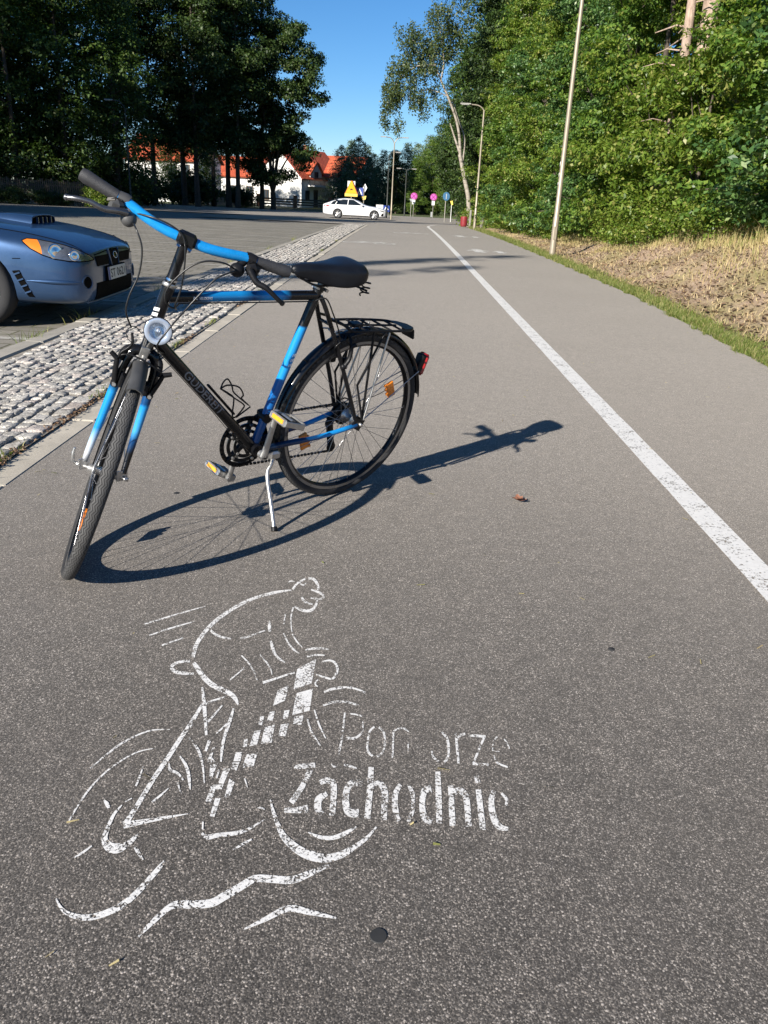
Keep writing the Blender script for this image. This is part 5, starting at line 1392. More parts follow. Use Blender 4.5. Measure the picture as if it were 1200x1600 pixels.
for k in range(3):
    z0 = .640 - .018 * k; x0 = .3295 + (.64 - z0) * .35; P = []
    for du, dv in ((-.006, 0), (.004, .002), (.004, .012), (-.006, .010)): a = du / .0165; P.append((x0 - .0005 + .0171 * sin(-a) - dv * .35, .0171 * cos(a), z0 + dv))
    b.add(P, [(0, 1, 2, 3)], False)
b.build('decal', M_DECW, frame)
b = MB()   # white bars on the head tube
for k, s0 in enumerate((.487, .503, .519)):
    P = []
    for i in range(7):
        a = -.95 + .3 * i; d_ = (N_ * cos(a) + Vector((0, 1, 0)) * sin(a)) * .0192
        P += [P0 + A_ * (s0 + .004 * i * .3) + d_, P0 + A_ * (s0 + .010 + .004 * i * .3) + d_]
    b.add(P, [(2 * i, 2 * i + 1, 2 * i + 3, 2 * i + 2) for i in range(6)], True)
b.build('head_decal', M_DECW, frame)
# headset rings
for s0, h in ((.392, .012), (.602, .012)):
    b = MB(); b.tube([P0 + A_ * s0, P0 + A_ * (s0 + h * .5), P0 + A_ * (s0 + h)], [.019, .0225, .019], 18); b.build('headset', M_SILV, frame)

# ---- fork
b = MB()
b.tube([S(.385, 0, 0), S(.405, 0, 0)], .0205, 16)
for s in (-1, 1):
    b.cur = 0; b.tube(spline([S(.388, 0, 0), S(.386, s * .03, .002), S(.345, s * .046, .006), S(.28, s * .050, .012)], 4), [.017] * 6 + [.015] * 7, 14)
    b.cur = 1 if s < 0 else 3; b.tube(spline([S(.285, s * .050, .0115), S(.18, s * .0535, .018), S(.08, s * .0575, .029), S(.012, s * .060, .046)], 5), [.0150 - .0004 * i for i in range(16)], 14)
    b.cur = 2; b.box(S(.004, s * .0585, .047), (.035, .005, .035))
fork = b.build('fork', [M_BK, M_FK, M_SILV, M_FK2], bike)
# ---- stem, bar, grips, levers
b = MB(); b.tube([S(.612, 0, 0), S(.64, 0, 0), S(.72, 0, .004), S(.742, 0, .010)], [.0165, .0155, .015, .016], 16)
b.box(S(.748, 0, .030), (.05, .056, .042), RS @ Matrix.Rotation(radians(18.7), 3, 'Y').inverted(), .008)
stem = b.build('stem', M_BK, bike)
b = MB()
for l in (-.016, .016): b.tube([S(.722, l, .045), S(.727, l, .052)], .0065, 10)
b.tube([S(.618, 0, 0), S(.624, 0, 0)], .0172, 16)
b.build('stem_bolt', M_CHROME, stem)
b = MB(); bp = [S(.785, -.30, -.012), S(.778, -.217, .0), S(.770, -.174, .006), (S(.757, -.118, .02)), S(.7485, -.06, .030), S(.7475, 0, .032), S(.7485, .06, .030), S(.757, .118, .02), S(.768, .174, .006), S(.771, .22, 0), S(.781, .30, -.012)]
q = spline(bp, 5); b.tube(q, [.0125 if (i < 9 or i > len(q) - 10) else .0152 for i in range(len(q))], 16)
bar = b.build('handlebar', M_BB, bike)
for s, so, si in ((-1, .791, .777), (1, .780, .770)):
    b = MB(); q = [S(si + (so - si) * t, s * (.208 + .108 * t), -.001 - .016 * t) for t in np.linspace(0, 1, 9)]
    b.tube(q, [.0160, .0168, .0170, .0174, .0178, .0184, .0192, .0198, .0170] if s < 0 else [.0160, .0165, .0165, .0168, .0170, .0175, .018, .0185, .016], 18); b.build('grip', M_GRIP, bike)
    # gear shifter drum and lever clamp
    b = MB(); b.tube([S(si - .001, s * .176, .003), S(si, s * .186, .002), S(si, s * .206, 0)], [.0165, .0185, .0175], 16)
    b.box(S(si - .024, s * .205, .018), (.03, .04, .042), RS, .01)
    b.sphere(S(si - .044, s * .163, .022), .0225, 16, 10, (1, 1, .95)); b.tube([S(si - .03, s * .165, .012), S(si - .01, s * .178, .005)], .012, 10)
    sh = b.build('shifter', M_BPL if s > 0 else M_GPL, bike)
    if s < 0:
        b = MB(); b.box(S(si - .012, s * .222, .0225), (.018, .022, .002), RS @ Matrix.Rotation(.5, 3, 'X')); b.build('label_plate', M_GALV, sh)
    b = MB()
    if s < 0: q = [S(.747, -.172, .035), S(.744, -.195, .045), S(.734, -.232, .055), S(.737, -.268, .06), S(.729, -.305, .055), S(.721, -.328, .045)]
    else: q = [S(.742, .196, .035), S(.718, .225, .046), S(.715, .255, .055), S(.706, .28, .058), S(.696, .305, .056), S(.692, .318, .05)]
    qq = spline(q, 4); n_ = len(qq); b.tube(qq, [.011 - .004 * min(1, i / n_ * 1.6) for i in range(n_)], 10)
    b.sphere(qq[-1], .0085, 12, 8); b.build('brake_lever', M_BPL if s > 0 else M_LEV, bike)

# ---- headlamp on its bracket
b = MB(); c = S(.479, .010, .075)
b.lathe([(0, -.05), (.018, -.05), (.026, -.035), (.036, -.008), (.041, .006), (.0415, .014), (.039, .017)], c, NS, 32); hl = b.build('headlamp', M_BPL, bike)
b = MB(); b.lathe([(.0395, .0165), (.036, .019), (.026, .0165), (.0245, .015)], c, NS, 40); b.build('lens_ring', M_CLEAR, hl)
b = MB(); b.lathe([(.0245, .015), (.022, .004), (.014, -.012), (.006, -.018), (0, -.018)], c, NS, 36); b.build('reflector', M_REFL, hl)
b = MB(); b.sphere(c + NS * .002, .006, 12, 8); b.build('bulb', M_CLEAR, hl)
b = MB(); b.tube([S(.40, 0, .024), S(.42, .004, .045), S(.44, .008, .062)], .005, 8, flat=(2.2, .7)); b.tube([S(.365, 0, .026), S(.40, 0, .026)], .011, 10)
b.box(S(.385, -.003, .036), (.007, .026, .06), RS, .002); b.tube([S(.40, -.012, .03), S(.44, -.014, .05)], .003, 6); b.tube([S(.375, 0, .03), S(.375, 0, .046)], .006, 8); b.build('lamp_bracket', M_SILV, hl)

# ---- wheels
def bike_wheel(mat4, rear):
    prof = [(.3185, -.010), (.322, -.0165), (.332, -.0195), (.341, -.0172), (.3468, -.010), (.349, 0), (.3468, .010), (.341, .0172), (.332, .0195), (.322, .0165), (.3185, .010)]
    b = MB(); b.lathe(prof, seg=120); w = b.build('wheel', M_BTYRE, bike); w.matrix_local = mat4
    b = MB(); b.cur = 0
    b.lathe([(.3215, -.0105), (.3215, -.0125), (.3185, -.0128)], seg=96); b.lathe([(.3185, .0128), (.3215, .0125), (.3215, .0105)], seg=96)
    b.lathe([(.307, .0118), (.299, .008), (.297, 0), (.299, -.008), (.307, -.0118)], seg=96)
    b.cur = 1; b.lathe([(.3185, -.0128), (.307, -.0118)], seg=96); b.lathe([(.307, .0118), (.3185, .0128)], seg=96)
    b.build('rim', [M_RIM, M_BRK], w)
    b = MB(); fl = (.034, -.028) if not rear else (.036, -.018)
    b.lathe([(0, -.058), (.0055, -.058), (.0055, -.045), (.011, -.044), (.012, fl[1] - .002), (.026, fl[1] - .002), (.026, fl[1] + .002), (.0135, fl[1] + .006), (.0135, fl[0] - .006), (.026, fl[0] - .002), (.026, fl[0] + .002), (.012, fl[0] + .002), (.011, .046), (.0055, .047), (.0055, .075), (0, .075)], seg=24)
    for s in (-1, 1): b.lathe([(0, s * .082), (.006, s * .081), (.0075, s * .073), (.0075, s * .066), (.004, s * .066)], seg=12)
    if not rear:
        b.tube([(0, -.078, 0), (0, -.092, .004), (-.01, -.098, .03), (-.015, -.098, .045)], [.005, .006, .005, .004], 8)
    b.build('hub', M_SILV, w)
    b = MB(); n_ = 36
    for k in range(n_):
        s = fl[0] if k % 2 == 0 else fl[1]; a = 2 * pi * k / n_; da = (1 if (k // 2) % 2 == 0 else -1) * radians(58)
        h = Vector((.0245 * cos(a + da), s, .0245 * sin(a + da))); e = Vector((.300 * cos(a), (.003 if k % 2 == 0 else -.003), .300 * sin(a)))
        b.tube([h, e], .0011, 5, False); b.tube([e - (e - h).normalized() * .012, e + (e - h).normalized() * .002], .002, 5)
    b.build('spokes', M_SPOKE, w)
    return w
def refl(w, ang, r=.223):
    b = MB(); c, s = cos(ang), sin(ang); Rm = Matrix(((c, 0, -s), (0, 1, 0), (s, 0, c)))
    b.box((r * c, 0, r * s), (.038, .012, .072), Rm, .004)
    for u in (-.03, -.01, .012): b.box(Vector((r * c, 0, r * s)) + Rm @ Vector((-.021, 0, u)), (.008, .011, .010), Rm)
    b.build('wheel_reflector', M_AMBER, w)
wr = bike_wheel(Matrix.Translation((0, 0, R)), True)
refl(wr, math.atan2(.092, -.203)); refl(wr, math.atan2(-.071, .212))
m4 = RS.to_4x4(); m4.translation = S(-.003, 0, .0472)
wf_ = bike_wheel(m4, False)
refl(wf_, radians(-90))

# ---- mudguards
def guard(cx, f3, r, a0, a1, w, name, mat, n=40):
    b = MB(); rings = []
    for i in range(n + 1):
        a = a0 + (a1 - a0) * i / n; ring = []
        for (u, d) in ((-w, -.014), (-w * .96, -.005), (-w * .6, .004), (0, .008), (w * .6, .004), (w * .96, -.005), (w, -.014), (w * .92, -.012), (w * .55, .001), (0, .005), (-w * .55, .001), (-w * .92, -.012)):
            ring.append(f3(a, r + d, u))
        rings.append(ring)
    b.loft(rings); return b.build(name, mat, bike)
rear_f = lambda a, r, u: Vector((r * cos(a), u, R + r * sin(a)))
mgr = guard(0, rear_f, .364, radians(-12), radians(172), .026, 'mudguard', M_BK, 60)
front_f = lambda a, r, u: S(r * cos(a), u, .0479 + r * sin(a))
mgf = guard(0, front_f, .362, radians(28), radians(-112), .0235, 'mudguard', M_GPL, 44)
b = MB()
for s in (-1, 1):
    b.tube([rear_f(radians(108), .36, s * .027), (-.004, s * .074, .372)], .0022, 6); b.tube([rear_f(radians(152), .36, s * .027), (-.006, s * .074, .366)], .0022, 6)
b.build('stay', M_SILV, mgr)
b = MB()
for s in (-1, 1): b.tube([front_f(radians(-80), .36, s * .027), S(.012, s * .066, .04)], .0022, 6)
b.build('stay', M_SILV, mgf)
b = MB(); b.tube([(.262, .0, .60), (.238, 0, .60)], .018, 14); b.build('guard_knob', M_BPL, mgr)

# ---- brakes
def vbrake(P):
    for s in (-1, 1):
        q = spline([P(0, s), P(1, s), P(2, s)], 4); b = MB(); b.tube(q, [.0095, .0100, .0100, .0095, .0095, .009, .009, .0085, .008], 10, flat=(1.15, .8)); b.sphere(P(0, s), .0115, 10, 8)
        b.box(P(3, s), (.03, .014, .045), RS if P is PF else None, .004); b.tube([P(2, s), P(2, s) + (LS * s * .022 + A_ * .012 if P is PF else Vector((-.012, s * .010, .012)))], [.0085, .0075], 8); o = b.build('brake_arm', M_BPL, bike)
        b = MB(); b.tube([P(0, s), P(0, s) + (NS if P is PF else Vector((-1, 0, 0))) * .016], .006, 10); b.build('pivot_bolt', M_SILV, o)
PF = lambda i, s: (S(.272, s * .054, .028), S(.315, s * .064, .038), S(.352, s * .070, .046), S(.292, s * .037, .034))[i]
PR = lambda i, s: (Vector((.125, s * .056, .598)), Vector((.105, s * .058, .628)), Vector((.10, s * .055, .672)), Vector((.103, s * .035, .60)))[i]
vbrake(PF); vbrake(PR)
b = MB(); b.tube(spline([S(.350, -.068, .046), S(.368, -.060, .05), S(.378, -.035, .055), S(.376, 0, .058), S(.368, .035, .055), S(.356, .066, .047)], 5), .0028, 8)
b.tube(spline([S(.352, -.068, .046), S(.375, -.064, .05), S(.395, -.05, .052), S(.415, -.045, .055), S(.44, -.055, .052)], 4), .0042, 8)
b.tube(spline([S(.384, -.012, .0), S(.392, -.036, .006), S(.378, -.056, .012), S(.345, -.062, .016)], 4), .0100, 10); b.tube(spline([S(.384, .012, .0), S(.388, .034, .004), S(.372, .052, .010), S(.335, .058, .016)], 4), .0100, 10)
b.build('brake_noodle', M_BPL, bike)
b = MB(); b.tube(spline([(.10, .055, .67), (.095, .03, .70), (.095, -.02, .70), (.10, -.055, .672)], 5), .005, 8); b.tube(spline([(.10, .05, .672), (.14, .055, .70), (.17, .045, .67), (.15, .04, .63)], 5), .003, 8); b.build('brake_noodle', M_BPL, bike)

# ---- saddle and post
b = MB(); b.tube([(.246, 0, .87), (.224, 0, .925)], .0125, 14); sp = b.build('seat_post', M_SILV, bike)
b = MB(); b.box((.222, 0, .905), (.045, .04, .022), Matrix.Rotation(radians(3), 3, 'Y'), .006); b.tube([(.235, -.028, .893), (.235, .028, .893)], .006, 8); b.build('clamp', M_SILV, sp)
def sad_ring(x, w, zt, zb):
    P = [(0, zt), (w * .45, zt - .001), (w * .78, zt - .006), (w * .95, zt - .018), (w, zt - (zt - zb) * .45), (w * .97, zb + .006), (w * .9, zb), (w * .55, zb + .012), (0, zb + .02)]
    return [(x, y, z) for y, z in P] + [(x, -y, z) for y, z in P[-2:0:-1]]
b = MB(); b.loft([sad_ring(*t) for t in ((.374, .004, .948, .940), (.370, .013, .957, .930), (.355, .021, .963, .922), (.32, .026, .966, .914), (.28, .032, .966, .904), (.24, .044, .966, .893), (.20, .060, .967, .890), (.17, .073, .970, .892), (.145, .081, .974, .897), (.12, .083, .975, .904), (.102, .080, .972, .911), (.090, .069, .965, .918), (.084, .043, .956, .928), (.082, .02, .95, .935))])
sad = b.build('saddle', M_SADDLE, bike); sm_ = sad.modifiers.new('s', 'SUBSURF'); sm_.levels = 1; sm_.render_levels = 1
b = MB()
for s in (-1, 1): b.tube(spline([(.345, s * .012, .922), (.29, s * .024, .898), (.22, s * .026, .893), (.15, s * .03, .892), (.09, s * .05, .905)], 4), .0038, 8)
for s in (-1, 1):
    h = [Vector((.085 + .016 * cos(t), s * .055 + .016 * sin(t), .898 + .018 - .0028 * t)) for t in np.linspace(0, 18.8, 46)]; b.tube(h, .0028, 6)
b.tube([(.09, -.07, .885), (.085, 0, .880), (.09, .07, .885)], .004, 8); b.build('saddle_rails', M_BPL, sad)

# ---- carrier with struts
b = MB()
for s in (-1, 1):
    b.tube(spline([(.205, s * .028, .775), (.15, s * .05, .756), (.11, s * .062, .735), (.0, s * .064, .728), (-.14, s * .06, .716), (-.20, s * .045, .708), (-.235, s * .02, .704)], 4), .005, 8)
    b.tube([(.01, s * .064, .728), (.006, s * .07, .56), (.0, s * .076, .375)], .0048, 8)
    b.tube([(-.05, s * .064, .722), (.05, s * .068, .52), (.0, s * .078, .37)], .0045, 8)
for x, z in ((.10, .734), (.045, .73), (-.02, .727), (-.085, .721), (-.15, .714)): b.tube([(x, -.062, z), (x, .062, z)], .0042, 8)
b.tube([(.10, 0, .736), (-.16, 0, .716)], .0042, 8)
rack = b.build('luggage_rack', M_BPL, bike)
b = MB(); b.add([(-.165, -.05, .7185), (-.165, .05, .7185), (-.205, .045, .7145), (-.24, .02, .7095), (-.24, -.02, .7095), (-.205, -.045, .7145)], [(0, 1, 2, 3, 4, 5)], False)
b.build('rack_plate', M_BPL, rack)
b = MB(); b.box((-.235, 0, .684), (.012, .07, .04), Matrix.Rotation(radians(14), 3, 'Y'), .004); b.build('light_mount', M_BPL, rack)
b = MB(); b.box((.05, 0, .735), (.05, .04, .014), None, .004); b.build('spring_block', M_BPL, rack)
b = MB(); b.tube(spline([(.11, .05, .742), (.17, .046, .735), (.185, .035, .72), (.15, .03, .715), (.17, .0, .72), (.15, -.03, .715), (.185, -.035, .72), (.17, -.046, .735), (.11, -.05, .742)], 4), .003, 8); b.build('spring_clip', M_SILV, rack)
b = MB()
for s in (-1, 1): b.tube([(-.075, s * .06, .715), (-.004, s * .08, .372)], .0042, 8)
b.build('rack_strut', M_SILV, rack)
# tail light
b = MB(); b.box((-.338, 0, .541), (.026, .042, .085), Matrix.Rotation(radians(-14), 3, 'Y'), .006); tl = b.build('tail_light', M_BPL, bike)
b = MB(); b.box((-.353, 0, .538), (.026, .052, .092), Matrix.Rotation(radians(-14), 3, 'Y'), .010); b.build('red_lens', M_REDL, tl)

# ---- drive train
b = MB(); yr_ = -.046; cx, cz = BBX + .006, BBZ - .001
def ring_of(r0, r1, y0, y1): b.lathe([(r0, y0), (r1, y0), (r1, y1), (r0, y1)], (cx, 0, cz), (0, 1, 0), 60, closed_prof=True, smooth=False)
ring_of(.086, .103, yr_ - .004, yr_ - .001); ring_of(.066, .079, yr_ + .004, yr_ + .007); ring_of(.044, .056, yr_ + .012, yr_ + .015)
for k in range(48):
    a = 2 * pi * k / 48; b.box((cx + .0985 * cos(a), yr_ + .001, cz + .0985 * sin(a)), (.006, .003, .006), Matrix.Rotation(-a, 3, 'Y'))
for k in range(5):
    a = 2 * pi * k / 5 + .5; b.tube([(cx, yr_, cz), (cx + .092 * cos(a), yr_, cz + .092 * sin(a))], [.014, .009], 8)
cr = b.build('chainring', M_BPL, bike)
b = MB()
for k in range(5):
    a = 2 * pi * k / 5 + .5
    for q_ in (.050, .073): b.tube([(cx + q_ * cos(a), yr_ - .003, cz + q_ * sin(a)), (cx + q_ * cos(a), yr_ + .018, cz + q_ * sin(a))], .0055, 8)
b.lathe([(.0565, yr_ + .011), (.0572, yr_ + .016)], (cx, 0, cz), (0, 1, 0), 48); b.lathe([(.0795, yr_ + .003), (.0802, yr_ + .008)], (cx, 0, cz), (0, 1, 0), 48); b.build('chainring_bolts', M_SILV, cr)
for s, e, y0 in ((1, Vector((.425, .088, .471)), .062), (-1, Vector((.471, -.092, .122)), -.066)):
    a0_ = Vector((BBX + .002, y0 + s * .012, BBZ)); b = MB(); b.tube([a0_, a0_.lerp(e, .15), a0_.lerp(e, .85), e], [.0165, .0125, .0105, .0130], 14, flat=(.72, 1.1))
    b.tube([a0_ - Vector((0, s * .02, 0)), a0_ + Vector((0, s * .008, 0))], .015, 16); b.tube([e - Vector((0, s * .008, 0)), e + Vector((0, s * .008, 0))], .0125, 14); c_ = b.build('crank', M_SILV, bike)
    b = MB(); b.tube([a0_ + Vector((0, s * .006, 0)), a0_ + Vector((0, s * .011, 0))], .008, 12); b.tube([e + Vector((0, s * .006, 0)), e + Vector((0, s * .010, 0))], .0055, 6); b.build('axle_bolt', M_BPL, c_)
    pc = e + Vector((0, s * .062, 0)); rot = Matrix.Rotation(radians(-18 if s > 0 else -30), 3, 'Y')
    b = MB(); b.tube([e, e + Vector((0, s * .108, 0))], .0065, 10); b.tube([pc - Vector((0, .03, 0)), pc + Vector((0, .03, 0))], .014, 12)
    for u in (-1, 1):
        b.box(pc + rot @ Vector((u * .042, 0, 0)), (.006, .088, .027), rot, .003)
        b.box(pc + rot @ Vector((0, u * .045, 0)), (.09, .005, .022), rot, .002)
    pd = b.build('pedal', M_SILV, bike)
    b = MB(); b.box(pc + rot @ Vector((0, 0, 0)), (.05, .07, .018), rot, .004); b.build('pedal_body', M_BPL, pd)
    for u in (-1, 1): b = MB(); b.box(pc + rot @ Vector((u * .0455, 0, 0)), (.005, .062, .015), rot, .0015); b.build('reflector', M_AMBERY, pd)
b = MB(); yc = -.046
for k in range(8): b.lathe([(.014, 0), (.047 - .0032 * k, 0), (.047 - .0032 * k, -.0022), (.014, -.0022)], (0, -.030 - .0042 * k, R), (0, 1, 0), 32, closed_prof=True)
b.build('cassette', M_CHAIN, bike)
b = MB()
p1 = Vector((.04, -.062, .300)); p2 = Vector((.012, -.060, .188))
b.box((.03, -.066, .322), (.045, .022, .035), Matrix.Rotation(.5, 3, 'Y'), .008); b.tube([(.004, -.074, .345), (.03, -.072, .322), p1], [.008, .012, .010], 10)
for pc_ in (p1, p2): b.lathe([(.006, -.005), (.020, -.004), (.022, 0), (.020, .004), (.006, .005)], pc_, (0, 1, 0), 20, closed_prof=True)
for dy in (-.009, .009): b.tube([p1 + Vector((0, dy, 0)), p2 + Vector((0, dy, 0))], .007, 8, flat=(.3, 1.6))
b.tube(spline([(.03, -.07, .33), (-.05, -.078, .30), (-.07, -.07, .36), (-.02, -.064, .40), (.03, -.066, .37)], 4), .003, 8)
b.build('rear_derailleur', M_BPL, bike)
b = MB(); b.box((BBX - .055, -.046, BBZ + .098), (.055, .022, .022), Matrix.Rotation(.35, 3, 'Y'), .005); b.box((BBX - .045, -.028, BBZ + .12), (.035, .03, .02), None, .005); b.tube([(BBX - .038, -.018, BBZ + .115), (BBX - .038, .018, BBZ + .115)], .0185, 14); b.build('front_derailleur', M_BPL, bike)
# chain: outer plates as a beaded band
def chain_path():
    Pp = []
    for t in np.linspace(0, 1, 30): Pp.append(Vector((cx - .02 + (0 - cx + .02) * t, yc, cz + .0975 + (R + .041 - cz - .0975) * t)))
    for k in range(8): a = pi / 2 + (pi * .62) * (k + 1) / 8; Pp.append(Vector((.041 * cos(a), yc, R + .041 * sin(a))))
    Pp += [Vector((.062, -.055, .302)), Vector((.045, -.06, .278)), Vector((.0, -.06, .20)), Vector((.005, -.06, .168)), Vector((.03, -.058, .172))]
    for t in np.linspace(.1, 1, 22): Pp.append(Vector((.03 + (cx - .01 - .03) * t, yc - .012 * (1 - t), .172 + (cz - .098 - .172) * t)))
    for k in range(16): a = -pi / 2 + pi * (k + 1) / 17; Pp.append(Vector((cx + .099 * cos(a), yc, cz + .099 * sin(a))))
    return Pp
cp = chain_path(); b = MB(); cum = 0
dense = []
for i in range(len(cp)):
    a, c_ = cp[i], cp[(i + 1) % len(cp)]; n_ = max(1, int((c_ - a).length / .0064))
    for k in range(n_): dense.append(a.lerp(c_, k / n_))
for i in range(0, len(dense) - 1, 2):
    a, c_ = dense[i], dense[i + 1]; d = (c_ - a)
    if d.length < 1e-5: continue
    an = math.atan2(-d.z, d.x); b.box((a + c_) / 2, (.0105, .0078 if (i // 2) % 2 else .0052, .0082), Matrix.Rotation(an, 3, 'Y'))
b.build('chain', M_CHAIN, bike)

# ---- kickstand
b = MB(); b.tube(spline([(.375, .035, .262), (.392, .050, .240), (.414, .064, .205), (.428, .128, .115), (.443, .184, .047)], 5), .0078, 12); b.box((.372, .022, .268), (.05, .05, .035), None, .008); ks = b.build('kickstand', M_SILV, bike)
b = MB(); b.tube([(.4415, .178, .054), (.444, .188, .0425)], [.0115, .0125], 12); b.build('rubber_foot', M_BPL, ks)
# ---- bottle cage
b = MB()
w3 = [(.532, .0, .430), (.477, 0, .463), (.5335, .022, .512), (.536, .034, .528), (.545, .036, .548), (.562, .032, .565), (.59, .012, .564), (.606, 0, .548)]
for s in (1, -1):
    Q = [(x, s * y, z) for x, y, z in w3]; b.tube([Q[0], Q[1]] + [tuple(v) for v in spline(Q[1:], 3)][1:], .0028, 8)
    b.tube(spline([(.606, 0, .548), (.567, s * .030, .521), (.531, s * .034, .495), (.528, s * .03, .478), (.541, s * .012, .440), (.545, 0, .432)], 3), .0028, 8)
b.tube([(.655, 0, .567), (.545, 0, .447)], .006, 8, flat=(1.6, .8)); b.build('bottle_cage', M_BPL, bike)

# ---- cables
b = MB()
b.tube(spline([S(.729, -.150, .035), S(.722, -.137, .08), S(.681, -.106, .09), S(.613, -.091, .09), S(.544, -.096, .09), S(.497, -.090, .085), S(.455, -.062, .055)], 6), .0026, 8)
b.tube(spline([S(.727, .150, .035), S(.733, .115, .08), S(.718, .067, .085), S(.685, .032, .08), S(.631, .004, .07), S(.590, -.006, .065), S(.562, .004, .06), S(.55, .03, .03), (.79, .02, .858)], 6), .0026, 8)
b.tube(spline([S(.727, .165, .03), S(.712, .135, .09), S(.685, .108, .1), S(.632, .084, .1), S(.575, .062, .1), S(.504, .034, .118), S(.45, .020, .11), S(.42, .03, .06), (.83, .016, .70)], 6), .0026, 8)
b.tube(spline([S(.752, -.165, .01), S(.766, -.109, .05), S(.768, -.054, .062), S(.752, -.012, .060), S(.70, .012, .06), S(.62, .03, .055), S(.56, .032, .045), (.80, .02, .84)], 6), .0026, 8)
b.tube([(.79, .012, .855), (.5, .012, .844), (.27, .012, .836)], .0022, 6); b.tube(spline([(.27, .012, .836), (.235, .03, .85), (.205, .045, .80), (.17, .05, .735), (.15, .045, .68)], 5), .0026, 8)
b.tube([(.842, .016, .705), (.63, .016, .472), (BBX + .02, .014, BBZ - .02)], .0013, 6); b.tube([(.842, -.006, .700), (.63, -.006, .468), (BBX + .02, -.006, BBZ - .022)], .0013, 6)
b.build('cables', M_CABLE, bike)
b = MB(); b.tube(spline([S(.45, -.03, .06), S(.468, -.055, .09), S(.45, -.072, .10), S(.425, -.06, .085), S(.41, -.03, .05)], 5), .0012, 6); b.build('light_wire', M_CABLE, bike)
b = MB(); b.tube(spline([rear_f(radians(160), .35, -.03), (-.25, -.03, .44), (-.12, -.03, .40), (.1, -.05, .38)], 6), .0015, 6); b.build('light_wire', M_CABLE, bike)
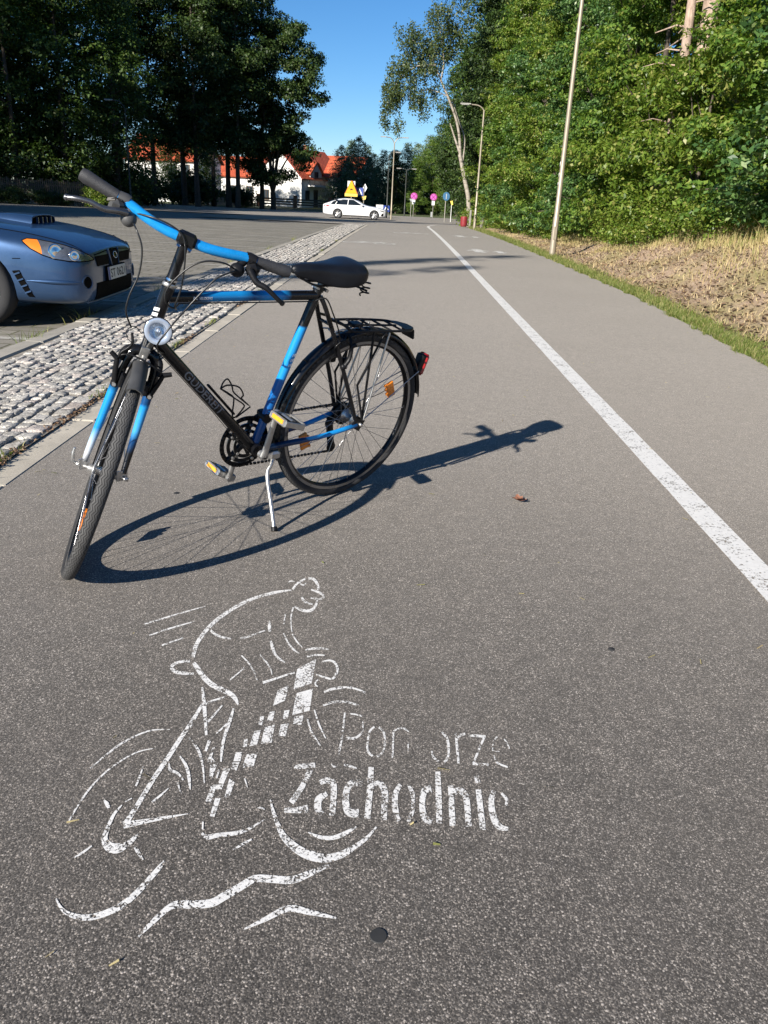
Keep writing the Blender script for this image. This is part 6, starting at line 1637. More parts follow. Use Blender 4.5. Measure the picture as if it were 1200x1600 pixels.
# ================================================================== PAINTED EMBLEM
# strokes of the painted emblem, in metres on the ground: left x, left y, right x, right y, ...
CYCLIST = [[-.6709,1.9651,-.6741,1.972,-.6529,1.9808,-.6562,1.9881,-.6266,2.0035,-.6301,2.0114,-.5999,2.0264,-.6033,2.0344,-.5727,2.0494,-.5756,2.0566,-.545,2.0726,-.5471,2.0783,-.5252,2.0891,-.5269,2.0937],
[-.64,1.9059,-.6428,1.9117,-.6275,1.9171,-.6307,1.924,-.6094,1.9333,-.6131,1.9416,-.5907,1.9498,-.5945,1.9586,-.571,1.9666,-.5743,1.9744,-.5507,1.9837,-.5531,1.9895,-.5363,1.9958,-.538,2.0001],
[-.5908,1.857,-.5944,1.8645,-.5447,1.903,-.5477,1.9094],
[-.5005,1.7966,-.4973,1.7852,-.5079,1.7952,-.5045,1.7836,-.5183,1.7931,-.5146,1.7812,-.5275,1.79,-.5229,1.7778,-.5339,1.7853,-.528,1.7732,-.5388,1.7796,-.5316,1.7678,-.542,1.7731,-.5335,1.7628,-.5433,1.7655,-.5339,1.7591,-.5422,1.7562,-.5336,1.7569,-.5384,1.7469,-.5328,1.7553,-.5329,1.7397,-.5302,1.7521,-.5264,1.7339,-.5256,1.748,-.5193,1.7296,-.5203,1.7446,-.5119,1.7271,-.5142,1.7425,-.5043,1.726,-.5071,1.7412,-.4966,1.7257,-.4996,1.7402,-.488,1.7267,-.4909,1.7392,-.4793,1.7284,-.4818,1.7386,-.4733,1.7297,-.4753,1.7381],
[-.286,2.226,-.2847,2.2189,-.2933,2.2245,-.2917,2.2155,-.3038,2.2222,-.3016,2.2106,-.3147,2.2191,-.3118,2.2051,-.3249,2.2153,-.3213,2.1994,-.3354,2.2107,-.3311,2.1931,-.3465,2.2045,-.3416,2.1858,-.3589,2.196,-.3536,2.1773,-.3718,2.186,-.3663,2.1679,-.3837,2.176,-.378,2.1583,-.3939,2.1667,-.3877,2.1489,-.4031,2.1574,-.3964,2.1394,-.412,2.1471,-.4048,2.129,-.421,2.1356,-.4133,2.1177,-.4296,2.1233,-.4216,2.1056,-.438,2.1101,-.4297,2.0928,-.4462,2.0958,-.4375,2.0788,-.4541,2.0808,-.4452,2.0641,-.4614,2.0661,-.4523,2.0496,-.4682,2.052,-.4589,2.0357,-.4745,2.0381,-.465,2.0221,-.4803,2.0238,-.4704,2.0084,-.4855,2.0092,-.4753,1.9943,-.49,1.9943,-.4796,1.9801,-.4941,1.9792,-.4833,1.9657,-.4976,1.9638,-.4864,1.9509,-.5005,1.9483,-.489,1.9359,-.5029,1.9331,-.4912,1.921,-.505,1.9184,-.4932,1.9069,-.5066,1.9035,-.4948,1.8933,-.5074,1.8878,-.4956,1.8796,-.5072,1.8704,-.4953,1.864,-.5061,1.8528,-.4943,1.8476,-.5046,1.8377,-.4933,1.8339,-.5025,1.8254,-.4923,1.8237,-.4999,1.8158,-.4912,1.8154,-.4982,1.8097,-.4904,1.8096],
[-.4899,1.7792,-.4848,1.7893,-.4865,1.7731,-.4809,1.7842,-.4815,1.7642,-.4752,1.7767,-.4752,1.7535,-.4682,1.7671,-.4673,1.7405,-.4598,1.7545,-.4579,1.7255,-.4506,1.7404,-.4481,1.7114,-.4416,1.7278,-.4386,1.6994,-.433,1.7171,-.429,1.6887,-.4244,1.7074,-.4191,1.6794,-.4161,1.6992,-.4093,1.6721,-.4077,1.6927,-.3998,1.6666,-.3989,1.6871,-.3908,1.6614,-.3897,1.6814,-.3814,1.6557,-.3802,1.6752,-.3723,1.6502,-.3706,1.6691,-.3648,1.645,-.3619,1.6624,-.3596,1.6401,-.355,1.6556,-.3555,1.6354,-.3495,1.6485,-.3516,1.6303,-.3447,1.6404,-.3469,1.6236,-.3405,1.6302,-.342,1.6159,-.3374,1.6199,-.3386,1.6102,-.3354,1.6128],
[-.2802,2.223,-.2875,2.2314,-.2783,2.2342,-.2855,2.2427,-.2755,2.25,-.2822,2.2592,-.2716,2.2646,-.2773,2.2755,-.2651,2.2781,-.2698,2.2895,-.2571,2.2915,-.261,2.3021,-.2512,2.301,-.2547,2.3108],
[-.2438,2.3021,-.2455,2.3155,-.2393,2.302,-.2409,2.3171,-.2332,2.3015,-.2339,2.3187,-.2283,2.2983,-.226,2.3156,-.2238,2.2909,-.2186,2.3053,-.2187,2.2796,-.2122,2.2918,-.2146,2.2682,-.2068,2.277,-.2115,2.2553,-.203,2.2603,-.209,2.2408,-.2006,2.244,-.2073,2.2302,-.1992,2.2331],
[-.2266,2.2274,-.2262,2.2362,-.2196,2.2225,-.2191,2.2332,-.2099,2.2155,-.209,2.229,-.2017,2.209,-.2001,2.224,-.1962,2.2037,-.1937,2.2184,-.192,2.1989,-.1886,2.2122,-.189,2.1944,-.1845,2.2058,-.1873,2.1907,-.1814,2.1987,-.1868,2.1887,-.1794,2.19,-.1868,2.188,-.1797,2.1811,-.1874,2.1856,-.1819,2.1741,-.1892,2.1825,-.1857,2.1687,-.1932,2.1799,-.1917,2.1661,-.2021,2.1791,-.2014,2.1669,-.2135,2.1797,-.213,2.1696,-.2218,2.1802,-.2214,2.1716],
[-.2523,2.175,-.2476,2.1828,-.2488,2.1661,-.2439,2.1745,-.2434,2.1531,-.2389,2.1634,-.2362,2.1418,-.2337,2.155,-.2271,2.1362,-.2265,2.1491,-.2177,2.1337,-.2176,2.144,-.2113,2.1323,-.2112,2.1406],
[-.2028,2.1663,-.197,2.164,-.2033,2.1561,-.1968,2.1534,-.2042,2.1423,-.1968,2.1378,-.2059,2.1304,-.1982,2.1225,-.2088,2.1199,-.2014,2.1089,-.2126,2.1103,-.206,2.0964,-.217,2.1044,-.2128,2.0874,-.2237,2.1023,-.2218,2.0844,-.2325,2.103,-.2318,2.0857,-.2408,2.1051,-.2412,2.0893,-.2489,2.1091,-.2502,2.0963,-.257,2.1149,-.2584,2.1054,-.2628,2.1193,-.2639,2.1119],
[-.2654,2.2646,-.2643,2.272,-.2625,2.2613,-.2614,2.2691,-.2581,2.2568,-.2576,2.2656,-.2532,2.2556,-.255,2.2646,-.2495,2.2615,-.2525,2.2681,-.2468,2.2698,-.2497,2.2749,-.245,2.2757,-.2476,2.2802],
[-.3031,2.2685,-.3059,2.2741,-.3014,2.2718,-.3045,2.2781,-.2991,2.2762,-.3021,2.2839,-.2966,2.2789,-.2985,2.2881,-.2928,2.2795,-.2935,2.2879,-.2879,2.2789,-.2882,2.2857,-.2843,2.2784,-.2845,2.284],
[-.2693,2.1123,-.2643,2.1098,-.2695,2.1008,-.2646,2.0984,-.2698,2.0842,-.2649,2.0823,-.2693,2.0663,-.2645,2.0653,-.2677,2.048,-.2632,2.0478,-.2655,2.0288,-.2612,2.0291,-.2628,2.0108,-.259,2.0116,-.2593,1.9934,-.2563,1.9945,-.2556,1.9772,-.2533,1.9782,-.2529,1.9662,-.2511,1.967],
[-.2511,1.954,-.2486,1.9575,-.2468,1.9435,-.244,1.9474,-.2407,1.9287,-.2376,1.9333,-.2341,1.9148,-.2312,1.9203,-.2266,1.9033,-.2245,1.9085,-.219,1.8931,-.2175,1.8972,-.2137,1.8862,-.2125,1.8893],
[-.287,2.0684,-.283,2.0675,-.2834,2.0095,-.2795,2.0087],
[-.2768,1.9551,-.2738,1.9586,-.2717,1.9416,-.2685,1.9454,-.2646,1.9226,-.2609,1.9272,-.2574,1.9054,-.2537,1.9109,-.2508,1.8923,-.2474,1.8987,-.2443,1.8811,-.2412,1.8881,-.2377,1.8714,-.2352,1.8788,-.2303,1.8633,-.2286,1.8702,-.2231,1.8569,-.2218,1.8626,-.2181,1.8528,-.2171,1.8574],
[-.3259,2.024,-.3236,2.024,-.326,2.0148,-.3212,2.0148,-.3259,2.0018,-.3179,2.002,-.325,1.9891,-.3153,1.9904,-.3227,1.9778,-.3137,1.98,-.3196,1.9677,-.3125,1.9698,-.3175,1.9609,-.3117,1.9626],
[-.3068,1.9125,-.3023,1.9154,-.3045,1.9021,-.2987,1.9058,-.3012,1.8874,-.2938,1.8924,-.2973,1.8733,-.2892,1.8795,-.2931,1.8616,-.2856,1.8678,-.2884,1.8503,-.2824,1.8566,-.2832,1.8401,-.2788,1.847,-.2777,1.8312,-.2744,1.8392,-.2721,1.8238,-.2693,1.8324,-.2664,1.8175,-.2642,1.8261,-.26,1.812,-.2585,1.8196,-.2537,1.8076,-.2527,1.8135,-.2493,1.8047,-.2486,1.8093],
[-.482,1.947,-.4801,1.9575,-.4767,1.941,-.4748,1.9516,-.469,1.9326,-.4673,1.9434,-.461,1.9251,-.46,1.9364,-.4536,1.9199,-.4534,1.9315,-.4463,1.9159,-.4466,1.9274,-.4387,1.9128,-.4396,1.9239,-.4301,1.9109,-.4313,1.9212,-.4214,1.9099,-.4226,1.9191,-.4153,1.9093,-.4164,1.9177],
[-.3894,1.9134,-.3918,1.9216,-.3841,1.9158,-.3866,1.9245,-.3764,1.9195,-.3792,1.9288,-.3688,1.9242,-.372,1.9336,-.3623,1.9301,-.3658,1.9391,-.3562,1.9368,-.3595,1.9453,-.3497,1.9437,-.3527,1.9517,-.3419,1.9514,-.3445,1.9586,-.3337,1.9594,-.3359,1.9656,-.3279,1.965,-.3298,1.9705],
[-.3714,1.8291,-.3698,1.8339,-.3637,1.8187,-.3619,1.8237,-.353,1.8039,-.3509,1.8091,-.3432,1.7892,-.3407,1.7941,-.3354,1.7753,-.3325,1.7797,-.3283,1.7611,-.3251,1.7651,-.3221,1.7479,-.3189,1.7511,-.3165,1.7347,-.3136,1.737,-.3117,1.7222,-.3094,1.7238,-.3084,1.7136,-.3067,1.7147],
[-.3226,1.8378,-.321,1.8414,-.3161,1.8275,-.3143,1.8317,-.3071,1.8132,-.3049,1.8179,-.2991,1.7999,-.2965,1.8048,-.2932,1.7892,-.2904,1.7936,-.2881,1.7794,-.2853,1.7831,-.2839,1.7705,-.2811,1.7731,-.2805,1.7615,-.2779,1.7631,-.2779,1.7531,-.2758,1.754,-.2761,1.7472,-.2745,1.7479],
[-.3771,1.7102,-.3801,1.7147,-.3733,1.7178,-.3762,1.7224,-.3677,1.7289,-.3707,1.7334,-.3625,1.7401,-.3656,1.7445,-.358,1.7514,-.3611,1.7557,-.3538,1.7627,-.357,1.7669,-.3509,1.7707,-.3541,1.7749],
[-.2028,1.8716,-.2043,1.8782,-.1958,1.8742,-.1977,1.8826,-.1857,1.8778,-.1878,1.8887,-.1748,1.8804,-.1763,1.8928,-.1617,1.8814,-.1624,1.8925,-.1471,1.8815,-.1475,1.8902,-.1368,1.8814,-.137,1.8883],
[-.1946,1.8379,-.1963,1.8456,-.1885,1.8405,-.1903,1.849,-.1798,1.8442,-.1817,1.8537,-.1713,1.8471,-.1728,1.857,-.163,1.8487,-.1637,1.8575,-.1545,1.8497,-.1549,1.8565,-.1485,1.8503,-.1488,1.8557],
[-.2913,1.704,-.2951,1.715,-.2852,1.7086,-.2888,1.7191,-.2764,1.7153,-.2796,1.7249,-.2671,1.7223,-.2702,1.7312,-.258,1.7294,-.2609,1.7379,-.2484,1.7369,-.2512,1.7451,-.2395,1.7437,-.242,1.7517,-.2309,1.7497,-.2332,1.7573,-.223,1.755,-.2251,1.7623,-.2174,1.7586,-.2194,1.7656],
[-.1538,1.8168,-.155,1.8217,-.1482,1.8195,-.1496,1.8255,-.1404,1.8231,-.1419,1.8307,-.1335,1.8245,-.1343,1.8337,-.1286,1.8229,-.1279,1.8328,-.1243,1.8196,-.1221,1.8294,-.1207,1.815,-.1169,1.8238,-.1175,1.8088,-.1124,1.816,-.1149,1.8013,-.1087,1.8063,-.1132,1.7934,-.1063,1.7954,-.1125,1.7843,-.1056,1.7835,-.1128,1.7741,-.1063,1.7714,-.1138,1.7649,-.1078,1.7607,-.1155,1.7571,-.1102,1.7514,-.1178,1.7506,-.1136,1.7432,-.1206,1.7469,-.1184,1.7377,-.1245,1.7464,-.1244,1.7371,-.13,1.7482,-.1307,1.7394,-.1368,1.7509,-.1375,1.7427,-.1456,1.7545,-.1463,1.7471,-.1553,1.759,-.156,1.7525,-.1623,1.7622,-.1628,1.7563],
[-.1561,1.7371,-.1539,1.7337,-.158,1.7337,-.1554,1.7299,-.1607,1.7286,-.1574,1.7247,-.1625,1.7227,-.1584,1.7206,-.1622,1.7164,-.1581,1.7175,-.1607,1.7108,-.1571,1.7138,-.1587,1.7064,-.1561,1.7112,-.1561,1.704,-.1551,1.7099,-.1536,1.7036,-.1534,1.7088,-.1521,1.7034,-.152,1.7081],
[-.1339,1.6795,-.1352,1.6838,-.1268,1.6841,-.1283,1.6893,-.1164,1.6905,-.1181,1.6971,-.1051,1.696,-.1066,1.7039,-.0919,1.6997,-.093,1.7084,-.0774,1.7027,-.0784,1.7118,-.0672,1.7046,-.0681,1.714],
[-.4412,1.6755,-.4369,1.6768,-.4363,1.6566,-.4304,1.6583,-.4293,1.6295,-.4213,1.6317,-.4208,1.5986,-.4117,1.6008,-.4095,1.5597,-.4012,1.5615,-.3972,1.518,-.3906,1.5192,-.3887,1.4893,-.3834,1.4903],
[-.4136,1.601,-.4182,1.6093,-.4096,1.6057,-.414,1.614,-.4037,1.6125,-.4078,1.6206,-.3971,1.6191,-.4007,1.6271,-.3889,1.6254,-.3919,1.6329,-.3798,1.6316,-.3824,1.6385,-.3733,1.636,-.3757,1.6423],
[-.4252,1.6139,-.4178,1.6085,-.428,1.5925,-.4199,1.5866,-.4318,1.5629,-.4228,1.5563,-.4357,1.5352,-.426,1.5278,-.4395,1.513,-.4296,1.5051,-.4434,1.492,-.4334,1.4841,-.447,1.4708,-.437,1.4632,-.4503,1.4487,-.4401,1.4414,-.4533,1.4268,-.443,1.4194,-.4564,1.4059,-.4461,1.3984,-.4597,1.3864,-.4495,1.3788,-.463,1.3676,-.4529,1.3602,-.466,1.3491,-.456,1.3421,-.4684,1.3308,-.4584,1.3243,-.4705,1.313,-.4606,1.3067,-.4725,1.2957,-.4626,1.2895,-.4746,1.2782,-.4647,1.272,-.4767,1.2612,-.4667,1.255,-.4788,1.2457,-.4687,1.2394,-.481,1.2313,-.4706,1.2247,-.4831,1.2183,-.4724,1.2114,-.4846,1.2094,-.4736,1.2024],
[-.3908,1.5363,-.3957,1.5413,-.3879,1.546,-.3927,1.551,-.3838,1.5601,-.3884,1.5648,-.3799,1.5738,-.3842,1.5782,-.3766,1.5865,-.3805,1.5905,-.3736,1.5987,-.3771,1.6022,-.3715,1.6073,-.3746,1.6105],
[-.3468,1.5961,-.3421,1.5944,-.347,1.5825,-.3412,1.5804,-.3474,1.5634,-.34,1.5607,-.3477,1.5447,-.3393,1.5413,-.3479,1.5279,-.3395,1.5241,-.3481,1.5109,-.3401,1.5075,-.3479,1.4947,-.3403,1.4919,-.3472,1.48,-.3398,1.4779,-.3462,1.4661,-.339,1.4645,-.3445,1.4513,-.3378,1.4504,-.3415,1.4332,-.3359,1.4329,-.338,1.4147,-.3336,1.4145,-.3354,1.4018,-.3319,1.4017],
[-.3636,1.4961,-.3663,1.4996,-.3605,1.5017,-.3635,1.5056,-.3561,1.5096,-.3596,1.5141,-.3522,1.517,-.3561,1.5219,-.3495,1.5233,-.3536,1.528,-.3474,1.5289,-.3516,1.5335,-.346,1.5327,-.3501,1.5373],
[-.4233,1.4755,-.4218,1.4788,-.4176,1.4684,-.4159,1.4724,-.4098,1.4584,-.4074,1.4631,-.4025,1.4482,-.3993,1.4531,-.3966,1.4387,-.3926,1.4435,-.3911,1.4288,-.3864,1.4332,-.3858,1.4183,-.3806,1.4219,-.3806,1.4069,-.3754,1.4096,-.3755,1.3946,-.3707,1.3965,-.3704,1.381,-.3661,1.3822,-.3647,1.3636,-.3611,1.3644,-.3589,1.3451,-.3562,1.3456,-.355,1.3322,-.3528,1.3326],
[-.4102,1.3904,-.4063,1.3926,-.4068,1.3817,-.4022,1.3842,-.4019,1.3695,-.3964,1.3721,-.3972,1.3572,-.391,1.3594,-.3924,1.3443,-.3866,1.3458,-.3876,1.331,-.3827,1.3321,-.3843,1.3217,-.3801,1.3226],
[-.3784,1.4722,-.3709,1.469,-.3778,1.4356,-.3716,1.4331],
[-.3622,1.4504,-.3572,1.4483,-.3625,1.4433,-.357,1.4409,-.363,1.4332,-.3568,1.4305,-.3634,1.4234,-.3567,1.4205,-.3636,1.4141,-.3568,1.4112,-.3637,1.4051,-.3569,1.4023,-.3637,1.3989,-.3571,1.3961],
[-.3345,1.3765,-.3304,1.3752,-.3334,1.3491,-.3299,1.348],
[-.1328,1.6783,-.1356,1.6855,-.1275,1.6835,-.1302,1.6908,-.1199,1.6907,-.1223,1.6984,-.1115,1.6966,-.1133,1.7047,-.1022,1.6999,-.1034,1.7086,-.0918,1.7021,-.0926,1.7111,-.0819,1.7031,-.0823,1.7121,-.073,1.7028,-.073,1.7118,-.0646,1.7013,-.0641,1.7101,-.0563,1.6989,-.0553,1.707,-.0471,1.6943,-.0458,1.7023,-.038,1.6886,-.0365,1.6965,-.0316,1.6846,-.03,1.6923],
[-.1301,1.622,-.1325,1.6291,-.1247,1.6262,-.1271,1.6334,-.1169,1.6317,-.1191,1.6399,-.1082,1.6361,-.11,1.6453,-.0988,1.6393,-.1001,1.6486,-.0884,1.6417,-.0891,1.6504,-.078,1.6422,-.0779,1.6501,-.0664,1.6388,-.0656,1.6465,-.0546,1.6333,-.0535,1.6409,-.0462,1.6293,-.0451,1.6368],
[-.1526,1.6058,-.1497,1.6075,-.1485,1.5907,-.1452,1.5927,-.1427,1.5695,-.1389,1.572,-.1362,1.5491,-.1324,1.5521,-.1287,1.53,-.1254,1.5329,-.1206,1.5118,-.1181,1.5141,-.1151,1.4993,-.113,1.5012],
[-.1661,1.573,-.1631,1.5744,-.1631,1.56,-.1596,1.5616,-.1585,1.5413,-.1546,1.5437,-.1523,1.5224,-.1484,1.5259,-.1429,1.5033,-.1397,1.5072,-.1323,1.4847,-.1297,1.488,-.1248,1.4718,-.1226,1.4747],
[-.6028,1.3564,-.6052,1.3588,-.5986,1.3671,-.6013,1.3698,-.5924,1.3827,-.5956,1.3859,-.5858,1.3982,-.5893,1.402,-.5791,1.4124,-.5831,1.4169,-.572,1.4265,-.5764,1.4318,-.5644,1.4398,-.569,1.4456,-.5566,1.4519,-.5608,1.4577,-.5484,1.463,-.552,1.4684,-.5397,1.473,-.5427,1.478,-.5305,1.4818,-.5332,1.4866,-.5208,1.4892,-.5232,1.4941,-.5103,1.495,-.5122,1.4997,-.497,1.4987,-.4983,1.5027,-.4828,1.5006,-.4836,1.5037,-.4726,1.5018,-.4733,1.5042],
[-.5877,1.2061,-.5905,1.2076,-.5874,1.2164,-.5907,1.2181,-.5871,1.2314,-.5908,1.2335,-.5861,1.2478,-.5903,1.2503,-.5846,1.265,-.5888,1.2678,-.5824,1.2838,-.5867,1.2868,-.5793,1.3021,-.5835,1.3054,-.5751,1.3196,-.5791,1.323,-.5699,1.3366,-.5736,1.3402,-.5641,1.3524,-.5675,1.356,-.5576,1.3664,-.5609,1.3701,-.5504,1.379,-.5535,1.3828,-.5428,1.3906,-.5457,1.3945,-.5349,1.4015,-.5376,1.4054,-.5265,1.4113,-.5289,1.4151,-.5174,1.4195,-.5194,1.4232,-.506,1.4261,-.5075,1.4294,-.4939,1.431,-.4949,1.4337,-.4852,1.4343,-.4861,1.4365],
[-.4962,1.3771,-.4946,1.3765,-.4959,1.3683,-.4934,1.3674,-.4956,1.356,-.4917,1.3546,-.4952,1.3441,-.4903,1.3422,-.4947,1.3326,-.4898,1.3305,-.4941,1.3213,-.4896,1.3193,-.4937,1.3135,-.4896,1.3117],
[-.4241,1.3124,-.4228,1.3111,-.4271,1.3069,-.4249,1.3046,-.4315,1.2991,-.4281,1.2956,-.4357,1.2915,-.4316,1.287,-.4399,1.2838,-.436,1.2793,-.4441,1.2761,-.4407,1.2722,-.447,1.2708,-.444,1.2673],
[-.4443,1.3875,-.4414,1.3874,-.4435,1.3822,-.4396,1.3823,-.442,1.3741,-.4373,1.3758,-.4377,1.3654,-.4347,1.3718,-.4306,1.3603,-.4301,1.369,-.4232,1.3573,-.4229,1.3657,-.4169,1.354,-.4153,1.3609,-.411,1.3484,-.4084,1.3532,-.4049,1.3414,-.4026,1.3451,-.4007,1.3364,-.3987,1.3394],
[-.4272,1.4117,-.4255,1.4144,-.422,1.4038,-.4196,1.4076,-.4149,1.3928,-.4112,1.3977,-.4083,1.3815,-.4032,1.3862,-.4027,1.3703,-.3968,1.374,-.3972,1.3582,-.3912,1.361,-.3921,1.3461,-.3864,1.3479,-.387,1.3325,-.3823,1.3335,-.3822,1.3187,-.379,1.3192,-.3789,1.3091,-.3768,1.3094],
[-.411,1.3279,-.4073,1.3301,-.3939,1.2957,-.3921,1.2967],
[-.5432,1.266,-.5418,1.2691,-.5409,1.2627,-.5389,1.2674,-.5379,1.2581,-.5346,1.2647,-.5353,1.2543,-.5303,1.261,-.5326,1.2509,-.527,1.2561,-.5295,1.2472,-.5245,1.2512,-.5273,1.2446,-.5229,1.2479],
[-.4778,1.1938,-.4862,1.212,-.4685,1.198,-.4759,1.2144,-.455,1.204,-.4612,1.2178,-.4417,1.2098,-.4467,1.2214,-.4301,1.2144,-.4346,1.2248,-.4187,1.2189,-.4227,1.2284,-.4066,1.2237,-.41,1.2321,-.3918,1.2299,-.3942,1.236,-.3763,1.2364,-.3777,1.24,-.3653,1.2411,-.3659,1.2428],
[-.5033,1.2571,-.5011,1.2552,-.506,1.251,-.5027,1.2482,-.5096,1.242,-.5049,1.2383,-.5124,1.2316,-.5062,1.2277,-.5134,1.2198,-.5062,1.2163,-.5135,1.2071,-.5055,1.2038,-.5133,1.1957,-.5044,1.1921,-.5134,1.1858,-.5035,1.182,-.5132,1.1761,-.5023,1.1734,-.5114,1.166,-.5001,1.1672,-.5073,1.1556,-.4965,1.1626,-.5014,1.1459,-.4922,1.159,-.4941,1.1379,-.489,1.1572,-.4856,1.1328,-.4868,1.1566,-.4775,1.1309,-.4837,1.1561,-.4702,1.1317,-.4802,1.1559,-.4641,1.1353,-.4759,1.1561,-.4593,1.1408,-.4705,1.1574,-.4555,1.1464,-.4657,1.1596,-.4524,1.1517,-.4623,1.1625,-.45,1.1572,-.4595,1.1663,-.4481,1.1632,-.4566,1.1707,-.4465,1.1709,-.4531,1.1764,-.4452,1.1793,-.4495,1.1827,-.4443,1.1852,-.4469,1.1873],
[-.4896,1.2783,-.4877,1.2757,-.4996,1.2671,-.4977,1.2646],
[-.5441,1.1152,-.5458,1.1173,-.5411,1.1176,-.5436,1.1206,-.5368,1.1212,-.5403,1.1253,-.5325,1.1259,-.5367,1.1305,-.5284,1.1326,-.5323,1.1366,-.5244,1.1402,-.5275,1.1434,-.5216,1.1457,-.524,1.1482],
[-.4438,1.1473,-.4397,1.1513,-.4413,1.1435,-.4369,1.1479,-.4376,1.1381,-.4329,1.143,-.4333,1.1327,-.4289,1.1379,-.428,1.1276,-.4247,1.1319,-.4223,1.1227,-.4203,1.1255,-.4183,1.1194,-.4172,1.1209],
[-.5419,1.0243,-.5403,1.0256,-.5373,1.0181,-.5351,1.02,-.5307,1.0094,-.5279,1.0124,-.5235,1.0015,-.5209,1.0063,-.5164,.9959,-.5149,1.0026,-.5092,.9915,-.5088,.9998,-.5015,.9881,-.5022,.9977,-.4931,.9855,-.4948,.9961,-.4842,.9837,-.4871,.9952,-.4755,.983,-.4798,.9951,-.4678,.9837,-.4733,.996,-.4605,.9856,-.4671,.9978,-.4532,.9884,-.4605,1.0004,-.4453,.9923,-.4531,1.0042,-.4372,.9972,-.4454,1.0089,-.4299,1.0024,-.4385,1.0138,-.4239,1.0077,-.4329,1.0185,-.4188,1.0132,-.4282,1.0235,-.414,1.0196,-.4236,1.0292,-.4092,1.0269,-.419,1.0361,-.4046,1.0351,-.4146,1.0438,-.4002,1.044,-.4102,1.0522,-.396,1.054,-.4059,1.0618,-.392,1.0647,-.4017,1.0722,-.3883,1.0748,-.3977,1.0821,-.3848,1.0839,-.394,1.0911,-.3817,1.0925,-.3905,1.0994,-.3792,1.1006,-.3874,1.1067,-.3778,1.1084,-.3845,1.113,-.3773,1.1154,-.3818,1.1184,-.377,1.1202,-.38,1.1222],
[-.3748,.9562,-.3779,.9585,-.3723,.9617,-.3754,.9641,-.3673,.969,-.3727,.9732,-.3616,.9776,-.3687,.9834,-.3549,.9887,-.3629,.9955,-.3473,1.0013,-.3557,1.0089,-.3403,1.0111,-.3488,1.02,-.335,1.0156,-.3432,1.0269,-.3307,1.0172,-.3378,1.0311,-.3256,1.0181,-.3313,1.0338,-.3192,1.0185,-.3232,1.0351,-.3113,1.0181,-.3149,1.0351,-.3019,1.0182,-.3063,1.0355,-.291,1.0193,-.2958,1.0366,-.2791,1.0211,-.2846,1.0382,-.2682,1.024,-.2755,1.0406,-.2601,1.0286,-.2698,1.0439,-.2543,1.034,-.2651,1.0485,-.2484,1.0397,-.259,1.0545,-.2406,1.0468,-.2509,1.0615,-.2321,1.0549,-.242,1.0692,-.2236,1.0628,-.2335,1.0767,-.2161,1.0705,-.2261,1.0842,-.2094,1.0773,-.2185,1.092,-.2025,1.0817,-.2088,1.0982,-.1941,1.0833,-.1972,1.1006,-.1837,1.083,-.1855,1.1004,-.1725,1.0827,-.174,1.1,-.1609,1.0822,-.1621,1.0996,-.1484,1.0815,-.1504,1.099,-.1356,1.0831,-.14,1.1,-.1239,1.0884,-.1304,1.104,-.1135,1.0957,-.1204,1.1101,-.1035,1.1032,-.1096,1.1164,-.0923,1.1117,-.0971,1.1225,-.081,1.1208,-.0843,1.1285,-.073,1.1273,-.0753,1.1327],
[-.2057,.9811,-.2072,.9836,-.1961,.9864,-.1986,.9905,-.1823,.994,-.1861,1.0006,-.1687,1.0019,-.1738,1.0104,-.1568,1.0101,-.163,1.02,-.1457,1.0182,-.1518,1.0297,-.1354,1.023,-.1392,1.0364,-.1258,1.0234,-.1261,1.0374,-.1151,1.0211,-.1139,1.0345,-.102,1.0186,-.101,1.0309,-.0845,1.0166,-.0837,1.0264,-.0655,1.0146,-.0649,1.021,-.0521,1.0131,-.0516,1.0171],
[-.3328,1.2229,-.3294,1.2229,-.3282,1.2021,-.3254,1.2022],
[-.3274,1.1906,-.3252,1.1949,-.3245,1.1867,-.3218,1.1927,-.3197,1.181,-.3175,1.1901,-.3129,1.1771,-.3141,1.1894,-.3063,1.1778,-.3107,1.1903,-.3005,1.1807,-.3052,1.1925,-.2935,1.1836,-.2973,1.1951,-.2829,1.1862,-.2862,1.1974,-.2703,1.189,-.2734,1.1999,-.2591,1.1923,-.2624,1.2025,-.2514,1.1956,-.2549,1.2048,-.2453,1.1993,-.2491,1.2072,-.2385,1.205,-.2422,1.2116,-.2287,1.2151,-.2318,1.2202,-.218,1.2273,-.2203,1.2309,-.2104,1.2361,-.212,1.2387],
[-.257,1.154,-.259,1.157,-.2524,1.1576,-.255,1.1616,-.2459,1.1628,-.2493,1.1681,-.2399,1.168,-.2437,1.1741,-.2348,1.1732,-.2382,1.1787,-.2303,1.1785,-.2328,1.1826,-.2271,1.1821,-.229,1.1852],
[-.2332,1.2658,-.2338,1.2682,-.2301,1.2662,-.2308,1.2691,-.2257,1.2668,-.2264,1.2704,-.2221,1.2667,-.2221,1.2706,-.2196,1.2654,-.2186,1.2688,-.2171,1.2634,-.2159,1.2662,-.2154,1.2618,-.2142,1.2643],
[-.2743,1.3517,-.2712,1.3535,-.2622,1.3243,-.2609,1.325],
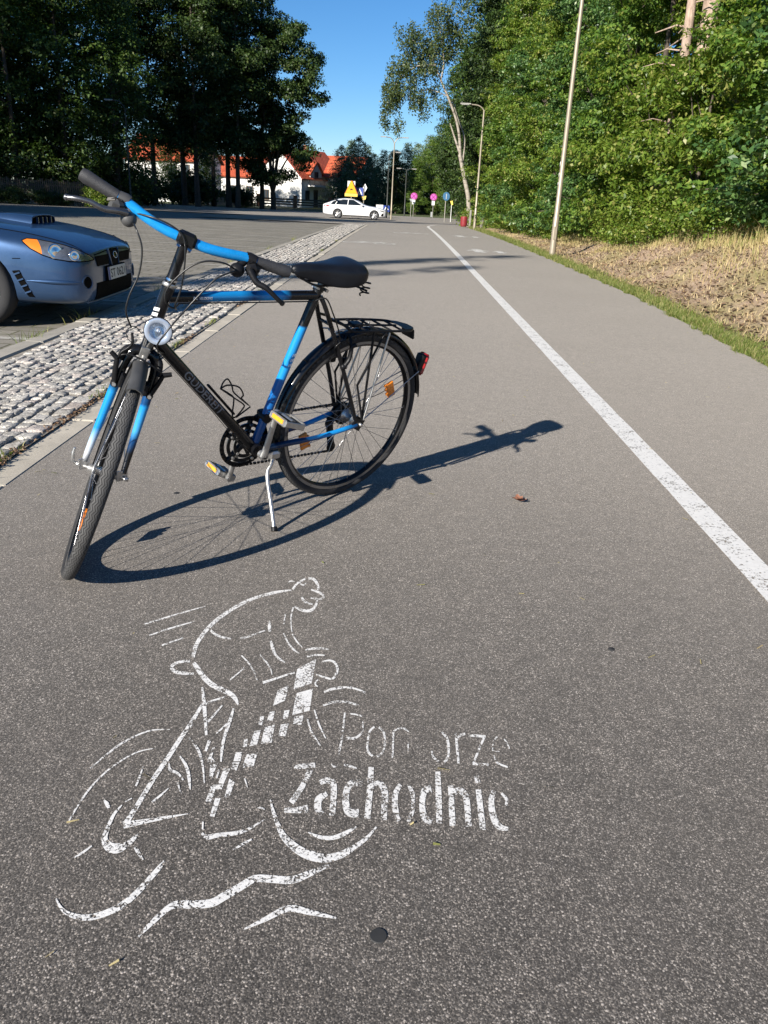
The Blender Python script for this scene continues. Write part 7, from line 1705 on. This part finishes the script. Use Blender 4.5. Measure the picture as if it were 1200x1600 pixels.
[-.2101,1.2931,-.208,1.2941,-.2078,1.2839,-.2045,1.2853,-.2045,1.2707,-.1996,1.273,-.2003,1.2567,-.1941,1.26,-.195,1.2421,-.1881,1.2462,-.1891,1.2269,-.1816,1.2317,-.1835,1.2136,-.1755,1.2193,-.1792,1.2034,-.1705,1.2104,-.1749,1.1944,-.1661,1.2038,-.1689,1.185,-.1604,1.1972,-.1603,1.1744,-.152,1.189,-.1502,1.1637,-.1422,1.1805,-.1397,1.1545,-.1327,1.1735,-.1293,1.1474,-.1238,1.1685,-.1189,1.1421,-.1147,1.1647,-.1087,1.1385,-.1059,1.1616,-.0987,1.1363,-.0973,1.1589,-.0886,1.1356,-.0891,1.1571,-.0785,1.1366,-.0812,1.1566,-.0685,1.1395,-.073,1.1582,-.059,1.1439,-.0646,1.1613,-.0503,1.1492,-.0567,1.1651,-.0419,1.1561,-.0489,1.1702,-.0344,1.1636,-.0413,1.1762,-.0294,1.1688,-.0359,1.1806],
[-.0297,1.1699,-.0357,1.1803,-.0237,1.1762,-.0294,1.186,-.015,1.1854,-.0204,1.1942,-.0066,1.196,-.0119,1.2031,.0006,1.2088,-.0038,1.2136,.0072,1.2224,.0042,1.2255,.0124,1.2315,.0094,1.2346],
[-.1223,1.2081,-.1218,1.2102,-.1164,1.204,-.1155,1.2081,-.1079,1.1983,-.1067,1.2053,-.0989,1.194,-.098,1.2035,-.0902,1.192,-.0901,1.2026,-.0812,1.1915,-.0821,1.2025,-.0722,1.1929,-.0744,1.2037,-.0632,1.1963,-.0667,1.2071,-.0546,1.2015,-.0589,1.2122,-.0468,1.2075,-.0513,1.2173,-.0393,1.2151,-.0432,1.2228,-.0326,1.2235,-.0353,1.2285,-.028,1.2295,-.0297,1.2326]]
WORDS = [[-.0788,1.6024,-.0748,1.602,-.0789,1.5822,-.0747,1.5817,-.0791,1.5539,-.0745,1.5534,-.0795,1.5256,-.0746,1.525,-.0802,1.4967,-.0753,1.4959,-.0811,1.4679,-.0763,1.4671,-.0818,1.4481,-.077,1.4473],
[-.0646,1.5957,-.0648,1.6013,-.061,1.5955,-.0611,1.6014,-.0559,1.5951,-.0558,1.6014,-.0507,1.5942,-.0502,1.6007,-.0451,1.5925,-.0443,1.5983,-.0391,1.5903,-.0384,1.5953,-.0349,1.5887,-.0343,1.5931],
[-.0337,1.578,-.0315,1.5783,-.0333,1.5667,-.0305,1.567,-.033,1.5511,-.0293,1.5512,-.0334,1.5384,-.029,1.5374,-.0349,1.5309,-.0304,1.5279,-.037,1.5255,-.0328,1.5207,-.0398,1.5209,-.036,1.5146,-.0433,1.5164,-.0399,1.5091,-.0473,1.5128,-.0447,1.5045,-.0515,1.5105,-.0501,1.5014,-.0567,1.5099,-.0564,1.5005,-.0626,1.5105,-.0627,1.5011,-.067,1.511,-.0671,1.5017],
[-.0052,1.5562,-.0023,1.5508,-.0082,1.552,-.0051,1.5466,-.0126,1.5455,-.0089,1.5406,-.0163,1.5365,-.0118,1.5333,-.0183,1.5249,-.0134,1.5233,-.0193,1.5121,-.0145,1.5111,-.02,1.5005,-.0152,1.4998,-.0204,1.491,-.0156,1.4906,-.0204,1.4824,-.0156,1.4825,-.02,1.4747,-.0152,1.4756,-.0192,1.468,-.0144,1.4699,-.0179,1.4621,-.0133,1.4655,-.0158,1.4565,-.0117,1.4616,-.0123,1.4512,-.0089,1.4574,-.0083,1.4467,-.0052,1.4532,-.0056,1.4437,-.0025,1.4502],
[.0047,1.5486,.0073,1.5555,.0076,1.5458,.0103,1.5528,.0114,1.5417,.0147,1.5485,.0143,1.537,.0187,1.5424,.0163,1.5313,.0212,1.5348,.0179,1.5242,.0229,1.5263,.019,1.5156,.0239,1.5167,.0196,1.505,.0243,1.5054,.0195,1.4933,.0243,1.4931,.019,1.4828,.0237,1.482,.018,1.4744,.0228,1.4728,.0165,1.4674,.0212,1.4645,.0145,1.4619,.0187,1.457,.0112,1.4571,.0145,1.4508,.0069,1.4529,.0097,1.4461,.0038,1.4499,.0065,1.4431],
[.0426,1.4434,.0384,1.4432,.0427,1.456,.0384,1.4559,.0428,1.4743,.0384,1.4741,.043,1.4924,.0385,1.4923,.0433,1.5099,.0386,1.5098,.0435,1.5273,.0387,1.5272,.0437,1.5396,.0388,1.5395],
[.0424,1.5371,.0402,1.542,.0449,1.5401,.0428,1.545,.0486,1.5441,.0467,1.5493,.0524,1.5473,.051,1.553,.0561,1.5491,.0553,1.5555,.0601,1.5501,.0598,1.5572,.0637,1.5503,.0645,1.5574,.0675,1.5491,.069,1.5549,.0716,1.5469,.073,1.5511,.0746,1.5452,.0757,1.5484],
[.0735,1.501,.0772,1.5014,.0744,1.4687,.0765,1.469],
[.064,1.5489,.0652,1.553,.0778,1.5394,.0788,1.5427],
[.1523,1.5415,.156,1.5489,.1549,1.5382,.1589,1.5459,.1583,1.5335,.1631,1.541,.1609,1.5278,.1668,1.5337,.1628,1.5201,.1691,1.5241,.1642,1.5105,.1704,1.5133,.1651,1.5004,.1711,1.5021,.1652,1.4895,.1709,1.4902,.1646,1.478,.17,1.4781,.1637,1.4683,.1689,1.4678,.1625,1.4613,.1677,1.4598,.161,1.4561,.1661,1.4532,.1593,1.4517,.164,1.4474,.1571,1.4476,.161,1.4421,.1545,1.4439,.1577,1.438,.1525,1.4411,.1556,1.4354],
[.1267,1.4787,.1299,1.4799,.127,1.4719,.1308,1.4734,.1276,1.4622,.1321,1.4646,.1294,1.4529,.134,1.4574,.1332,1.4456,.1373,1.452,.1378,1.4399,.1416,1.4469,.141,1.4362,.1448,1.4433],
[.1847,1.5451,.1897,1.5464,.1846,1.5319,.1899,1.5331,.1844,1.5131,.1902,1.5144,.1843,1.4937,.1903,1.4951,.1843,1.473,.1902,1.4743,.1844,1.4518,.1899,1.453,.1845,1.4371,.1898,1.4383],
[.1899,1.5194,.186,1.5245,.1924,1.5238,.1884,1.5291,.1959,1.5296,.192,1.5358,.1991,1.534,.1964,1.5418,.2026,1.5365,.2014,1.5454,.2068,1.5385,.2062,1.5473,.2099,1.5399,.2095,1.5484],
[.2165,1.5355,.2178,1.5452,.256,1.5327,.2575,1.5424],
[.2515,1.5376,.2562,1.5344,.246,1.5227,.2507,1.5196,.2384,1.502,.2431,1.4991,.2316,1.483,.2363,1.4802,.2262,1.4669,.2309,1.4643,.2214,1.4523,.2261,1.4498,.2182,1.4424,.2229,1.4399],
[.2179,1.4347,.2192,1.4442,.2536,1.4344,.2548,1.4423],
[.2832,1.5426,.2857,1.5388,.2799,1.5371,.2823,1.5335,.2751,1.5288,.2777,1.526,.271,1.5188,.274,1.5176,.2687,1.5065,.2718,1.5064,.2674,1.4934,.2702,1.4936,.2665,1.4843,.2692,1.4845],
[.2676,1.4715,.2703,1.4729,.2681,1.4641,.2713,1.4659,.2691,1.4536,.2728,1.4565,.2725,1.444,.2758,1.4491,.2798,1.4379,.2823,1.444,.2888,1.4336,.2909,1.4397,.2951,1.4308,.2972,1.4368],
[.2688,1.484,.2695,1.489,.2836,1.4848,.2841,1.4882],
[.2975,1.5318,.3,1.5347,.2991,1.5274,.3019,1.5306,.3013,1.5212,.3045,1.5247,.3031,1.515,.3068,1.5182,.3043,1.5086,.308,1.5111,.3052,1.5018,.3087,1.5039,.3058,1.4969,.3091,1.4989],
[-.1724,1.3915,-.1745,1.4028,-.1677,1.3917,-.1701,1.4046,-.1609,1.3921,-.1636,1.4071,-.1533,1.393,-.1563,1.4096,-.1441,1.3949,-.1471,1.4119,-.1342,1.3972,-.137,1.4141,-.1271,1.3989,-.1299,1.4156],
[-.1436,1.3937,-.1318,1.3871,-.1461,1.3797,-.1345,1.3733,-.1497,1.3604,-.1385,1.3538,-.1539,1.3417,-.1432,1.3343,-.1598,1.3233,-.1492,1.315,-.1664,1.3051,-.1556,1.2963,-.171,1.2924,-.16,1.2835],
[-.1761,1.2598,-.1778,1.2729,-.1684,1.2596,-.1702,1.2739,-.1574,1.2595,-.1595,1.2754,-.1472,1.2596,-.1501,1.2773,-.1387,1.2605,-.1428,1.2799,-.1313,1.2618,-.1363,1.283,-.1264,1.2626,-.1317,1.2852],
[-.1099,1.3453,-.1157,1.3578,-.1071,1.3472,-.1132,1.3607,-.1033,1.3496,-.1093,1.3649,-.1,1.3509,-.1046,1.3684,-.0973,1.3514,-.0997,1.37,-.0947,1.3515,-.0945,1.3703,-.0927,1.3508,-.0894,1.3688,-.0913,1.3499,-.0848,1.3657,-.0906,1.3494,-.0802,1.3597,-.0895,1.3461,-.0772,1.3506,-.0883,1.3377,-.0756,1.3393,-.0874,1.3257,-.0746,1.3261,-.0867,1.3115,-.074,1.3113,-.086,1.293,-.0736,1.2924,-.0856,1.2728,-.0735,1.2721,-.0853,1.2587,-.0734,1.258],
[-.0981,1.3266,-.0921,1.3149,-.1032,1.323,-.0961,1.3096,-.1108,1.317,-.1012,1.3025,-.1173,1.3075,-.1036,1.297,-.1193,1.2949,-.104,1.292,-.1184,1.2829,-.1037,1.2846,-.1159,1.272,-.1028,1.2786,-.1113,1.263,-.1012,1.2743,-.1061,1.2571,-.098,1.2694,-.1028,1.2537,-.0953,1.2654],
[-.0225,1.3674,-.0241,1.3458,-.0271,1.368,-.0284,1.3468,-.0339,1.3687,-.0339,1.3479,-.0409,1.368,-.0384,1.3479,-.047,1.3652,-.0414,1.3467,-.0527,1.3603,-.0438,1.3451,-.0574,1.3521,-.0456,1.3422,-.0602,1.3413,-.0472,1.3356,-.0618,1.3292,-.0484,1.326,-.0625,1.3173,-.0488,1.3162,-.0621,1.3055,-.0484,1.3066,-.061,1.2938,-.0472,1.297,-.0592,1.2835,-.0455,1.2888,-.0571,1.2745,-.0435,1.2828,-.0537,1.2656,-.0417,1.2796,-.0468,1.2578,-.0412,1.2792,-.0379,1.2558,-.038,1.279,-.0298,1.2567,-.0317,1.2797,-.0245,1.2575,-.0266,1.2804],
[-.0951,1.4108,-.0934,1.4136,-.0934,1.4082,-.0915,1.4116,-.0908,1.4044,-.089,1.4091,-.0872,1.402,-.0873,1.4081,-.0833,1.4036,-.0851,1.409,-.08,1.4068,-.0819,1.4113,-.0778,1.4091,-.0796,1.4131],
[-.0662,1.4106,-.0657,1.4159,-.063,1.4091,-.0624,1.4155,-.0583,1.407,-.0575,1.4147,-.0533,1.4052,-.0524,1.4134,-.0477,1.4038,-.0468,1.4111,-.0417,1.4026,-.0409,1.4083,-.0374,1.4018,-.0368,1.4062],
[-.012,1.4103,-.0002,1.4103,-.0121,1.3905,0,1.3904,-.0123,1.3627,.0003,1.3626,-.0126,1.3347,.0002,1.3343,-.0132,1.3052,-.0005,1.3045,-.0139,1.2755,-.0015,1.2747,-.0144,1.2551,-.0022,1.2544],
[0,1.3415,-.006,1.353,.0037,1.3448,-.0026,1.3574,.0085,1.3487,.0026,1.3639,.0113,1.3498,.0094,1.3685,.0119,1.3491,.0167,1.3675,.0136,1.3473,.0224,1.3628,.0153,1.3444,.0268,1.356,.0168,1.34,.0298,1.3478,.0182,1.3336,.0318,1.3383,.0192,1.3253,.0329,1.3274,.0195,1.3144,.033,1.3148,.0194,1.3016,.0326,1.3013,.0191,1.2887,.0321,1.2884,.0189,1.2755,.0317,1.2752,.0186,1.2626,.0314,1.2623,.0184,1.2537,.0311,1.2534],
[.0547,1.3628,.0618,1.3565,.0514,1.3566,.0594,1.3497,.0467,1.3471,.0563,1.3404,.0428,1.336,.0541,1.3316,.0412,1.3242,.0532,1.3229,.0407,1.3126,.0529,1.3129,.0408,1.3018,.0529,1.3031,.0412,1.2918,.0534,1.2943,.0422,1.2824,.0543,1.286,.0437,1.2734,.0553,1.2781,.0462,1.2643,.0565,1.2695,.0491,1.256,.058,1.2609,.0511,1.2505,.0591,1.2549],
[.0721,1.3588,.077,1.363,.0741,1.3521,.0799,1.3572,.0768,1.3429,.084,1.3485,.0788,1.3341,.0873,1.3387,.0802,1.3261,.0887,1.3289,.0812,1.3176,.089,1.319,.0815,1.3085,.0888,1.3089,.0809,1.2988,.0885,1.2984,.0795,1.2888,.0877,1.2874,.0778,1.2795,.0861,1.2768,.0756,1.2697,.083,1.2662,.073,1.2599,.0793,1.2565,.0711,1.253,.0767,1.2499],
[.1225,1.3637,.1246,1.3404,.1183,1.3619,.1207,1.3396,.1112,1.3584,.1165,1.3386,.1037,1.3498,.1146,1.3377,.1,1.3374,.1128,1.3328,.0984,1.3251,.1109,1.3232,.0975,1.3138,.1096,1.3132,.0969,1.3037,.109,1.3045,.097,1.2938,.1092,1.2961,.0974,1.2846,.1099,1.2881,.0981,1.2755,.111,1.2804,.0994,1.266,.1125,1.274,.1028,1.2569,.1139,1.2705,.1091,1.2511,.1163,1.2678,.1154,1.2485,.1206,1.2648,.1194,1.2472,.1242,1.2626],
[.1338,1.4061,.1451,1.4076,.1332,1.3846,.1451,1.3862,.1325,1.3547,.1449,1.3563,.1318,1.3258,.1446,1.3273,.1312,1.2976,.1438,1.2989,.1307,1.2702,.1429,1.2714,.1304,1.2515,.1422,1.2527],
[.1598,1.3634,.1714,1.365,.1592,1.3475,.171,1.3491,.1585,1.3253,.1705,1.3269,.1578,1.3034,.17,1.3052,.1574,1.282,.1697,1.2838,.1571,1.261,.1694,1.2629,.1569,1.2467,.1692,1.2486],
[.1692,1.3347,.1655,1.3509,.1733,1.337,.1696,1.3539,.1784,1.3396,.1762,1.3583,.1816,1.3403,.1838,1.3605,.1835,1.3395,.1907,1.3581,.1858,1.3376,.1961,1.3528,.1878,1.3341,.2,1.3448,.1891,1.329,.202,1.3356,.1898,1.3211,.2028,1.3252,.1902,1.3087,.203,1.3116,.19,1.288,.2028,1.2903,.1894,1.2639,.2021,1.266,.1888,1.247,.2016,1.249],
[.218,1.3557,.2297,1.3584,.2178,1.3403,.2296,1.3431,.2175,1.3187,.2295,1.3215,.2172,1.2971,.2294,1.2999,.2169,1.2752,.2292,1.278,.2166,1.2535,.229,1.2562,.2165,1.2385,.2288,1.2412],
[.218,1.3971,.2294,1.401,.2196,1.3736,.2298,1.377],
[.2523,1.3568,.2608,1.353,.2492,1.3491,.2586,1.3451,.2448,1.3376,.2558,1.3345,.2413,1.3244,.254,1.3241,.2399,1.3106,.2533,1.313,.2397,1.2967,.2533,1.3006,.2401,1.2843,.2538,1.2894,.2411,1.2736,.2546,1.2802,.2427,1.264,.2559,1.2724,.2452,1.2558,.2575,1.2663,.2485,1.2492,.2593,1.262,.2526,1.2444,.2615,1.2589,.2575,1.2413,.2636,1.2565,.2636,1.2406,.2669,1.2545,.2694,1.2416,.2713,1.253,.2732,1.2425,.2748,1.2521],
[.27,1.3463,.2741,1.3515,.2725,1.3412,.2773,1.3471,.2758,1.3343,.2817,1.3403,.2775,1.3285,.2845,1.3319,.277,1.3229,.2833,1.3222,.2752,1.3155,.2803,1.3138,.2738,1.31,.2782,1.3084]]
BLOCKS = [[-.2146,1.7788,-.1696,1.8349,-.1696,1.7184,-.2117,1.688],
[-.2029,1.6715,-.1638,1.6953,-.1621,1.603,-.2013,1.5821],
[-.1958,1.5763,-.1743,1.5834,-.1754,1.5471,-.195,1.5454],
[-.2506,1.6787,-.2257,1.7044,-.2267,1.6383,-.2525,1.614],
[-.2567,1.5895,-.2451,1.5931,-.2437,1.5566,-.2577,1.5554],
[-.2226,1.5978,-.2103,1.6015,-.2108,1.5698,-.2213,1.5611],
[-.2758,1.5694,-.2662,1.5728,-.2666,1.5369,-.2754,1.5386],
[-.2229,1.5431,-.2059,1.5496,-.2061,1.5009,-.223,1.5009],
[-.2593,1.5299,-.2374,1.5419,-.2344,1.476,-.2576,1.4694],
[-.2803,1.5133,-.2659,1.5194,-.2661,1.4663,-.2819,1.4589],
[-.2978,1.4827,-.2886,1.4858,-.2877,1.4575,-.296,1.4536],
[-.3082,1.4352,-.294,1.4386,-.2925,1.4073,-.3074,1.4061],
[-.3083,1.4016,-.2933,1.4041,-.2953,1.3766,-.3084,1.382],
[-.2836,1.4303,-.2599,1.439,-.261,1.3944,-.2841,1.3861],
[-.3234,1.3808,-.3093,1.382,-.3135,1.3335,-.325,1.3346],
[-.3378,1.3285,-.3128,1.3317,-.314,1.3164,-.329,1.3161],
[-.3386,1.3254,-.3273,1.3153,-.3269,1.2773,-.3392,1.2797],
[-.305,1.3501,-.2917,1.34,-.2937,1.2932,-.3036,1.2949],
[-.3218,1.2902,-.3107,1.291,-.3117,1.238,-.3212,1.2393],
[-.3547,1.3898,-.3399,1.3966,-.3412,1.3504,-.348,1.3535],
[-.3609,1.4035,-.36,1.4204,-.3465,1.4023,-.354,1.3936]]
M_STENCIL = paint_mat("stencil_paint", .545, 170, (.80, .78, .74), .03)
M_STENCIL2 = paint_mat("worn_stencil_paint", .562, 170, (.78, .76, .72), .035)
def strokes(name, items, mat, parent, zoff):
    V = []; F = []
    for it in items:
        q = np.array(it).reshape(-1, 4); b = len(V)
        for k, (lx, ly, rx, ry) in enumerate(q): V += [(lx, ly, zoff), (rx, ry, zoff)]
        F += [(b + 2 * k, b + 2 * k + 1, b + 2 * k + 3, b + 2 * k + 2) for k in range(len(q) - 1)]
        zoff += .00001
    return np_mesh(name, V, F, mat, parent)
emb = empty('painted_emblem', (0, 0, 0)); tag(emb, 'white stencilled cyclist drawing with two lines of lettering on the asphalt in front', 'road marking')
dr = strokes('cyclist_drawing', CYCLIST, M_STENCIL, emb, .0009)
V = []; F = []
for bl in BLOCKS:
    q = np.array(bl).reshape(-1, 2); b = len(V); V += [(x, y, .0007 + .00001 * len(F)) for x, y in q]; F.append(tuple(range(b, b + 4)))
np_mesh('chequered_frame', V, F, M_STENCIL, dr)
strokes('lettering', WORDS, M_STENCIL2, emb, .0009)

# far symbols painted on the path
def sym(name, label, cat, x, y, polys, s=1.0, mat=None):
    V = []; F3 = []
    mb = MB()
    for P in polys: mb.add([(x + u * s, y + v * s, float(zg(y + v * s)) + .004 + .00003 * len(mb.f)) for u, v in P], [tuple(range(len(P)))], False)
    tag(mb.build(name, mat or M_STENCIL), label, cat)
def ring(cx, cy, r, w, n=20): return [[(cx + (r + q) * cos(t), cy + (r + q) * sin(t)) for q, t in ((0, 2 * pi * k / n), (w, 2 * pi * k / n), (w, 2 * pi * (k + 1) / n), (0, 2 * pi * (k + 1) / n))] for k in range(n)]
def seg(x0, y0, x1, y1, w=.06):
    d = Vector((x1 - x0, y1 - y0)).normalized(); nx, ny = -d.y * w / 2, d.x * w / 2
    return [(x0 + nx, y0 + ny), (x0 - nx, y0 - ny), (x1 - nx, y1 - ny), (x1 + nx, y1 + ny)]
bikep = ring(-.42, 0, .24, .06) + ring(.42, 0, .24, .06) + [seg(-.42, 0, -.15, .45), seg(-.15, .45, .3, .45), seg(.3, .45, 0, 0), seg(0, 0, -.2, .52), seg(.42, 0, .28, .6), seg(.28, .6, .45, .66), seg(-.32, .54, -.08, .54), seg(-.42, 0, 0, 0)]
sym('bicycle_symbol', 'white bicycle symbol painted on the left lane beyond the bicycle', 'road marking', -.85, 22.2, bikep, 1.0)
sym('bicycle_symbol', 'faint white bicycle symbol farther up the left lane near the path end', 'road marking', .35, 30.6, bikep, .9)
man = [seg(-.1, .05, 0, .55, .16), seg(.12, 0, 0, .55, .16), seg(0, .5, 0, 1.15, .3), seg(-.06, 1.1, -.32, .65, .1), seg(.06, 1.1, .3, .7, .1), [(.17 * cos(k * .5236), 1.42 + .17 * sin(k * .5236)) for k in range(12)]]
man2 = [[(u * 1.0, v) for u, v in P] for P in man] + [[(u * .7 + .62, v * .7) for u, v in P] for P in man]
sym('pedestrian_symbol', 'white walking figures painted on the right lane by the nearest lamp', 'road marking', 1.95, 20.4, man2, .85)
sym('pedestrian_symbol', 'faint white walking figures painted farther up the right lane', 'road marking', 2.1, 29.4, man2, .85)
